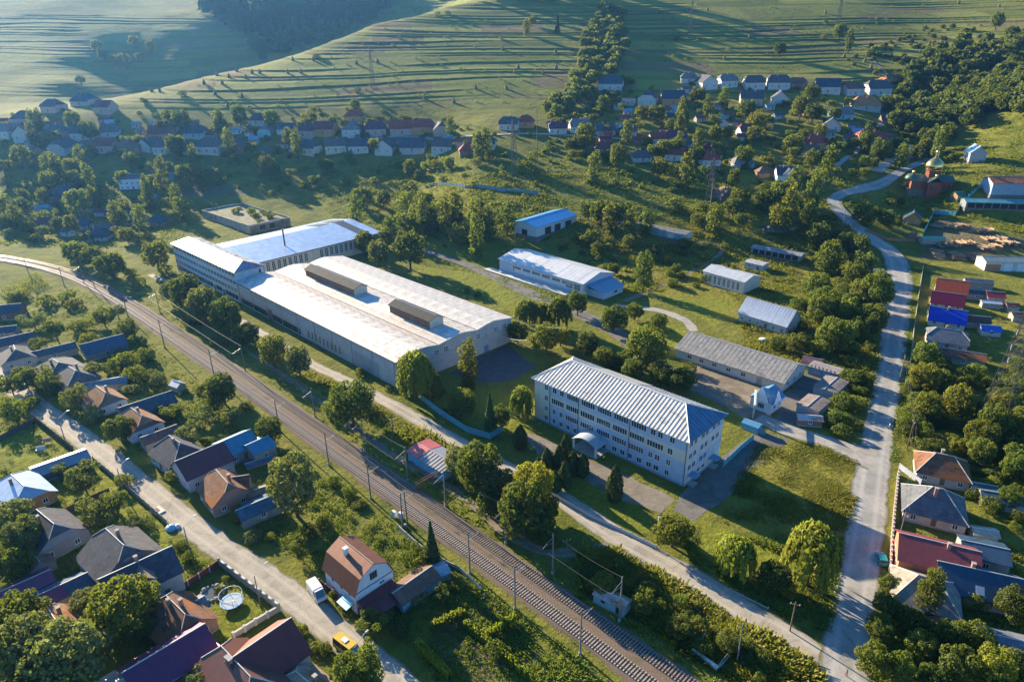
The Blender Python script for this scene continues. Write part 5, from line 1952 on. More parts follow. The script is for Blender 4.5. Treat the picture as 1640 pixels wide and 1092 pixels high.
nh('rust_cottage_with_window_band', 'cottage with sunlit rusty half-hipped roof, right of two', 218, 659, -40, 10, 9, 3.0, 3.4, .55, (.56, .56, .55), (.27, .16, .10), 'rust', gablec=(.22, .22, .22))
shed('brown_strip_shed', 'narrow brown-roofed shed between the rusty cottage and the grey hipped house', 254, 690, 45, 9, 4.5, 2.6, 1.2, roof=(.15, .09, .085))
nh('white_trimmed_hip_house', 'grey hipped house with bright white hip lines left of the rusty cottages', 115, 590, -38, 11, 11, 3.0, 3.4, .3, (.3, .2, .17), (.12, .115, .115))
nh('wide_grey_house', 'wide grey-roofed house behind the white-trimmed hipped house', 88, 577, -38, 12, 13, 3.0, 3.2, .3, (.4, .38, .36), (.14, .13, .125))
shed('blue_grey_strip_shed', 'low blue-grey shed behind the left rusty cottage', 168, 608, 22, 12, 5, 2.4, .8, roof=(.16, .20, .23))
nh('navy_barn', 'dark blue roofed barn standing alone below the railway', 163, 543, 42, 13, 10, 2.8, 2.2, 1.0, (.2, .2, .22), (.045, .09, .14), 'metal', chim=0, cat='barn', wins=(1, 1))
nh('pointed_grey_house', 'grey hipped house with pale hip lines nearest the left edge', 23, 556, -50, 10, 10, 3.0, 3.2, .3, (.42, .36, .34), (.11, .105, .11))
shed('dark_long_shed', 'long dark shed behind the wide grey house', 82, 556, 40, 14, 5.5, 2.6, 1.2, roof=(.08, .105, .125))
shed('dark_edge_barn', 'dark roofed barn at the left edge under orchard trees', 20, 538, 38, 12, 7, 3.0, 1.6, roof=(.075, .09, .115))
shed('brown_edge_barn', 'dark barn with red-brown wall at the left edge of the orchard', 8, 488, 15, 11, 8, 3.4, 2.0, wall=(.24, .12, .09), roof=(.06, .085, .11))
shed('navy_edge_shed', 'small navy-roofed shed at the left edge below the red-brown barn', 6, 523, 15, 8, 6, 2.6, 1.2, roof=(.06, .085, .115))
t = shed('long_glass_shed', 'long blue-grey roofed shed across the street gardens', 95, 735, 44, 12, 6, 2.5, .9, wall=(.13, .17, .2), roof=(.20, .25, .28), rk='metal')
shed('hillside_hut', 'tiny white-roofed hut among the corn rows', 283, 610, -30, 3.6, 3, 2.0, 1.0, roof=(.55, .55, .53), rk='metal')

# ---------------------------------------------------------------- houses right of the main road
nh('rusty_hipped_house', 'rusty hipped house beside the road pole and scrub', 1514, 728, -26, 11, 9.5, 3.0, 3.2, .0, (.42, .36, .32), (.17, .085, .055), 'rust')
nh('slate_hip_house', 'dark slate hipped house with white hips behind the brick boundary wall', 1503, 781, -27, 12, 10.5, 3.0, 4.2, .0, (.5, .44, .38), (.12, .125, .14), rx=1.1)
t = nh('red_gable_house', 'brick house with long red gable roof behind the brick boundary wall', 1505, 868, -25, 13.5, 9.5, 4.6, 2.6, 1.0, (.48, .20, .12), (.30, .075, .07), 'metal', chim=1)
shed('navy_roofed_shed', 'dark blue roofed shed at the end of the red gable house', 1578, 872, -22, 8, 7, 3.0, 1.2, roof=(.05, .10, .15), rk='metal')
shed('cream_roofed_hut', 'small hut with cream roof behind the navy shed', 1578, 847, -15, 4.6, 3, 2.0, .5, roof=(.42, .36, .28))
nh('cream_hip_house', 'hipped house with cream weathered left roof face beside a tall poplar', 1488, 925, -28, 11, 10, 3.0, 3.2, .0, (.4, .36, .33), (.24, .215, .18))
t = nh('long_navy_house', 'long navy-roofed house with two pale roof windows near the right edge', 1573, 913, -22, 14, 9, 3.0, 2.8, 1.0, (.44, .33, .28), (.05, .085, .125), 'metal')
for x_ in (-1.2, 2.6):
    MB().slab([(x_, -4.3, 3.35), (x_ + 1.4, -4.3, 3.35), (x_ + 1.4, -2.9, 4.25), (x_, -2.9, 4.25)], .05).build('roof_window', M('pale_sheet', (.55, .56, .56), .4, .1), t)
shed('grey_shed', 'grey-roofed shed at the far right edge below the navy house', 1620, 1022, -22, 9, 6, 2.6, 1.2, roof=(.16, .17, .19))
shed('slate_garden_shed', 'dark slate shed in the gardens behind the slate hipped house', 1607, 790, -20, 8.5, 4.5, 2.4, .9, roof=(.06, .095, .12))
shed('hidden_blue_shed', 'dark blue shed among the scrub behind the rusty hipped house', 1577, 775, -22, 5, 3.5, 2.2, .7, roof=(.06, .10, .14))
nh('orange_roofed_house', 'orange-roofed house with skylights, topmost of the coloured row', 1527, 448, -30, 11, 11, 2.7, 3.6, 1.0, (.55, .36, .2), (.44, .085, .035), 'metal', chim=0)
nh('maroon_roofed_house', 'maroon-roofed house between the orange and blue roofs', 1520, 469, -30, 11, 10.5, 2.7, 3.0, 1.0, (.5, .42, .36), (.16, .015, .045), 'metal', chim=0)
nh('blue_roofed_house', 'house with vivid blue metal roof beside the main road', 1520, 494, -30, 11.5, 10.5, 2.7, 3.4, 1.0, (.55, .5, .42), (.015, .06, .46), 'metal', chim=1)
nh('grey_roofed_house', 'grey slate house just below the vivid blue roof', 1520, 527, -28, 12, 10, 3.0, 3.0, .4, (.42, .38, .35), (.13, .145, .165))
shed('brown_back_barn', 'brown-roofed barn below the grey slate house under trees', 1545, 562, -28, 12, 6, 2.6, 1.4, roof=(.15, .075, .055), rk='rust')
shed('navy_back_shed', 'dark slate shed behind the orange-roofed house', 1568, 447, -20, 10, 5.5, 2.6, 1.0, roof=(.07, .095, .125))
shed('slate_mid_shed', 'dark slate shed behind the maroon-roofed house', 1565, 464, -20, 9, 5, 2.6, 1.0, roof=(.075, .10, .13))
shed('red_canopy_shed', 'red-roofed shed behind the coloured houses', 1595, 467, -18, 6, 5.5, 3.0, 1.4, roof=(.42, .06, .06), rk='metal')
shed('pale_canopy', 'pale blue canopy in front of the red-roofed shed', 1588, 482, -18, 6.5, 3.0, 2.3, .4, roof=(.48, .53, .6), rk='metal')
shed('brown_hip_shed', 'brown tiled shed behind the vivid blue roof', 1566, 506, -18, 8, 5, 2.6, 1.4, roof=(.14, .075, .06))
t = shed('blue_gazebo', 'garden gazebo with vivid blue roof and pale railings', 1587, 521, -15, 6, 4.5, 2.2, 1.3, wall=(.5, .42, .36), roof=(.03, .14, .52), rk='metal')
shed('orange_hut', 'small orange-roofed hut at the right edge near the red shed', 1622, 485, -12, 4.2, 3.2, 2.2, .8, roof=(.45, .10, .05), rk='metal')
shed('brown_edge_hut', 'brown hut at the right edge above the pylon', 1632, 500, -12, 4.5, 4, 2.4, .8, roof=(.22, .11, .07))

# ---------------------------------------------------------------- sawmill and church hill
t = shed('teal_sawmill_shed', 'long teal-roofed open shed on the right edge above the timber yard', 1600, 315, -12, 34, 8, 3.6, 1.2, wall=(.2, .22, .22), roof=(.12, .36, .40), rk='metal', wins=(0, 0), doors=False)
for i in range(8):
    MB().box(-16 + i * 4.1, -12.4 + i * 4.1, -4.06, -4.005, .3, 3.0).build('open_bay', M('dark_interior', (.03, .03, .03), .9, .1), t)
nh('red_roofed_barn', 'big blue-grey barn with rusty red roof on the right edge', 1625, 280, -8, 26, 13, 7, 2.4, 1.0, (.27, .34, .42), (.40, .14, .09), 'rust', wins=(0, 0), chim=0, cat='barn', doors=False)
t = shed('timber_yard_hall', 'grey-green roofed hall with orange and white walls below the timber yard', 1615, 411, -8, 22, 9, 4.5, 1.2, wall=(.55, .55, .54), roof=(.26, .30, .27), rk='metal', wins=(0, 0), doors=False)
MB().box(-10.9, -4.5, -4.57, -4.505, .3, 3.2).build('orange_wall_panel', wallm((.45, .2, .1)), t)
for x_ in (-3, 2.5, 7):
    MB().box(x_, x_ + 3.4, -4.58, -4.505, .1, 3.6).build('hall_door', WHITE, t)
shed('green_canopy', 'green-roofed canopy at the corner of the timber yard', 1494, 379, -6, 11, 5, 3.2, .5, roof=(.16, .32, .24), rk='metal')
t = nh('log_house', 'small orange log house with dark gable roof at the road bend', 1464, 338, 60, 9, 8.5, 3.0, 3.6, 1.0, (.42, .20, .07), (.06, .09, .11), 'metal', chim=0)
shed('brick_privy', 'small brick shed beside the log house fence', 1463, 372, 50, 4, 3.4, 2.6, .8, wall=(.34, .15, .09), roof=(.30, .13, .08))
nh('unfinished_house', 'tall unfinished grey block house on the grassy slope', 1566, 232, 75, 11, 9, 6.2, 4.0, 1.0, (.36, .37, .39), (.24, .36, .46), 'metal', storeys=2, chim=0)
t = shed('church_kiosk', 'small green pyramid-roofed kiosk beside the church', 1537, 306, 10, 5.5, 5.5, 2.4, 1.6, wall=(.36, .22, .10), roof=(.08, .17, .13))
for i in range(6):
    p = at(1408 + i * 9.5, 270 - i * 7.2, 2)
    house('roadside_garage', '%s pale flat-roofed garage from the bottom along the uphill road' % ordinal(i + 1), 'garage', p, 42, 4.6, 6, 2.6, .4, wall=(.46, .47, .48), roof=((.34, .37, .38), (.28, .25, .22), (.40, .44, .46))[i % 3],
          wins=(0, 0), chim=0, group='garages along the uphill road', o=.2, doors=False, lod=2)
nh('block_garage', 'grey concrete building at the top of the garage row', 1463, 238, 20, 12, 8, 5, .6, 1.0, (.4, .41, .42), (.3, .36, .38), 'metal', wins=(2, 1), chim=0, cat='building')


def church():
    p = at(1487, 303)
    t = empty('wooden_church', p, R(-14), 'small red-brown church with green roofs and a golden onion dome', 'church')
    t.scale = (1.2, 1.2, 1.2)
    FOOT.append((p[0], p[1], 13))
    wm = M('church_red_brick', (.27, .075, .045), .85, .22, 1.5)
    gm = M('church_green_tin', (.065, .13, .105), .5, .2, 1, metal=.2)
    gold = M('gold_leaf', (.85, .60, .22), .25, .1, 2, metal=.95)
    MB().box(-9.5, 9.0, -4.2, 4.2, -3, 4.6).build('nave_wall', wm, t)
    MB().box(-2.6, 3.4, -6.4, 6.4, -3, 4.4).build('transept_wall', wm, t)
    b = MB()
    b.slab([(-10, -4.8, 4.6), (9.6, -4.8, 4.6), (9.6, 0, 7.0), (-10, 0, 7.0)], .15)
    b.slab([(9.6, 4.8, 4.6), (-10, 4.8, 4.6), (-10, 0, 7.0), (9.6, 0, 7.0)], .15)
    b.build('nave_roof', gm, t)
    b = MB()
    b.slab([(-3.2, -7, 4.4), (.4, -7, 6.8), (.4, 7, 6.8), (-3.2, 7, 4.4)][::-1], .15)
    b.slab([(.4, -7, 6.8), (4.0, -7, 4.4), (4.0, 7, 4.4), (.4, 7, 6.8)][::-1], .15)
    b.build('transept_roof', gm, t)
    MB().lathe([(3.4, 5.2), (3.4, 9.4)], 8, (.4, 0)).build('drum', wm, t)
    MB().lathe([(3.9, 9.41), (3.9, 9.8)], 8, (.4, 0)).build('drum_cornice', gold, t)
    d = MB().lathe([(3.0, 9.81), (3.9, 10.6), (4.1, 11.5), (3.8, 12.6), (2.9, 13.8), (1.7, 14.8), (.8, 15.6), (.55, 16.2)], 16, (.4, 0)).build('onion_dome', gold, t, smooth=True)
    MB().lathe([(.8, 16.21), (.8, 17.2)], 8, (.4, 0)).build('lantern', gold, d)
    MB().lathe([(.7, 17.21), (1.0, 17.7), (.7, 18.5), (.15, 19.2)], 10, (.4, 0), ).build('small_dome', gold, d, smooth=True)
    b = MB().box(.33, .47, -.07, .07, 19.1, 21.2)
    b.box(-.2, .32, -.07, .07, 20.3, 20.45).box(.48, 1.0, -.07, .07, 20.3, 20.45)
    b.build('cross', gold, d)
    MB().lathe([(3.3, 4.61), (3.2, 5.6), (2.3, 6.9), (.3, 7.6)], 12, (-8.4, 0)).build('apse_roof', gm, t, smooth=True)
    MB().lathe([(.5, 7.5), (.75, 8.2), (.1, 9.2)], 8, (-8.4, 0)).build('cupola', gold, t, smooth=True)
    MB().lathe([(.5, 6.9), (.75, 7.6), (.1, 8.6)], 8, (.4, -6.4)).build('cupola', gold, t, smooth=True)
    for x_ in (-7, -4.5, 5.2, 7.4):
        window(t, x_, -4.21, 1.2, .8, 1.9, 'front', 1,.06, WOOD)
    for x_ in (-1, 1.8):
        window(t, x_, -6.41, 1.2, .8, 1.9, 'front', 1,.06, WOOD)
    window(t, 9.01, 2.2, 1.2, .8, 1.9, 'right', 1,.06, WOOD)
    door(t, 9.01, -.5, 1.6, 2.6, 'right', WOOD)
    MB().box(-10.2, 9.6, -4.5, 4.5, -3.2, .5).build('plinth', M('dark_stone', (.16, .14, .12), .9, .25), t)


church()

# timber yard: log piles and planks
LOGM = M('fresh_logs', (.40, .27, .17), .9, .25, 3)
LOGD = M('bark_logs', (.22, .15, .11), .95, .3, 3)
rg = random.Random(11)
LOGS = [(1505, 363, 40, 'pale logs heaped in the corner by the teal fence'), (1535, 365, 20, 'long heap of pale logs along the back of the timber yard'), (1575, 372, 10, 'heap of mixed logs behind the stacked planks'),
        (1520, 395, 5, 'brown timber stacks beside the green canopy'), (1545, 392, -5, 'planks stacked in the middle of the timber yard'), (1500, 408, 70, 'log row leaning along the lower yard edge, left part'),
        (1530, 412, 75, 'log row leaning along the lower yard edge, middle part'), (1556, 414, 80, 'log row leaning along the lower yard edge, right part'), (1592, 385, 0, 'stack of sawn boards under pale sheets'),
        (1612, 392, 0, 'stack of sawn boards beside a white truck body'), (1585, 398, 10, 'low plank stack near the hall with orange wall')]
for a_, b_2, az_, lb in LOGS:
    p = at(a_, b_2)
    t = empty('log_pile', p, R(az_), lb, 'log pile', 'timber in the sawmill yard')
    n_ = 22
    for i in range(n_):
        r_ = rg.uniform(.2, .36)
        ly = rg.uniform(3.5, 6.5)
        x_ = -5.5 + 11 * i / n_ + rg.uniform(-.4, .4)
        z_ = .35 + rg.uniform(0, 1.5)
        dz = rg.uniform(-.4, .4)
        MB().tube((x_ + rg.uniform(-.6, .6), -ly / 2, max(.2, z_ - dz)), (x_ + rg.uniform(-.6, .6), ly / 2, max(.2, z_ + dz)), r_, r_ * .85, 6).build('log', LOGM if rg.random() < .6 else LOGD, t)

# ---------------------------------------------------------------- the village under the hill
WC = {'white': (.52, .51, .49), 'cream': (.56, .50, .40), 'pink': (.48, .34, .30), 'grey': (.42, .41, .40), 'orange': (.52, .26, .12), 'teal': (.22, .46, .48), 'yellow': (.56, .43, .2), 'brown': (.26, .17, .12)}
RC = {'dark grey': (.105, .105, .115), 'grey': (.19, .185, .185), 'red': (.30, .075, .06), 'maroon': (.17, .06, .065), 'brown': (.17, .11, .085), 'orange': (.42, .19, .09), 'navy': (.06, .085, .115), 'purple': (.13, .06, .09),
      'blue': (.20, .33, .44), 'teal': (.10, .30, .34)}
ROWS = {
    'far left hill-foot row': [(86, 169, 'pink', 'navy', 12), (137, 160, 'grey', 'navy', 14), (169, 170, 'pink', 'purple', 11), (41, 188, 'pink', 'dark grey', 12), (4, 208, 'white', 'grey', 12)],
    'upper left village row': [(43, 211, 'white', 'brown', 13), (96, 211, 'pink', 'dark grey', 13), (136, 211, 'white', 'navy', 13), (175, 209, 'grey', 'dark grey', 11), (259, 211, 'orange', 'maroon', 13),
                                      (316, 210, 'grey', 'navy', 13), (415, 190, 'grey', 'navy', 11), (425, 208, 'teal', 'grey', 9), (459, 204, 'white', 'navy', 10), (491, 206, 'pink', 'purple', 12), (521, 204, 'orange', 'maroon', 13),
                                      (567, 184, 'orange', 'red', 11), (565, 204, 'white', 'grey', 14), (601, 204, 'pink', 'purple', 13), (643, 203, 'pink', 'red', 15), (677, 201, 'orange', 'red', 14), (706, 203, 'pink', 'dark grey', 13)],
    'lower left village row': [(102, 233, 'grey', 'dark grey', 13), (169, 231, 'pink', 'maroon', 12), (211, 233, 'brown', 'brown', 12), (241, 229, 'grey', 'navy', 12), (263, 233, 'white', 'dark grey', 11), (298, 234, 'grey', 'navy', 10),
                                      (339, 232, 'white', 'dark grey', 15), (380, 231, 'brown', 'dark grey', 13), (495, 233, 'cream', 'navy', 13), (537, 230, 'cream', 'dark grey', 13), (575, 231, 'white', 'navy', 13), (618, 232, 'white', 'dark grey', 14),
                                      (662, 233, 'grey', 'navy', 16), (711, 230, 'white', 'dark grey', 14), (750, 236, 'brown', 'red', 12), (779, 227, 'cream', 'navy', 12)],
    'middle row below the hedge': [(816, 196, 'white', 'dark grey', 12), (842, 193, 'orange', 'red', 11), (892, 203, 'white', 'purple', 11), (928, 200, 'white', 'grey', 13), (968, 206, 'grey', 'dark grey', 12), (1006, 207, 'grey', 'navy', 11),
                                   (938, 238, 'grey', 'brown', 9), (969, 234, 'brown', 'maroon', 12), (1053, 219, 'white', 'red', 11), (1081, 217, 'pink', 'purple', 13), (1082, 244, 'white', 'red', 12), (1027, 248, 'grey', 'dark grey', 12)],
    'upper right slope row': [(979, 132, 'white', 'navy', 15), (1007, 161, 'teal', 'grey', 8), (1038, 156, 'white', 'navy', 13), (1077, 156, 'orange', 'navy', 14), (1103, 124, 'white', 'grey', 10), (1131, 130, 'white', 'dark grey', 12),
                                     (1164, 128, 'white', 'grey', 11), (1207, 131, 'white', 'dark grey', 12), (1246, 131, 'white', 'dark grey', 13), (1276, 132, 'brown', 'brown', 10), (1325, 137, 'white', 'navy', 14), (1363, 140, 'white', 'brown', 12),
                                     (1404, 140, 'white', 'dark grey', 14), (1415, 128, 'orange', 'orange', 7), (1425, 122, 'orange', 'brown', 7)],
    'middle right slope': [(1082, 188, 'grey', 'navy', 10), (1203, 156, 'pink', 'dark grey', 13), (1249, 157, 'white', 'dark grey', 13), (1385, 166, 'grey', 'orange', 15), (1346, 181, 'teal', 'grey', 12), (1331, 198, 'grey', 'grey', 14),
                                            (1198, 208, 'white', 'maroon', 12), (1158, 195, 'white', 'grey', 6), (1425, 190, 'brown', 'navy', 10)],
    'lower right slope': [(1276, 228, 'yellow', 'dark grey', 11), (1305, 226, 'orange', 'red', 13), (1293, 238, 'brown', 'brown', 10), (1392, 220, 'pink', 'red', 14), (1415, 217, 'pink', 'red', 8), (1141, 234, 'grey', 'maroon', 10),
                                           (1136, 252, 'white', 'red', 12), (1188, 257, 'grey', 'grey', 13), (1225, 273, 'orange', 'brown', 10), (1163, 309, 'brown', 'brown', 13)],
    'farms behind the factory': [(105, 308, 'brown', 'navy', 15), (242, 314, 'grey', 'blue', 8), (249, 281, 'brown', 'dark grey', 9), (81, 337, 'brown', 'navy', 8), (137, 331, 'grey', 'dark grey', 7), (216, 349, 'grey', 'navy', 12),
                                           (252, 351, 'brown', 'navy', 10), (6, 351, 'brown', 'dark grey', 10), (76, 356, 'brown', 'maroon', 10), (128, 358, 'grey', 'navy', 11), (155, 374, 'grey', 'navy', 14), (273, 280, 'teal', 'blue', 5)],
}
rg = random.Random(5)
for row, hs in ROWS.items():
    hs = sorted(hs)
    for i, (a_, b_2, w_, r_, sz) in enumerate(hs):
        two = w_ in ('white', 'cream', 'pink', 'orange') and sz >= 11
        hw_ = 4.0 if two else (2.9 if sz > 8 else 2.2)
        hr_ = 4.1 * sz / 13 if sz > 8 else 1.6
        az_ = rg.uniform(-22, 14) + (90 if rg.random() < .16 else 0)
        k_ = rg.choice((0, .25, .5, 1.0)) if sz > 8 else 1.0
        W_ = sz * rg.uniform(.72, .85)
        p = at(a_, b_2 + 2, hw_ * .9)
        gs = min(1.4, max(.95, slant(p) / 470))
        sz, W_, hw_, hr_ = sz * gs, W_ * gs, hw_ * (1 + (gs - 1) * .6), hr_ * gs
        house('village_house' if sz > 8 else 'village_shed', '%s %s with %s roof, %s from left in the %s' % (w_, 'house' if sz > 8 else 'shed', r_, ordinal(i + 1), row), 'house' if sz > 8 else 'shed',
              p, az_, sz, W_, hw_, hr_, k=k_, wall=WC[w_], roof=RC[r_], wins=(3 if sz > 10 else 2, 2) if sz > 8 else (1, 0), chim=1 if sz > 10 else 0, group='houses of the ' + row, base=False, lod=2,
              storeys=2 if two else 1, wsize=(1.2, 1.35), o=.6, doors=sz > 8)
OUT = []
for poly, n_ in (([(0, 195), (330, 195), (560, 205), (790, 225), (780, 250), (400, 250), (0, 245)], 32), ([(880, 205), (1100, 140), (1400, 150), (1390, 220), (1200, 265), (930, 250)], 34), ([(20, 320), (200, 330), (260, 370), (60, 385)], 5)):
    tries_ = 0
    while n_ > 0:
        a_, b_2 = rg.uniform(min(q[0] for q in poly), max(q[0] for q in poly)), rg.uniform(min(q[1] for q in poly), max(q[1] for q in poly))
        if not bool(inside(np.array(a_), np.array(b_2), poly)):
            continue
        p = at(a_, b_2)
        if any((p[0] - x) ** 2 + (p[1] - y) ** 2 < (r + 2.5) ** 2 for x, y, r in FOOT):
            tries_ += 1
            if tries_ > 3000:
                break
            continue
        OUT.append((a_, p))
        FOOT.append((p[0], p[1], 5))
        n_ -= 1
for i, (a_, p) in enumerate(sorted(OUT, key=lambda q: q[0])):
    w_, r_ = rg.choice(('white', 'grey', 'brown', 'teal', 'orange', 'pink')), rg.choice(('dark grey', 'red', 'blue', 'grey', 'brown', 'maroon', 'teal'))
    L_ = rg.uniform(6, 9.5)
    house('outbuilding', '%s outbuilding with %s roof, %s from left among the village outbuildings' % (w_, r_, ordinal(i + 1)), 'outbuilding', p, rg.uniform(-25, 20), L_, L_ * .65, 2.8, 1.9, k=1.0, wall=WC[w_], roof=RC[r_],
          wins=(2, 1), chim=0, group='village outbuildings', base=False, lod=2, o=.4)
t = nh('white_manor', 'big white three-storey house standing alone left of the ruin', 208, 279, 10, 14, 9, 7.6, 2.4, 1.0, (.66, .67, .7), (.10, .115, .135), storeys=2, wins=(4, 2))
t = nh('white_dormer_house', 'large white house with navy roof and front gable near the meadow pylon', 1262, 266, -8, 13, 11, 4.8, 4.2, 1.0, (.66, .65, .62), (.07, .085, .11), storeys=2, wins=(4, 2))
b = MB()
b.box(-3.2, 3.2, -6.6, 0, 4.6, 5.2)
b.build('front_gable_wall', wallm((.66, .65, .62)), t)
b = MB()
b.slab([(-3.8, -7.0, 5.0), (0, -7.0, 8.6), (0, 0, 8.6), (-3.8, 0, 5.0)][::-1], .15)
b.slab([(0, -7.0, 8.6), (3.8, -7.0, 5.0), (3.8, 0, 5.0), (0, 0, 8.6)][::-1], .15)
b.build('front_gable_roof', roofm((.07, .085, .11)), t)
g = MB()
g.poly([(-3.2, -6.62, 5.2), (3.2, -6.62, 5.2), (0, -6.62, 8.3)])
g.build('front_gable', wallm((.68, .67, .64)), t)

# ---------------------------------------------------------------- vehicles
def vehicle(name, label, px, py, az, L, W, Hc, Hb, col, cabin, world=None, wheel=.33, cat='car'):
    """cabin = (x_rear_base, x_rear_top, x_front_top, x_front_base) along the length, as fractions"""
    p = at(px, py)
    t = empty(name, p, R(az), label, cat)
    pm = M('car_paint_%d_%d_%d' % tuple(int(v * 99) for v in col), col, .3, .04, 1, spec=.6)
    b = MB()
    x0, x1 = -L / 2, L / 2
    w = W / 2
    prof = [(x0, .35), (x0, Hb * .9), (x0 + .15, Hb), (x1 - .9, Hb), (x1 - .12, Hb * .82), (x1, .6), (x1, .35)]
    n = len(prof)
    for s in (-1, 1):
        b.poly([(x, s * w, z) for x, z in (prof if s < 0 else prof[::-1])])
    for i in range(n):
        (xa, za), (xb, zb) = prof[i], prof[(i + 1) % n]
        b.poly([(xa, w, za), (xb, w, zb), (xb, -w, zb), (xa, -w, za)])
    b.build('body', pm, t)
    c = [x0 + f * L for f in cabin]
    wi = w * .86
    q = [(c[0], Hb + .003), (c[1], Hc - .06), (c[2], Hc - .06), (c[3], Hb + .003)]
    g = MB()
    for s in (-1, 1):
        pts = [(c[0], s * w * .97, Hb), (c[1], s * wi, Hc - .06), (c[2], s * wi, Hc - .06), (c[3], s * w * .97, Hb)]
        g.poly(pts[::-1] if s < 0 else pts)
    g.poly([(c[2], -wi, Hc - .06), (c[2], wi, Hc - .06), (c[3], w * .97, Hb), (c[3], -w * .97, Hb)][::-1])
    g.poly([(c[0], -w * .97, Hb), (c[0], w * .97, Hb), (c[1], wi, Hc - .06), (c[1], -wi, Hc - .06)][::-1])
    g.build('windows', GLASS, t)
    MB().box(c[1] - .05, c[2] + .05, -wi - .02, wi + .02, Hc - .06, Hc).build('roof', pm, t)
    pl_ = MB()
    pillars = [(c[0], c[1]), (c[3], c[2])]
    for s in (-1, 1):
        for a, bb in pillars:
            pl_.tube((a, s * w * .96, Hb), (bb, s * wi, Hc - .03), .05, n=4)
        m = (c[1] + c[2]) / 2
        pl_.tube((m, s * w * .98, Hb), (m, s * (wi + .01), Hc - .03), .05, n=4)
    pl_.build('pillars', pm, t)
    for x in (x0 + L * .19, x1 - L * .19):
        for s in (-1, 1):
            tt = MB().tube((x, s * (w - .2), wheel), (x, s * (w + .03), wheel), wheel, n=14).build('wheel', RUBBER, t)
            MB().tube((x, s * (w + .031), wheel), (x, s * (w + .045), wheel), wheel * .6, n=10).build('rim', STEEL, tt)
    for s in (-1, 1):
        MB().box(x1 - .08, x1 + .02, s * w * .62 - .16, s * w * .62 + .16, .62, .78).build('headlight', WHITE, t)
        MB().box(x0 - .02, x0 + .05, s * w * .7 - .14, s * w * .7 + .14, .7, .9).build('tail_light', M('tail_light_red', (.4, .02, .02), .3, .1), t)
    MB().box(x1 + .001, x1 + .06, -w * .9, w * .9, .35, .52).build('bumper', M('dark_bumper', (.05, .05, .055), .6, .1), t)
    return t


t = vehicle('delivery_van', 'white panel van with blue front parked by the white gambrel house', 508, 953, -52, 5.2, 2.0, 2.5, 1.25, (.70, .71, .72), (.015, .03, .80, .93), cat='van')
MB().box(-2.5, 1.0, -1.02, 1.02, 1.26, 2.42).build('cargo_side', M('car_paint_van_white', (.70, .71, .72), .3, .04), t)
MB().box(-2.45, .95, -.9, .9, 2.51, 2.58).build('roof_panel', WHITE, t)
vehicle('parked_car', 'white car on the street at the left edge', 33, 617, -38, 4.3, 1.75, 1.45, .92, (.68, .69, .70), (.06, .2, .58, .76))
t = vehicle('minibus', 'yellow minibus on the street near the bottom edge', 557, 1043, -38, 5.6, 2.05, 2.55, 1.3, (.62, .40, .03), (.015, .03, .82, .94), cat='minibus')
MB().box(-1.0, .2, -.45, .45, 2.551, 2.68).build('roof_hatch', WHITE, t)
vehicle('teal_car', 'teal hatchback parked beside the brick boundary wall', 1411, 898, 76, 4.0, 1.7, 1.48, .92, (.03, .25, .27), (.04, .14, .55, .74))
vehicle('white_church_car', 'white car parked below the church', 1494, 312, 5, 4.3, 1.75, 1.45, .92, (.68, .69, .70), (.06, .2, .58, .76))
vehicle('farm_car', 'white car in the yard below the white three-storey house', 262, 299, 30, 4.3, 1.75, 1.45, .92, (.66, .67, .70), (.06, .2, .58, .76))
vehicle('slope_car', 'pale blue car on the lane among the slope houses', 1362, 216, 30, 4.3, 1.75, 1.45, .92, (.4, .5, .58), (.06, .2, .58, .76))
# flatbed trailer by the road bend
p = at(1403, 437)
t = empty('flatbed_trailer', p, R(-5), 'pale flatbed trailer parked inside the road bend', 'trailer')
MB().box(-3, 3, -1.1, 1.1, .9, 1.1).build('bed', M('pale_plank', (.5, .47, .42), .8, .2, 2), t)
for s in (-1, 1):
    MB().box(-3, 3, s * 1.1 - .04, s * 1.1 + .04, 1.101, 1.6).build('side_board', M('pale_plank', (.5, .47, .42), .8, .2, 2), t)
    for x_ in (-2, 1.8):
        MB().tube((x_, s * .8, .45), (x_, s * 1.1, .45), .45, n=12).build('wheel', RUBBER, t)
MB().tube((3, 0, .95), (4.6, 0, .6), .07, n=5).build('drawbar', DARKSTEEL, t)

# ---------------------------------------------------------------- trampoline, pool, playground pieces
p = at(371, 962, .9)
t = empty('trampoline', p, 0, 'round blue-rimmed trampoline on the mown garden lawn', 'trampoline')
MB().lathe([(1.75, .86), (1.75, .92)], 24).build('mat', M('trampoline_mat', (.35, .42, .48), .8, .15), t)
b = MB()
for i in range(24):
    a, c = 2 * math.pi * i / 24, 2 * math.pi * (i + 1) / 24
    b.slab([(1.76 * math.cos(a), 1.76 * math.sin(a), .96), (2.2 * math.cos(a), 2.2 * math.sin(a), .96), (2.2 * math.cos(c), 2.2 * math.sin(c), .96), (1.76 * math.cos(c), 1.76 * math.sin(c), .96)], .09)
b.build('padded_rim', M('blue_vinyl', (.12, .28, .5), .5, .1), t)
for i in range(6):
    a = 2 * math.pi * i / 6
    MB().tube((2.15 * math.cos(a), 2.15 * math.sin(a), 0), (2.15 * math.cos(a), 2.15 * math.sin(a), 2.7), .045, n=6).build('net_pole', STEEL, t)
MB().tube((2.15, 0, 2.7), (2.15, 0.01, 2.72), .05).build('pole_cap', STEEL, t)
b = MB()
for i in range(24):
    a, c = 2 * math.pi * i / 24, 2 * math.pi * (i + 1) / 24
    b.tube((2.15 * math.cos(a), 2.15 * math.sin(a), 2.7), (2.15 * math.cos(c), 2.15 * math.sin(c), 2.7), .04, n=4)
b.build('net_ring', STEEL, t)
p = at(340, 950)
t = empty('garden_pond', p, R(20), 'small rock-edged garden pond above the trampoline', 'pond')
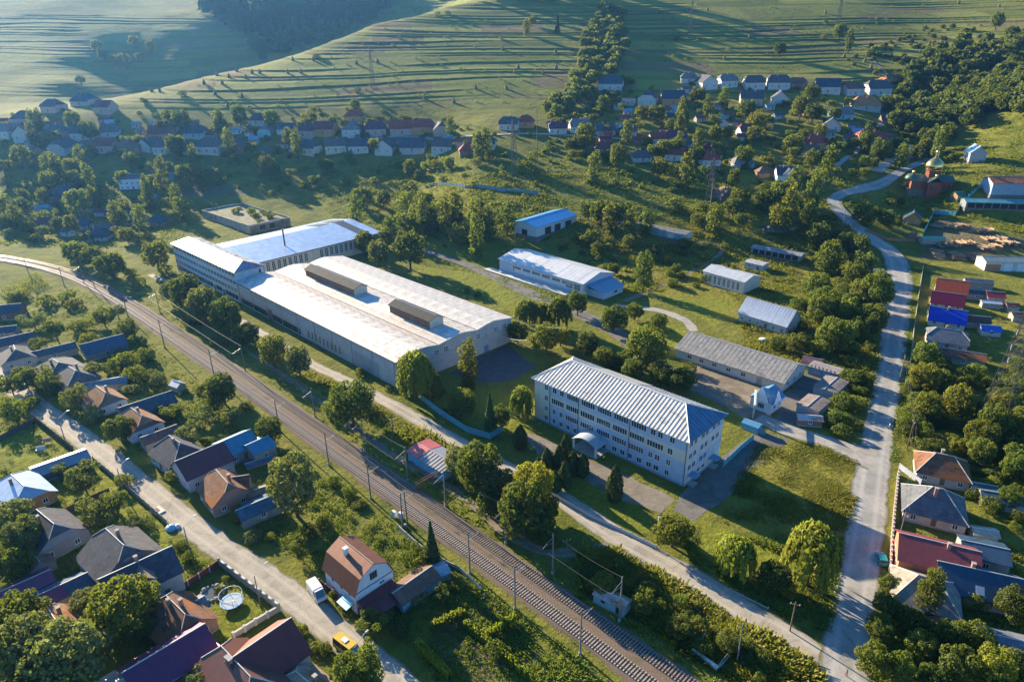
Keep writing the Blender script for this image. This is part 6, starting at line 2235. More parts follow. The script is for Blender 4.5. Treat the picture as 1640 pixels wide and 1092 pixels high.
MB().lathe([(2.0, .02), (2.0, .12)], 18).build('water', pond_m, t)
rg = random.Random(8)
for i in range(16):
    a = 2 * math.pi * i / 16
    r_ = rg.uniform(.3, .6)
    MB().lathe([(r_, 0), (r_ * .9, r_ * .6), (r_ * .4, r_)], 6, (2.2 * math.cos(a), 2.1 * math.sin(a))).build('rock', CONC, t)
for a_, b_2, nm, lb, c in [(76, 709, 'garden_swing', 'orange and white garden swing seat on the yellow lawn', (.55, .3, .2)), (66, 722, 'garden_table', 'small white garden table on the yellow lawn', (.6, .6, .6))]:
    p = at(a_, b_2)
    t = empty(nm, p, R(20), lb, 'garden furniture')
    mm = M('furniture_%s' % nm, c, .7, .15)
    MB().box(-1.1, 1.1, -.5, .5, .5, .62).build('seat', mm, t)
    MB().box(-1.1, 1.1, .42, .5, .63, 1.3).build('backrest', mm, t)
    for sx in (-1, 1):
        for sy in (-1, 1):
            MB().tube((sx * 1.0, sy * .4, 0), (sx * .95, sy * .35, .5), .05, n=5).build('leg', STEEL, t)
# blue tarp bundle and woodpile near the street
p = at(274, 846)
t = empty('tarp_bundle', p, R(10), 'blue and white tarp bundle beside the street', 'tarp')
MB().lathe([(1.3, 0), (1.2, .4), (.8, .75), (.2, .95)], 9).build('tarp', M('blue_tarp', (.2, .42, .6), .5, .3, 2), t)
MB().lathe([(.7, .0), (.6, .5), (.1, .7)], 7, (1.3, .3)).build('white_sheet', WHITE, t)
p = at(253, 818)
t = empty('concrete_slab', p, R(-40), 'pale concrete culvert slab beside the street', 'slab')
MB().box(-1.6, 1.6, -1.1, 1.1, 0, .25).build('slab', M('pale_concrete', (.55, .53, .49), .9, .12), t)
MB().box(-1.2, .4, -.4, .3, .251, .33).build('plate', WOOD, t)
p = at(637, 828)
for i, (dx, dy) in enumerate(((-.8, 0), (.9, -.5))):
    t = empty('relay_cabinet', (p[0] + dx, p[1] + dy, 0), R(-40), ('left' if i == 0 else 'right') + ' white relay cabinet beside the twin mast', 'cabinet', 'relay cabinets')
    MB().box(-.55, .55, -.35, .35, .2, 1.7).build('box', M('cabinet_white', (.6, .63, .66), .6, .1), t)
    MB().box(-.6, .6, -.4, .4, 0, .2).build('plinth', CONC, t)
    MB().box(-.4, .4, -.37, -.352, .4, 1.5).build('door', M('cabinet_door', (.5, .55, .6), .6, .1), t)
# culvert headwall of the stream by the lane
p = at(1128, 1058)
t = empty('stream_culvert', p, R(-48), 'pale concrete culvert headwall in the ditch near the bottom', 'culvert')
MB().box(-2.6, 2.6, -.25, .25, -1.2, .9).build('headwall', M('pale_concrete', (.55, .53, .49), .9, .12), t)
for s in (-1, 1):
    MB().box(s * 2.6 - .15, s * 2.6 + .15, .26, 4.0, -1.2, .6).build('wing_wall', CONC, t)
    MB().tube((s * 2.5, .3, .9), (s * 2.5, 4, 1.6), .06, n=5).build('rail', STEEL, t)
MB().box(-1.4, 1.4, -.27, -.255, -.9, .3).build('culvert_mouth', M('dark_interior', (.03, .03, .03), .9, .1), t)
# white boat-like wreck in the weeds
p = at(1221, 546)
t = empty('white_wreck', p, R(-30), 'small white wreck lying in the weeds behind the slate storehouse', 'wreck')
MB().lathe([(1.1, .2), (1.3, .7), (.9, 1.1)], 8).build('shell', WHITE, t)
MB().box(-1.6, 1.6, -.3, .3, 0, .4).build('keel', WHITE, t)

# ---------------------------------------------------------------- haystacks on the terraces
HAY = M('dry_hay', (.20, .16, .075), .95, .35, 2, bump_s=.5)
HS = [(215, 143), (226, 148), (243, 147), (256, 147), (327, 135), (347, 120), (356, 135), (367, 124), (379, 114), (394, 125), (404, 117), (416, 117), (429, 95), (461, 117), (469, 97), (482, 117), (502, 97), (345, 152), (388, 155),
      (365, 173), (571, 103), (605, 101), (680, 158), (762, 143), (811, 143), (825, 117), (830, 109), (870, 119), (891, 110), (805, 80), (890, 85), (803, 63), (1100, 20), (1133, 18), (1200, 62), (1322, 22), (1535, 6), (1600, 12), (1370, 92),
      (1352, 92), (1385, 100), (1395, 110), (1160, 95), (727, 165)]
hme = []
for v in range(3):
    rg = random.Random(v)
    b = MB()
    n_ = 10
    prof = [(1.25, -.4), (1.5, .5), (1.45, 1.3), (1.1, 2.4), (.6, 3.4), (.12, 4.2)]
    b.lathe(prof, n_)
    b.v = [(x * rg.uniform(.88, 1.12), y * rg.uniform(.88, 1.12), z) for x, y, z in b.v]
    hme.append(b.mesh('hay_heap', HAY, True))
polem = MB().tube((0, 0, 3.9), (0, 0, 5.0), .05, n=4).mesh('centre_pole', WOOD)
hs = []
for a_, b_2 in HS:
    p = at(a_, b_2)
    hs.append((a_, p))
hs.sort(key=lambda q: q[0])
for i, (a_, p) in enumerate(hs):
    t = empty('haystack', p, i * 1.3, '%s conical haystack from the left on the terraced hill' % ordinal(i + 1), 'haystack', 'haystacks on the terraced hill')
    put('hay_heap', hme[i % 3], t)
    put('centre_pole', polem, t)


# ---------------------------------------------------------------- people
def person(label, px, py, az, top, legs, step=.18, hold=None):
    p = at(px, py)
    V = [(0, 0, .95), (0, 0, 1.2), (0, 0, 1.42), (0, .01, 1.55), (0, .03, 1.68), (.2, 0, 1.38), (.26, -.04, 1.1), (.24, .06, .86), (-.2, 0, 1.38), (-.26, .04, 1.1), (-.24, -.08, .86),
         (.1, 0, .9), (.11, step * .7, .5), (.11, step * .4, .08), (.11, step * .4 + .16, .04), (-.1, 0, .9), (-.11, -step * .4, .5), (-.11, -step, .1), (-.11, -step + .16, .05),
         (0, .03, 1.78)]
    E = [(0, 1), (1, 2), (2, 3), (3, 4), (4, 19), (2, 5), (5, 6), (6, 7), (2, 8), (8, 9), (9, 10), (0, 11), (11, 12), (12, 13), (13, 14), (0, 15), (15, 16), (16, 17), (17, 18)]
    rad = [.16, .15, .17, .06, .105, .075, .05, .04, .075, .05, .04, .1, .07, .05, .045, .1, .07, .05, .045, .085]
    me = bpy.data.meshes.new('body')
    me.from_pydata(V, E, [])
    o = bpy.data.objects.new('tmp_body', me)
    COL.objects.link(o)
    sk = o.modifiers.new('skin', 'SKIN')
    for i, r_ in enumerate(rad):
        me.skin_vertices[0].data[i].radius = (r_, r_ * .85)
    me.skin_vertices[0].data[0].use_root = True
    sb = o.modifiers.new('sub', 'SUBSURF')
    sb.levels = 1
    dg = bpy.context.evaluated_depsgraph_get()
    em = bpy.data.meshes.new_from_object(o.evaluated_get(dg))
    bpy.data.objects.remove(o)
    skin = M('skin', (.45, .28, .2), .6, .1)
    tm = M('cloth_%s' % label[:14].replace(' ', '_'), top, .9, .15, 4)
    lm = M('trousers_%s' % label[:14].replace(' ', '_'), legs, .9, .15, 4)
    hair = M('hair', (.04, .03, .025), .8, .2)
    em.materials.clear()
    for q in (skin, tm, lm, hair):
        em.materials.append(q)
    for f in em.polygons:
        z, x = f.center.z, abs(f.center.x)
        f.material_index = 3 if (z > 1.72 or (z > 1.62 and f.center.y < .02)) else 0 if z > 1.5 else (0 if x > .17 and z < .95 else 1 if z > .98 else 2)
        f.use_smooth = True
    t = empty('person', p, R(az), label, 'person')
    put('body', em, t)
    return t


person('person in pale clothes standing beside the yellow minibus', 546, 1030, 120, (.6, .6, .58), (.3, .28, .26))
person('person in dark jacket walking at the bottom of the main road', 1355, 1082, 70, (.06, .06, .07), (.28, .1, .1))
person('person in dark clothes walking on the left side of the main road', 1388, 681, 70, (.05, .05, .06), (.05, .05, .07))
person('person in white top walking on the right side of the main road', 1424, 686, 250, (.6, .6, .6), (.2, .22, .3))

# ---------------------------------------------------------------- trees and bushes
def leaf_quads(rg, C, N, size, flat=.5):
    """quads at centres C roughly facing N"""
    n = len(C)
    d = N + rg.normal(0, flat, (n, 3))
    d /= np.linalg.norm(d, axis=1)[:, None] + 1e-9
    a = np.cross(d, rg.normal(0, 1, (n, 3)))
    a /= np.linalg.norm(a, axis=1)[:, None] + 1e-9
    b = np.cross(d, a)
    s = (size * rg.uniform(.55, 1.3, n))[:, None]
    a, b = a * s, b * s * .75
    k = d * s * .25
    V = np.stack([C - a, C - b * .9 + k, C + a, C + b + k], 1).reshape(-1, 3)
    return V


def blob_points(rg, blobs, n, inner=.16):
    B = np.array(blobs)
    w = (B[:, 3] * B[:, 4]) ** 1.0
    ix = rg.choice(len(B), n, p=w / w.sum())
    u = rg.normal(0, 1, (n, 3))
    u /= np.linalg.norm(u, axis=1)[:, None]
    r = np.where(rg.uniform(0, 1, n) < inner, rg.uniform(.3, .75, n), rg.uniform(.78, 1.06, n))
    C = B[ix, :3] + u * r[:, None] * B[ix][:, [3, 3, 4]]
    # drop leaves buried inside other lobes
    keep = np.ones(n, bool)
    for b in B:
        q = (C - b[:3]) / b[[3, 3, 4]]
        keep &= (q ** 2).sum(1) > .42
    return C[keep], u[keep]


def crown(name, mat, kind, seed, n, size):
    rg = np.random.RandomState(seed)
    if kind == 'round':          # broad crown, unit: width about 8 m, centre 5.6 m up
        blobs = [(0, 0, 4.4, 2.6, 2.4)]
        m = 27
        for i in range(m):
            t = 2.4 * i + rg.uniform(-.3, .3)
            z = -.75 + 1.7 * (i + .5) / m
            rr = math.sqrt(max(0.05, 1 - z * z * .8))
            R0 = rg.uniform(2.0, 3.05)
            q = rg.uniform(.8, 1.4)
            blobs.append((R0 * rr * math.cos(t), R0 * rr * math.sin(t), 4.5 + z * 2.75, q, q * rg.uniform(.75, 1.0)))
    elif kind == 'tall':
        blobs = [(0, 0, 5, 1.6, 3.4)]
        for i in range(16):
            z = 1.6 + 8.2 * i / 15
            R0 = 1.5 * math.sin(math.pi * min(1, (z + .4) / 11.2)) ** .6
            t = 2.4 * i
            q = rg.uniform(.8, 1.25) * (1 if z < 8 else .75)
            blobs.append((R0 * math.cos(t), R0 * math.sin(t), z, q, q * 1.2))
    elif kind == 'fruit':        # low open orchard tree
        blobs = []
        for i in range(15):
            t = 2.4 * i + rg.uniform(-.4, .4)
            R0 = rg.uniform(.8, 2.5)
            q = rg.uniform(.6, 1.25)
            blobs.append((R0 * math.cos(t), R0 * math.sin(t), rg.uniform(1.6, 3.7), q, q * .8))
    elif kind == 'bush':
        blobs = []
        for i in range(9):
            t = 2.4 * i
            R0 = rg.uniform(.2, 1.7)
            q = rg.uniform(.8, 1.3)
            blobs.append((R0 * math.cos(t), R0 * math.sin(t), rg.uniform(.7, 1.9), q, q * .9))
    elif kind == 'spruce':
        C, N = [], []
        for _ in range(n):
            z = rg.uniform(.06, 1) ** .9
            rr = (1 - z) * (2.3 + .35 * math.sin(z * 40)) * rg.uniform(.55, 1.05) + .05
            t = rg.uniform(0, 2 * math.pi)
            C.append((rr * math.cos(t), rr * math.sin(t), 1 + z * 11 - rr * .25))
            N.append((math.cos(t), math.sin(t), .9))
        C, N = np.array(C), np.array(N)
        V = leaf_quads(rg, C, N, size, .35)
        return np_mesh(name, V, np.arange(len(V)).reshape(-1, 4), mat)
    elif kind == 'thuja':
        C, N = [], []
        for _ in range(n):
            z = rg.uniform(0, 1)
            R0 = 1.55 * (math.sin(math.pi * min(1, .18 + .82 * z)) ** .75) * (1 - .25 * z)
            t = rg.uniform(0, 2 * math.pi)
            R0 *= 1 + .12 * math.sin(5 * t + 9 * z) + rg.uniform(-.18, .05)
            C.append((R0 * math.cos(t), R0 * math.sin(t), .3 + 5.6 * z))
            N.append((math.cos(t), math.sin(t), .35))
        V = leaf_quads(rg, np.array(C), np.array(N), size, .35)
        return np_mesh(name, V, np.arange(len(V)).reshape(-1, 4), mat)
    elif kind == 'willow':
        Vs = []
        m = 170
        for i in range(m):
            t = rg.uniform(0, 2 * math.pi)
            R0 = 3.2 * math.sqrt(rg.uniform(.02, 1))
            zt = 8.6 - .28 * R0 * R0 + rg.uniform(-.5, .5)
            ln = rg.uniform(2.4, 5.2)
            k = 16
            s = np.linspace(0, 1, k)
            cx = (R0 + s * .55) * math.cos(t) + rg.normal(0, .1, k)
            cy = (R0 + s * .55) * math.sin(t) + rg.normal(0, .1, k)
            cz = np.maximum(zt - s * ln, .5) + rg.normal(0, .1, k)
            C = np.stack([cx, cy, cz], 1)
            N = np.tile([math.cos(t), math.sin(t), .3], (k, 1))
            a = np.array([-math.sin(t), math.cos(t), 0]) * (.16 + rg.uniform(0, .12, k))[:, None] + rg.normal(0, .05, (k, 3))
            bz = np.array([0, 0, 1]) * (.3 + rg.uniform(0, .15, k))[:, None]
            Vs.append(np.stack([C - a, C - bz, C + a, C + bz], 1).reshape(-1, 3))
        blobs = [(0, 0, 7, 2.2, 1.7), (1.4, .5, 6.6, 1.6, 1.4), (-1.3, -.6, 6.7, 1.6, 1.5), (.2, -1.5, 6.5, 1.5, 1.4), (-.4, 1.5, 6.5, 1.5, 1.4)]
        C, N = blob_points(rg, blobs, n // 2)
        Vs.append(leaf_quads(rg, C, N, size, .6))
        V = np.concatenate(Vs)
        return np_mesh(name, V, np.arange(len(V)).reshape(-1, 4), mat)
    C, N = blob_points(rg, blobs, n)
    V = leaf_quads(rg, C, N, size, .55)
    return np_mesh(name, V, np.arange(len(V)).reshape(-1, 4), mat)


def trunk_mesh(kind, seed):
    rg = random.Random(seed)
    b = MB()
    H = {'round': 3.8, 'tall': 8.5, 'fruit': 2.2, 'bush': .8, 'spruce': 11, 'thuja': 5.0, 'willow': 5.5}[kind]
    r0 = {'round': .32, 'tall': .25, 'fruit': .17, 'bush': .08, 'spruce': .2, 'thuja': .12, 'willow': .38}[kind]
    b.tube((0, 0, -.8), (.1, .05, H * .55), r0, r0 * .75, 7)
    b.tube((.1, .05, H * .55), (.05, 0, H), r0 * .74, r0 * .35, 7)
    if kind in ('round', 'fruit', 'willow', 'tall'):
        for i in range(6):
            t = 2.4 * i + rg.uniform(-.3, .3)
            z = H * rg.uniform(.5, .9)
            ln = {'round': 2.6, 'fruit': 1.7, 'willow': 2.6, 'tall': 1.2}[kind] * rg.uniform(.7, 1)
            b.tube((.08, .03, z), (ln * math.cos(t), ln * math.sin(t), z + ln * rg.uniform(.4, .9)), r0 * .4, r0 * .12, 5)
    return b.mesh('trunk', BARK)


# unit sizes: crown width and height of each prototype in metres
PROTO = {'round': (8.0, 8.4, 4.5), 'tall': (4.6, 11.4, 5.8), 'fruit': (6.2, 4.7, 2.6), 'bush': (5.2, 3.0, 1.4), 'spruce': (4.8, 12.4, 5.0), 'thuja': (3.1, 6.0, 2.9), 'willow': (7.4, 9.0, 4.9)}
_tm = {}


def tree_mesh(kind, tone, v, near):
    key = (kind, tone, v, near)
    if key not in _tm:
        n, s = {'round': (6800, .23), 'tall': (4200, .22), 'fruit': (3600, .17), 'bush': (2800, .165), 'spruce': (3000, .34), 'thuja': (2600, .2), 'willow': (2600, .26)}[kind]
        if not near:
            n, s = int(n * .3), s * 1.7
        _tm[key] = crown('crown', LEAF[tone], kind, len(kind) * 17 + v * 7 + 3, n, s)
    return _tm[key]


_tk = {}
NAMES = {'round': 'broadleaf_tree', 'tall': 'slender_tree', 'fruit': 'orchard_tree', 'bush': 'bush', 'spruce': 'spruce_tree', 'thuja': 'thuja_tree', 'willow': 'willow_tree'}
WORD = {'round': 'broadleaf tree', 'tall': 'slender tree', 'fruit': 'orchard tree', 'bush': 'bush', 'spruce': 'spruce', 'thuja': 'thuja', 'willow': 'willow'}
TONE = {'dark': 'dark green', 'mid': 'green', 'grey': 'grey-green', 'olive': 'olive', 'yellow': 'yellowing', 'willow': 'pale green', 'needle': 'dark'}
trg = random.Random(77)


def plant_at(p, width, kind, tone, label, group):
    W0, H0, _ = PROTO[kind]
    s = width / W0
    near = slant(p) < 330
    v = trg.randrange(4 if kind in ('round', 'bush', 'fruit') else 2)
    t = empty(NAMES[kind], p, trg.uniform(0, 6.28), label, 'bush' if kind == 'bush' else 'tree', group)
    t.scale = (s * trg.uniform(.88, 1.12), s * trg.uniform(.88, 1.12), s * trg.uniform(.82, 1.28))
    if (kind, v) not in _tk:
        _tk[(kind, v)] = trunk_mesh(kind, v)
    put('trunk', _tk[(kind, v)], t)
    put('crown', tree_mesh(kind, tone, v, near), t)
    return t


def plant_px(cx, cy, wpx, kind):
    """survey a tree from its crown centre and crown width in the photograph"""
    W0, H0, C0 = PROTO[kind]
    p = at(cx, cy)
    for _ in range(3):
        w = wpx * slant(p) / FPX
        p = at(cx, cy, C0 * w / W0)
    return p, wpx * slant(p) / FPX


def zone(phrase, group, items):
    """items: (px, py, width px, kind, tone); labelled by their order from the left among alike ones of the zone"""
    items = sorted(items, key=lambda q: q[0])
    tot = {}
    for it in items:
        tot[(it[3], it[4])] = tot.get((it[3], it[4]), 0) + 1
    cnt = {}
    for px, py, w, kind, tone in items:
        k = (kind, tone)
        cnt[k] = cnt.get(k, 0) + 1
        p, wm = plant_px(px, py, w, kind)
        wm = min(wm, {'round': 15, 'tall': 8, 'fruit': 9, 'bush': 8, 'spruce': 8, 'thuja': 5, 'willow': 13}[kind])
        if tot[k] == 1:
            lb = 'the only %s %s %s' % (TONE[tone], WORD[kind], phrase)
        else:
            lb = '%s %s %s from left %s' % (ordinal(cnt[k]), TONE[tone], WORD[kind], phrase)
        plant_at(p, wm, kind, tone, lb, group)


D, MI, G_, O, Y, Wl, N_ = 'dark', 'mid', 'grey', 'olive', 'yellow', 'willow', 'needle'
zone('between the railway and the factory', 'trees along the railway', [
    (275, 463, 40, 'round', G_), (297, 476, 48, 'round', D), (325, 492, 52, 'round', G_), (362, 506, 56, 'round', D), (392, 532, 46, 'round', D), (436, 560, 54, 'round', O), (478, 580, 44, 'round', G_), (560, 638, 88, 'round', D),
    (176, 420, 42, 'round', D), (246, 400, 56, 'round', O), (205, 432, 30, 'bush', MI), (225, 450, 26, 'bush', O), (262, 430, 24, 'bush', Y), (148, 412, 30, 'round', G_), (120, 400, 36, 'round', MI), (535, 655, 40, 'bush', MI),
    (590, 655, 36, 'bush', D), (350, 545, 30, 'bush', D), (305, 510, 30, 'bush', D)])
zone('between the hall and the office', 'trees between hall and office', [
    (665, 600, 62, 'willow', Wl), (690, 612, 40, 'willow', MI), (750, 583, 30, 'tall', O), (752, 615, 30, 'bush', D), (738, 640, 52, 'round', MI), (836, 643, 40, 'willow', Wl), (803, 668, 34, 'round', D), (785, 672, 24, 'spruce', N_), (833, 697, 26, 'thuja', N_),
    (829, 530, 38, 'round', D), (843, 494, 38, 'willow', Wl), (868, 497, 36, 'willow', Wl), (895, 500, 44, 'willow', MI), (875, 540, 52, 'round', O), (898, 535, 36, 'round', Y), (925, 487, 34, 'round', D), (940, 548, 40, 'round', D), (718, 660, 26, 'bush', D),
    (703, 625, 30, 'bush', D)])
zone('between the white hall and the office', 'trees behind the office', [
    (983, 508, 46, 'round', D), (1017, 495, 32, 'round', MI), (1037, 560, 66, 'round', MI), (1090, 605, 48, 'round', D), (1060, 598, 44, 'round', D), (1000, 575, 32, 'round', D), (968, 572, 36, 'round', MI), (1055, 515, 30, 'round', MI),
    (1015, 590, 40, 'round', MI), (1032, 426, 34, 'tall', MI), (985, 583, 34, 'bush', D), (1105, 590, 30, 'bush', D), (900, 480, 20, 'bush', MI), (950, 560, 24, 'bush', D)])
zone('behind the hall roof', 'trees behind the hall', [(583, 392, 32, 'round', D), (617, 384, 28, 'round', D), (606, 408, 36, 'round', G_), (655, 402, 54, 'round', D), (640, 392, 30, 'bush', D), (720, 380, 12, 'bush', MI), (712, 393, 10, 'bush', MI), (748, 465, 12, 'bush', MI), (765, 472, 14, 'bush', D)])
zone('on the office lawn', 'thujas on the office lawn', [(863, 752, 24, 'thuja', N_), (888, 768, 24, 'thuja', N_), (876, 738, 22, 'thuja', N_), (905, 762, 22, 'thuja', N_), (906, 722, 22, 'thuja', N_), (918, 742, 22, 'thuja', N_), (933, 745, 22, 'thuja', N_),
                                                     (895, 738, 22, 'thuja', N_), (985, 780, 28, 'thuja', N_)])
zone('beside the gravel lane', 'trees beside the gravel lane', [(738, 735, 58, 'round', G_), (768, 755, 78, 'round', D), (800, 785, 56, 'round', G_), (852, 790, 76, 'round', Y), (838, 825, 84, 'round', D), (785, 805, 50, 'round', D), (870, 835, 50, 'round', D), (878, 812, 44, 'round', O),
                                                        (1079, 845, 62, 'round', O), (1180, 885, 60, 'willow', Wl), (1240, 925, 48, 'round', D), (1300, 890, 78, 'willow', Wl), (1215, 935, 30, 'bush', MI), (1262, 945, 36, 'bush', O), (880, 862, 40, 'bush', MI)])
zone('on the right verge', 'trees right of the main road', [(1428, 935, 34, 'round', MI), (1424, 965, 40, 'round', D), (1410, 1005, 40, 'round', MI), (1402, 1062, 46, 'round', O), (1490, 950, 30, 'tall', MI), (1458, 892, 22, 'bush', MI), (1483, 895, 24, 'bush', MI), (1442, 1075, 40, 'round', MI),
                                                     (1520, 1022, 46, 'round', D), (1565, 1025, 48, 'round', MI), (1625, 972, 44, 'round', D), (1478, 1035, 46, 'round', MI), (1535, 1068, 50, 'round', MI), (1590, 1075, 52, 'round', O), (1590, 955, 36, 'bush', O), (1555, 960, 40, 'bush', O),
                                                     (1450, 985, 40, 'bush', Y), (1470, 1000, 50, 'bush', D), (1560, 790, 26, 'bush', MI), (1585, 810, 30, 'bush', O), (1540, 840, 20, 'bush', O), (1630, 1070, 44, 'round', MI), (1495, 1085, 44, 'round', D)])
zone('in the street gardens', 'trees of the street gardens', [(160, 818, 56, 'fruit', G_), (185, 806, 40, 'fruit', MI), (133, 768, 44, 'fruit', G_), (60, 795, 34, 'bush', G_), (195, 970, 92, 'round', O), (215, 1000, 50, 'round', MI), (140, 962, 50, 'round', G_), (35, 1035, 90, 'round', G_), (110, 1055, 96, 'round', G_), (75, 1010, 60, 'fruit', G_), (25, 985, 70, 'round', MI),
                                                      (60, 1088, 80, 'round', MI), (20, 832, 56, 'round', G_), (42, 862, 50, 'round', G_), (14, 895, 56, 'round', MI), (563, 1078, 60, 'round', MI), (592, 1072, 34, 'tall', MI), (325, 1088, 44, 'round', G_), (225, 835, 36, 'bush', G_), (290, 870, 24, 'bush', MI), (300, 892, 22, 'bush', D), (195, 768, 30, 'bush', MI),
                                                      (520, 1040, 22, 'bush', MI), (475, 1010, 34, 'bush', MI), (505, 1035, 24, 'bush', O), (100, 750, 30, 'bush', O), (115, 760, 26, 'bush', MI), (240, 1065, 40, 'round', G_), (350, 945, 16, 'bush', G_), (360, 925, 14, 'bush', MI), (535, 950, 18, 'bush', MI), (550, 970, 18, 'bush', MI)])
zone('in the gardens below the railway', 'garden trees below the railway', [
    (52, 374, 42, 'bush', D), (108, 388, 44, 'fruit', G_), (15, 368, 36, 'bush', G_), (30, 466, 40, 'bush', O), (72, 478, 34, 'bush', MI), (48, 500, 54, 'fruit', G_), (85, 520, 56, 'fruit', D), (60, 545, 44, 'fruit', MI), (103, 474, 26, 'bush', MI), (118, 484, 28, 'bush', O), (163, 500, 50, 'fruit', D), (186, 495, 40, 'fruit', G_),
    (202, 530, 34, 'fruit', D), (218, 547, 30, 'bush', MI), (146, 582, 58, 'fruit', G_), (105, 583, 22, 'bush', MI), (180, 585, 34, 'bush', MI), (200, 575, 34, 'bush', O), (212, 602, 34, 'bush', MI), (36, 597, 46, 'fruit', G_), (60, 600, 44, 'fruit', MI), (80, 617, 38, 'fruit', D), (118, 633, 48, 'fruit', G_), (148, 668, 30, 'bush', G_),
    (188, 680, 48, 'round', D), (208, 622, 30, 'bush', G_), (240, 598, 30, 'bush', O), (250, 660, 30, 'bush', G_), (272, 655, 38, 'fruit', MI), (300, 688, 60, 'fruit', G_), (316, 662, 40, 'fruit', G_), (340, 640, 44, 'fruit', MI), (370, 668, 34, 'fruit', G_), (355, 622, 46, 'round', D), (395, 650, 24, 'bush', MI), (430, 688, 42, 'round', D), (285, 757, 36, 'bush', O),
    (470, 785, 84, 'round', G_), (440, 770, 24, 'bush', G_), (405, 855, 32, 'bush', G_), (384, 822, 32, 'bush', MI), (480, 880, 38, 'fruit', MI), (430, 860, 22, 'bush', O), (515, 835, 30, 'bush', MI), (495, 850, 30, 'bush', MI), (665, 892, 44, 'fruit', MI), (668, 955, 32, 'fruit', G_), (707, 948, 34, 'fruit', MI), (597, 995, 46, 'fruit', MI),
    (692, 882, 26, 'spruce', N_), (640, 1005, 40, 'bush', D), (735, 935, 34, 'bush', MI), (560, 790, 30, 'bush', MI), (575, 805, 26, 'bush', O), (535, 770, 26, 'bush', MI), (800, 1040, 40, 'bush', MI), (620, 985, 30, 'bush', MI), (330, 705, 24, 'bush', MI), (20, 470, 36, 'bush', G_), (15, 612, 40, 'fruit', MI), (20, 650, 50, 'fruit', MI), (45, 640, 40, 'bush', MI),
    (130, 520, 30, 'bush', O), (140, 545, 26, 'bush', O), (235, 570, 30, 'bush', MI), (250, 610, 26, 'bush', G_), (325, 620, 30, 'bush', MI), (460, 730, 30, 'bush', MI), (395, 830, 24, 'bush', D)])
zone('on the hills', 'lone trees on the hills', [(843, 27, 20, 'tall', O), (852, 32, 14, 'round', O), (893, 24, 24, 'spruce', N_), (1250, 75, 22, 'round', D), (1365, 42, 26, 'tall', D), (1345, 52, 20, 'round', MI), (1320, 58, 14, 'bush', MI), (1322, 35, 10, 'bush', MI), (1085, 58, 14, 'bush', MI), (1083, 62, 10, 'bush', D),
                                           (153, 72, 18, 'round', O), (163, 85, 20, 'round', MI), (183, 92, 18, 'round', O), (198, 98, 16, 'round', MI), (212, 62, 18, 'round', O), (240, 72, 16, 'round', O), (224, 92, 12, 'round', MI), (128, 127, 12, 'round', MI), (700, 22, 12, 'bush', O), (716, 20, 10, 'bush', MI),
                                           (640, 60, 8, 'bush', MI), (290, 148, 18, 'bush', D), (230, 160, 14, 'bush', D), (507, 88, 12, 'bush', D), (572, 140, 26, 'bush', D), (1395, 85, 12, 'bush', MI), (1600, 25, 30, 'round', MI), (1625, 40, 30, 'round', D)])


def clear(p, m=1.0):
    for x, y, r in FOOT:
        if (p[0] - x) ** 2 + (p[1] - y) ** 2 < (r * m) ** 2:
            return False
    return True


def poly_pts(poly, n, seed, sep=6.0):
    rg = random.Random(seed)
    xs, ys = [q[0] for q in poly], [q[1] for q in poly]
    out = []
    tries = 0
    while len(out) < n and tries < n * 60:
        tries += 1
        a, b = rg.uniform(min(xs), max(xs)), rg.uniform(min(ys), max(ys))
        if not bool(inside(np.array(a), np.array(b), poly)):
            continue
        if any((a - c) ** 2 + ((b - d) * 1.4) ** 2 < sep * sep for c, d in out):
            continue
        out.append((a, b))
    return out


ROADPTS = np.concatenate([MAIN_ROAD, VILLAGE_ROAD, TRACK_ROAD])


def off_road(p, m=5.5):
    return float(np.min((ROADPTS[:, 0] - p[0]) ** 2 + (ROADPTS[:, 1] - p[1]) ** 2)) > m * m


def scatter_zone(phrase, group, poly, n, wpx, kinds, seed, sep=8, keep=.8):
    rg = random.Random(seed)
    items = []
    for a, b in poly_pts(poly, n, seed, sep):
        p = at(a, b)
        if not clear(p, keep) or not off_road(p):
            continue
        k, tn = rg.choice(kinds)
        f = rg.uniform(.65, 1.3)
        if k == 'bush':
            f *= .75
        items.append((a, b, wpx * f, k, tn))
    zone(phrase, group, items)


RB = [('round', D), ('round', MI), ('tall', MI), ('round', O), ('bush', MI), ('tall', O), ('fruit', MI)]
BB = [('bush', MI), ('bush', D), ('bush', O), ('round', MI), ('bush', MI)]
FB = [('fruit', MI), ('fruit', G_), ('round', D), ('round', MI), ('tall', MI), ('fruit', O), ('round', O)]
scatter_zone('in the scrub around the big pylon', 'scrub around the pylon', [(1432, 585), (1475, 560), (1560, 590), (1640, 570), (1640, 740), (1545, 755), (1532, 715), (1432, 720)], 72, 38, [('bush', MI), ('bush', O), ('round', MI), ('bush', D), ('fruit', MI), ('bush', MI), ('round', O)], 1, 13, .7)
scatter_zone('in the thicket left of the main road', 'thicket left of the road', [(1265, 470), (1330, 425), (1408, 445), (1412, 520), (1392, 620), (1378, 690), (1330, 700), (1345, 620), (1300, 565), (1240, 560)], 54, 44, BB, 2, 13, .8)
scatter_zone('in the thicket inside the road bend', 'thicket inside the road bend', [(1270, 385), (1290, 330), (1330, 345), (1410, 410), (1380, 440), (1300, 430)], 26, 34, BB, 3, 11, .8)
scatter_zone('in the meadow behind the white hall', 'bushes of the meadow', [(880, 390), (930, 375), (1110, 385), (1200, 390), (1180, 440), (1080, 470), (1010, 450), (960, 420)], 40, 24, BB, 4, 10, .7)
scatter_zone('in the scrub left of the blue barn', 'scrub by the blue barn', [(560, 315), (640, 305), (815, 330), (810, 365), (740, 372), (640, 370)], 36, 34, RB, 5, 12, .8)
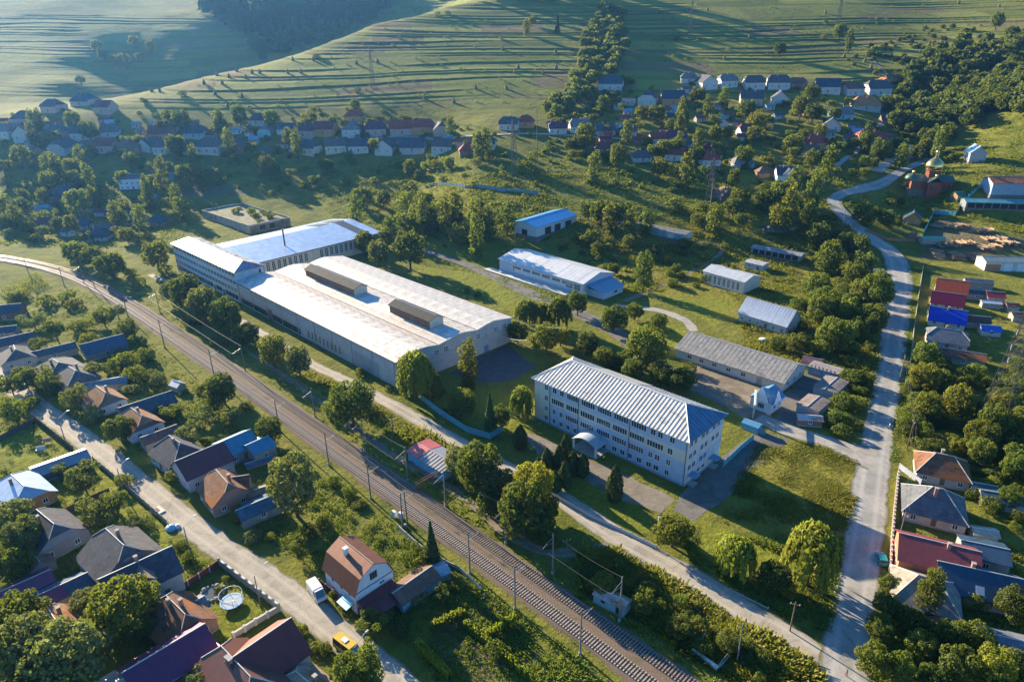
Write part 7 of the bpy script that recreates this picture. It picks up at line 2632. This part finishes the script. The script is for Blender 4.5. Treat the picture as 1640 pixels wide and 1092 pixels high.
scatter_zone('along the meadow edge by the garages', 'trees of the meadow edge', [(930, 330), (1110, 325), (1260, 290), (1330, 300), (1290, 350), (1120, 350), (1090, 375), (940, 350)], 34, 30, RB, 6, 11, .8)
scatter_zone('in the left village', 'trees of the left village', [(0, 185), (200, 180), (560, 195), (800, 215), (800, 275), (560, 285), (250, 275), (0, 270)], 86, 27, FB, 7, 13, .75)
scatter_zone('in the upper village gardens', 'trees of the upper gardens', [(330, 190), (560, 165), (740, 190), (800, 215), (560, 200), (330, 215)], 26, 20, FB, 12, 9, .7)
scatter_zone('among the right slope houses', 'trees of the right slope', [(900, 190), (1080, 130), (1420, 145), (1420, 200), (1340, 270), (1180, 290), (900, 250), (880, 220)], 84, 27, FB, 8, 13, .75)
scatter_zone('around the farms behind the factory', 'trees of the back farms', [(0, 275), (330, 280), (330, 330), (260, 372), (120, 376), (0, 362)], 46, 28, FB, 9, 13, .75)
scatter_zone('beside the uphill road', 'trees of the uphill road', [(1360, 275), (1400, 240), (1500, 205), (1540, 190), (1490, 245), (1420, 262), (1390, 285)], 18, 19, RB, 10, 11, .9)
scatter_zone('below the church', 'bushes below the church', [(1380, 330), (1440, 320), (1470, 330), (1430, 365), (1380, 355)], 10, 24, BB, 11, 11, .9)
scatter_zone('in the ditch by the booth', 'bushes of the trackside ditch', [(930, 890), (1000, 885), (1120, 950), (1260, 1040), (1220, 1092), (1100, 1030), (1060, 985), (940, 925)], 36, 36, BB, 13, 14, .9)
scatter_zone('along the yard edges', 'bushes along the lane wall', [(560, 585), (640, 630), (740, 690), (700, 690), (600, 635), (520, 590)], 18, 20, BB, 14, 10, .7)
scatter_zone('on the roadside gardens', 'garden bushes right of the road', [(1540, 700), (1640, 740), (1640, 860), (1600, 830), (1545, 760)], 20, 32, BB, 15, 13, .8)


# ---------------------------------------------------------------- woods that read as one mass
def wood_mass(name, label, poly, n, w0, w1, kind, tone, seed, leaves, lsize):
    rg = np.random.RandomState(seed)
    protos = []
    for v in range(4):
        me = crown('tmp', LEAF[tone], kind, v * 7 + 3, leaves, lsize)
        co = np.zeros(len(me.vertices) * 3, np.float32)
        me.vertices.foreach_get('co', co)
        protos.append(co.reshape(-1, 3))
        bpy.data.meshes.remove(me)
    Vs = []
    for i, (a, b) in enumerate(poly_pts(poly, n, seed, 4)):
        p = at(a, b)
        if not clear(p, .8):
            continue
        s = rg.uniform(w0, w1) / PROTO[kind][0]
        t = rg.uniform(0, 6.28)
        q = protos[i % 4]
        c, s_ = math.cos(t) * s, math.sin(t) * s
        Vs.append(np.stack([q[:, 0] * c - q[:, 1] * s_ + p[0], q[:, 0] * s_ + q[:, 1] * c + p[1], q[:, 2] * s + p[2]], 1))
    V = np.concatenate(Vs)
    o = put(name, np_mesh(name, V, np.arange(len(V)).reshape(-1, 4), LEAF[tone]))
    tag(o, label, 'woodland', kind='stuff')


wood_mass('gully_wood', 'dense dark broadleaf wood in the gully on the right slope', [(1425, 205), (1440, 140), (1480, 95), (1540, 70), (1640, 65), (1640, 170), (1560, 200), (1500, 240), (1450, 215)], 230, 8, 14, 'round', D, 21, 520, .8)
wood_mass('gully_wood_fringe', 'paler scrub along the edges of the gully wood', [(1330, 90), (1440, 60), (1500, 40), (1640, 60), (1640, 90), (1500, 100), (1440, 140), (1460, 215), (1540, 225), (1530, 260), (1440, 250), (1400, 130), (1360, 110)], 130, 4, 8, 'bush', MI, 22, 420, .55)
wood_mass('hedge_wood', 'bushy hedge wood running down the terraced hill', [(965, 15), (1000, 25), (1005, 85), (985, 120), (940, 165), (890, 195), (868, 185), (905, 150), (930, 105), (935, 60)], 130, 8, 12, 'round', MI, 23, 520, .8)
wood_mass('hedge_fringe', 'scrub fringe at the foot of the hedge wood', [(870, 175), (940, 165), (1010, 110), (1020, 150), (960, 190), (900, 215)], 40, 5, 9, 'bush', O, 24, 400, .5)
wood_mass('far_spruce_forest', 'hazy spruce forest on the far hill', [(318, 20), (350, -20), (660, -20), (625, 22), (560, 46), (500, 60), (440, 66), (380, 55)], 260, 10, 15, 'spruce', N_, 25, 420, 1.0)
wood_mass('far_broadleaf_wood', 'hazy broadleaf trees in the side valley of the far hill', [(400, 75), (430, 60), (560, 45), (540, 62), (470, 85), (420, 100)], 50, 10, 16, 'round', D, 26, 420, 1.0)
wood_mass('top_spruce_line', 'dark spruce line along the top of the terraced hill', [(700, -8), (980, -14), (980, 2), (840, 3), (700, 4)], 60, 9, 13, 'spruce', N_, 27, 420, 1.0)
wood_mass('right_edge_wood', 'dark wood on the right edge of the upper slope', [(1560, 150), (1640, 110), (1640, 190), (1600, 190)], 40, 8, 13, 'round', D, 28, 420, .8)
wood_mass('valley_scrub', 'low scrub between the village rows and the meadows', [(0, 180), (560, 170), (820, 215), (1120, 250), (1330, 260), (1300, 330), (900, 300), (560, 300), (250, 330), (0, 365)], 330, 3.5, 7, 'bush', MI, 29, 260, .5)
wood_mass('slope_scrub', 'low scrub between the houses of the right slope', [(900, 190), (1080, 125), (1420, 150), (1430, 240), (1320, 285), (1100, 260)], 200, 3.5, 6.5, 'bush', O, 30, 260, .5)


wood_mass('garden_scrub', 'currant bushes and hedges filling the gardens below the railway', [(0, 455), (110, 478), (330, 640), (520, 770), (640, 860), (760, 960), (840, 1060), (700, 1040), (600, 960), (430, 850), (330, 690), (180, 570), (0, 600)], 230, 1.0, 2.8, 'bush', MI, 32, 200, .32)
wood_mass('street_scrub', 'low shrubs and flower beds in the street gardens', [(0, 640), (50, 680), (230, 810), (300, 890), (250, 870), (150, 840), (100, 900), (160, 1000), (60, 960), (0, 900)], 90, .9, 2.4, 'bush', G_, 33, 200, .3)
wood_mass('roadside_scrub', 'low shrubs in the gardens right of the main road', [(1550, 735), (1640, 745), (1640, 900), (1560, 880), (1560, 460), (1640, 520), (1640, 580), (1500, 580)], 80, .9, 2.6, 'bush', O, 34, 200, .32)
wood_mass('bank_scrub', 'scattered bushes on the terrace banks', [(250, 150), (430, 110), (620, 40), (930, 20), (920, 100), (860, 170), (560, 165), (330, 175)], 120, 1.5, 4.5, 'bush', MI, 35, 110, .5)
wood_mass('upper_bank_scrub', 'scattered bushes on the upper right terraces', [(1010, 0), (1640, 0), (1640, 50), (1440, 60), (1330, 110), (1040, 110)], 110, 1.5, 5, 'bush', MI, 36, 110, .5)
wood_mass('meadow_scrub', 'knee-high scrub patches in the abandoned meadow', [(900, 385), (1110, 390), (1330, 350), (1405, 440), (1395, 600), (1320, 590), (1250, 540), (1290, 470), (1120, 430), (1000, 465)], 260, 1.6, 4.2, 'bush', O, 31, 150, .42)


# ---------------------------------------------------------------- weeds, tall grass and crops
def tufts(name, label, polys, n, hmin, hmax, rad, mat, seed, blades=7, cat='weeds', avoid=1.0, dens=None, gaps=.45):
    rg = np.random.RandomState(seed)
    P = []
    per = [max(1, int(n * f)) for f in (dens or [1.0 / len(polys)] * len(polys))]
    for poly, m in zip(polys, per):
        poly = np.array(poly, float)
        a = rg.uniform(poly[:, 0].min(), poly[:, 0].max(), m * 4)
        b = rg.uniform(poly[:, 1].min(), poly[:, 1].max(), m * 4)
        k = inside(a, b, [tuple(q) for q in poly])
        for lp in LAWN:
            k &= ~inside(a, b, lp)
        a, b = a[k][:m], b[k][:m]
        # flat part analytically, slope by marching on a coarse lookup
        S = np.stack([sight(x, y) for x, y in zip(a, b)]) if len(a) else np.zeros((0, 3))
        t = -CAM_H / np.minimum(S[:, 2], -1e-3)
        pts = S * t[:, None]
        far_ = pts[:, 1] > 310
        for i in np.nonzero(far_)[0]:
            d = pts[i, 1]
            tt = t[i]
            for _ in range(6):
                z = float(quick_z(S[i, 0] * tt, S[i, 1] * tt))
                tt = tt * .5 + .5 * (CAM_H - z) / max(1e-3, -S[i, 2])
            pts[i] = (S[i, 0] * tt, S[i, 1] * tt, 0)
        pts[:, 2] = 0
        P.append(pts[:, :3])
    P = np.concatenate(P)
    fm = P[:, 1] > 310
    if fm.any():
        P[fm, 2] = terr(P[fm, 0], P[fm, 1])
    F = np.array(FOOT)
    keep = np.ones(len(P), bool)
    for x, y, r in F:
        keep &= (P[:, 0] - x) ** 2 + (P[:, 1] - y) ** 2 > (r * .62 * avoid) ** 2
    for i in range(0, len(P), 4000):
        d2 = ((P[i:i + 4000, None, 0] - ROADPTS[None, :, 0]) ** 2 + (P[i:i + 4000, None, 1] - ROADPTS[None, :, 1]) ** 2).min(1)
        keep[i:i + 4000] &= d2 > 3.4 ** 2
    # keep off the ballast
    RP = lineM[::2]
    for i in range(0, len(P), 4000):
        d2 = ((P[i:i + 4000, None, 0] - RP[None, :, 0]) ** 2 + (P[i:i + 4000, None, 1] - RP[None, :, 1]) ** 2).min(1)
        keep[i:i + 4000] &= d2 > 5.4 ** 2
    keep &= vnoise(P[:, 0], P[:, 1], 4.5, seed + 9) + .35 * rg.uniform(0, 1, len(P)) > gaps
    P = P[keep]
    n = len(P)
    h = hmin + (hmax - hmin) * vnoise(P[:, 0], P[:, 1], 6, seed) ** 1.3 * rg.uniform(.5, 1.2, n)
    m = n * blades
    base = np.repeat(P, blades, 0)
    hh = np.repeat(h, blades) * rg.uniform(.6, 1.15, m)
    th = rg.uniform(0, 6.28, m)
    rr = rad * rg.uniform(0, 1, m) ** .5 * np.repeat(.6 + h / hmax, blades)
    c = base + np.stack([np.cos(th) * rr, np.sin(th) * rr, np.zeros(m)], 1)
    w = .10 + .16 * hh
    t2 = th + rg.uniform(-.9, .9, m)
    side = np.stack([-np.sin(t2), np.cos(t2), np.zeros(m)], 1) * w[:, None]
    tip = c + np.stack([np.cos(th) * hh * .8, np.sin(th) * hh * .8, hh * .75], 1)
    V = np.stack([c - side, c + side, tip + side * .35 + (0, 0, 0), tip - side * .35], 1).reshape(-1, 3)
    o = put(name, np_mesh(name, V, np.arange(len(V)).reshape(-1, 4), LEAF[mat]))
    tag(o, label, cat, kind='stuff')


tufts('tall_weeds', 'tall yellow-green weeds covering the abandoned meadow', [WILD[0]] + WILD[2:], 18500, .3, 1.8, 1.05, 'weed', 41, 7, dens=[.52, .28, .08, .12])
tufts('plot_weeds', 'flat rough weeds on the plot beside the office', [WILD[1], [(1090, 860), (1200, 800), (1350, 870), (1330, 1000), (1280, 990), (1110, 890)]], 7500, .08, .7, 1.0, 'weed', 44, 6, gaps=.58, dens=[.8, .2])
FARW = [[(480, 285), (700, 250), (900, 245), (1340, 265), (1400, 330), (1110, 335), (880, 385), (560, 385)], [(0, 290), (260, 290), (330, 330), (280, 400), (0, 395)], [(1400, 330), (1500, 250), (1640, 180), (1640, 300), (1500, 320), (1640, 345), (1640, 380), (1540, 350), (1420, 370)]]
tufts('meadow_weeds', 'rough weeds and seedlings over the rising meadows', FARW, 13000, .5, 2.0, 1.3, 'weed', 43, 6, dens=[.66, .16, .18], gaps=.5)
VERGE = [[(0, 420), (240, 440), (560, 640), (860, 850), (1060, 980), (1220, 1092), (1130, 1092), (900, 940), (640, 770), (400, 590), (200, 470)],
         [(0, 440), (150, 470), (350, 640), (560, 790), (760, 930), (980, 1092), (700, 1092), (600, 960), (430, 870), (250, 640), (120, 560), (0, 560)],
         [(1430, 430), (1475, 430), (1450, 620), (1440, 740), (1425, 740), (1440, 560)],
         [(1090, 860), (1350, 860), (1330, 1010), (1280, 1000), (1110, 900)],
         [(0, 640), (60, 680), (300, 880), (440, 980), (360, 1050), (180, 960), (0, 1000)],
         [(1440, 900), (1640, 900), (1640, 1092), (1400, 1092)],
         [(640, 420), (830, 470), (900, 540), (760, 560), (1000, 440), (800, 380), (640, 380)]]
tufts('verge_grass', 'rough grass on the railway verges, gardens and roadsides', VERGE, 30000, .2, .8, .55, 'grass', 42, 5, dens=[.2, .3, .06, .12, .14, .1, .08], cat='grass')


def crop_rows(name, label, a, b, c, rows, per, h, mat, seed):
    """crop rows between corners a-b (row direction) and a-c (across), photo pixels"""
    rg = np.random.RandomState(seed)
    A, B, Cc = at(*a), at(*b), at(*c)
    Vs = []
    for i in range(rows):
        o_ = A + (Cc - A) * (i + .5) / rows
        for j in range(per):
            if rg.uniform() < .22:
                continue
            q = o_ + (B - A) * (j + rg.uniform(-.3, .3)) / per
            for k in range(9):
                t = rg.uniform(0, 6.28)
                hh = h * rg.uniform(.5, 1.1)
                ln = rg.uniform(.15, .45)
                s = np.array([-math.sin(t), math.cos(t), 0]) * .09
                b0 = q + (0, 0, hh * .3)
                m_ = q + np.array([math.cos(t) * ln * .5, math.sin(t) * ln * .5, hh])
                e = q + np.array([math.cos(t) * ln, math.sin(t) * ln, hh * .8])
                Vs += [b0 - s, b0 + s, m_ + s, m_ - s]
    V = np.array(Vs)
    o = put(name, np_mesh(name, V, np.arange(len(V)).reshape(-1, 4), LEAF[mat]))
    tag(o, label, 'crop', kind='stuff')


crop_rows('corn_rows', 'rows of corn behind the rusty cottages', (172, 570), (215, 548), (205, 600), 9, 30, 2.1, 'corn', 51)
crop_rows('corn_strip', 'bright corn strip above the tilled plot', (778, 1022), (823, 992), (783, 1029), 3, 30, 2.2, 'corn', 52)
crop_rows('corn_hedge', 'corn belt left of the tilled plot near the white gambrel house', (688, 1008), (742, 983), (694, 1015), 4, 34, 2.1, 'corn', 53)
crop_rows('corn_belt', 'long corn belt running down to the bottom edge', (742, 1008), (842, 1092), (750, 1003), 3, 70, 2.1, 'corn', 54)
crop_rows('corn_patch', 'corn belt nearest the street at the bottom edge', (664, 1040), (716, 1092), (673, 1033), 3, 44, 2.0, 'corn', 55)
crop_rows('potato_rows', 'low potato rows on the tilled plot', (760, 1010), (830, 1065), (800, 985), 11, 34, .5, 'grass', 56)
crop_rows('vegetable_rows', 'low vegetable rows in the orchard gardens', (95, 770), (140, 745), (120, 790), 6, 20, .5, 'grass', 57)
crop_rows('corn_back_plot', 'corn plot among the upper railway gardens', (0, 470), (60, 440), (20, 490), 7, 30, 2.0, 'corn', 58)

# bushes rooted on the slab of the ruin
for i, (u, v, w_, tn) in enumerate([(.35, .45, 6, MI), (.55, .6, 7, O), (.72, .5, 6, MI), (.8, .75, 7, MI), (.62, .82, 5, D), (.2, .7, 4, O), (.9, .35, 3.5, MI), (.45, .75, 4.5, MI)]):
    a_ = R(ra)
    q = (pb[0] + u * rl * math.cos(a_) - v * rw * math.sin(a_), pb[1] + u * rl * math.sin(a_) + v * rw * math.cos(a_), rz + 4.4)
    plant_at(q, w_, 'bush', tn, '%s bush from the left growing on the slab of the ruin' % ordinal(i + 1), 'bushes on the ruin')

# ---------------------------------------------------------------- morning haze
hm = bpy.data.materials.new('morning_haze')
hm.use_nodes = True
hn = hm.node_tree
hn.nodes.clear()
ho = nd(hn, 'ShaderNodeOutputMaterial')
pv = nd(hn, 'ShaderNodeVolumePrincipled')
pv.inputs['Color'].default_value = (.17, .46, 1.0, 1)
pv.inputs['Density'].default_value = .000068
pv.inputs['Anisotropy'].default_value = .5
hn.links.new(pv.outputs[0], ho.inputs['Volume'])
hz = MB().box(-7500, 7500, -300, 3800, -1.0, 262).build('haze', hm)
tag(hz, kind='stuff')
hz.visible_shadow = True
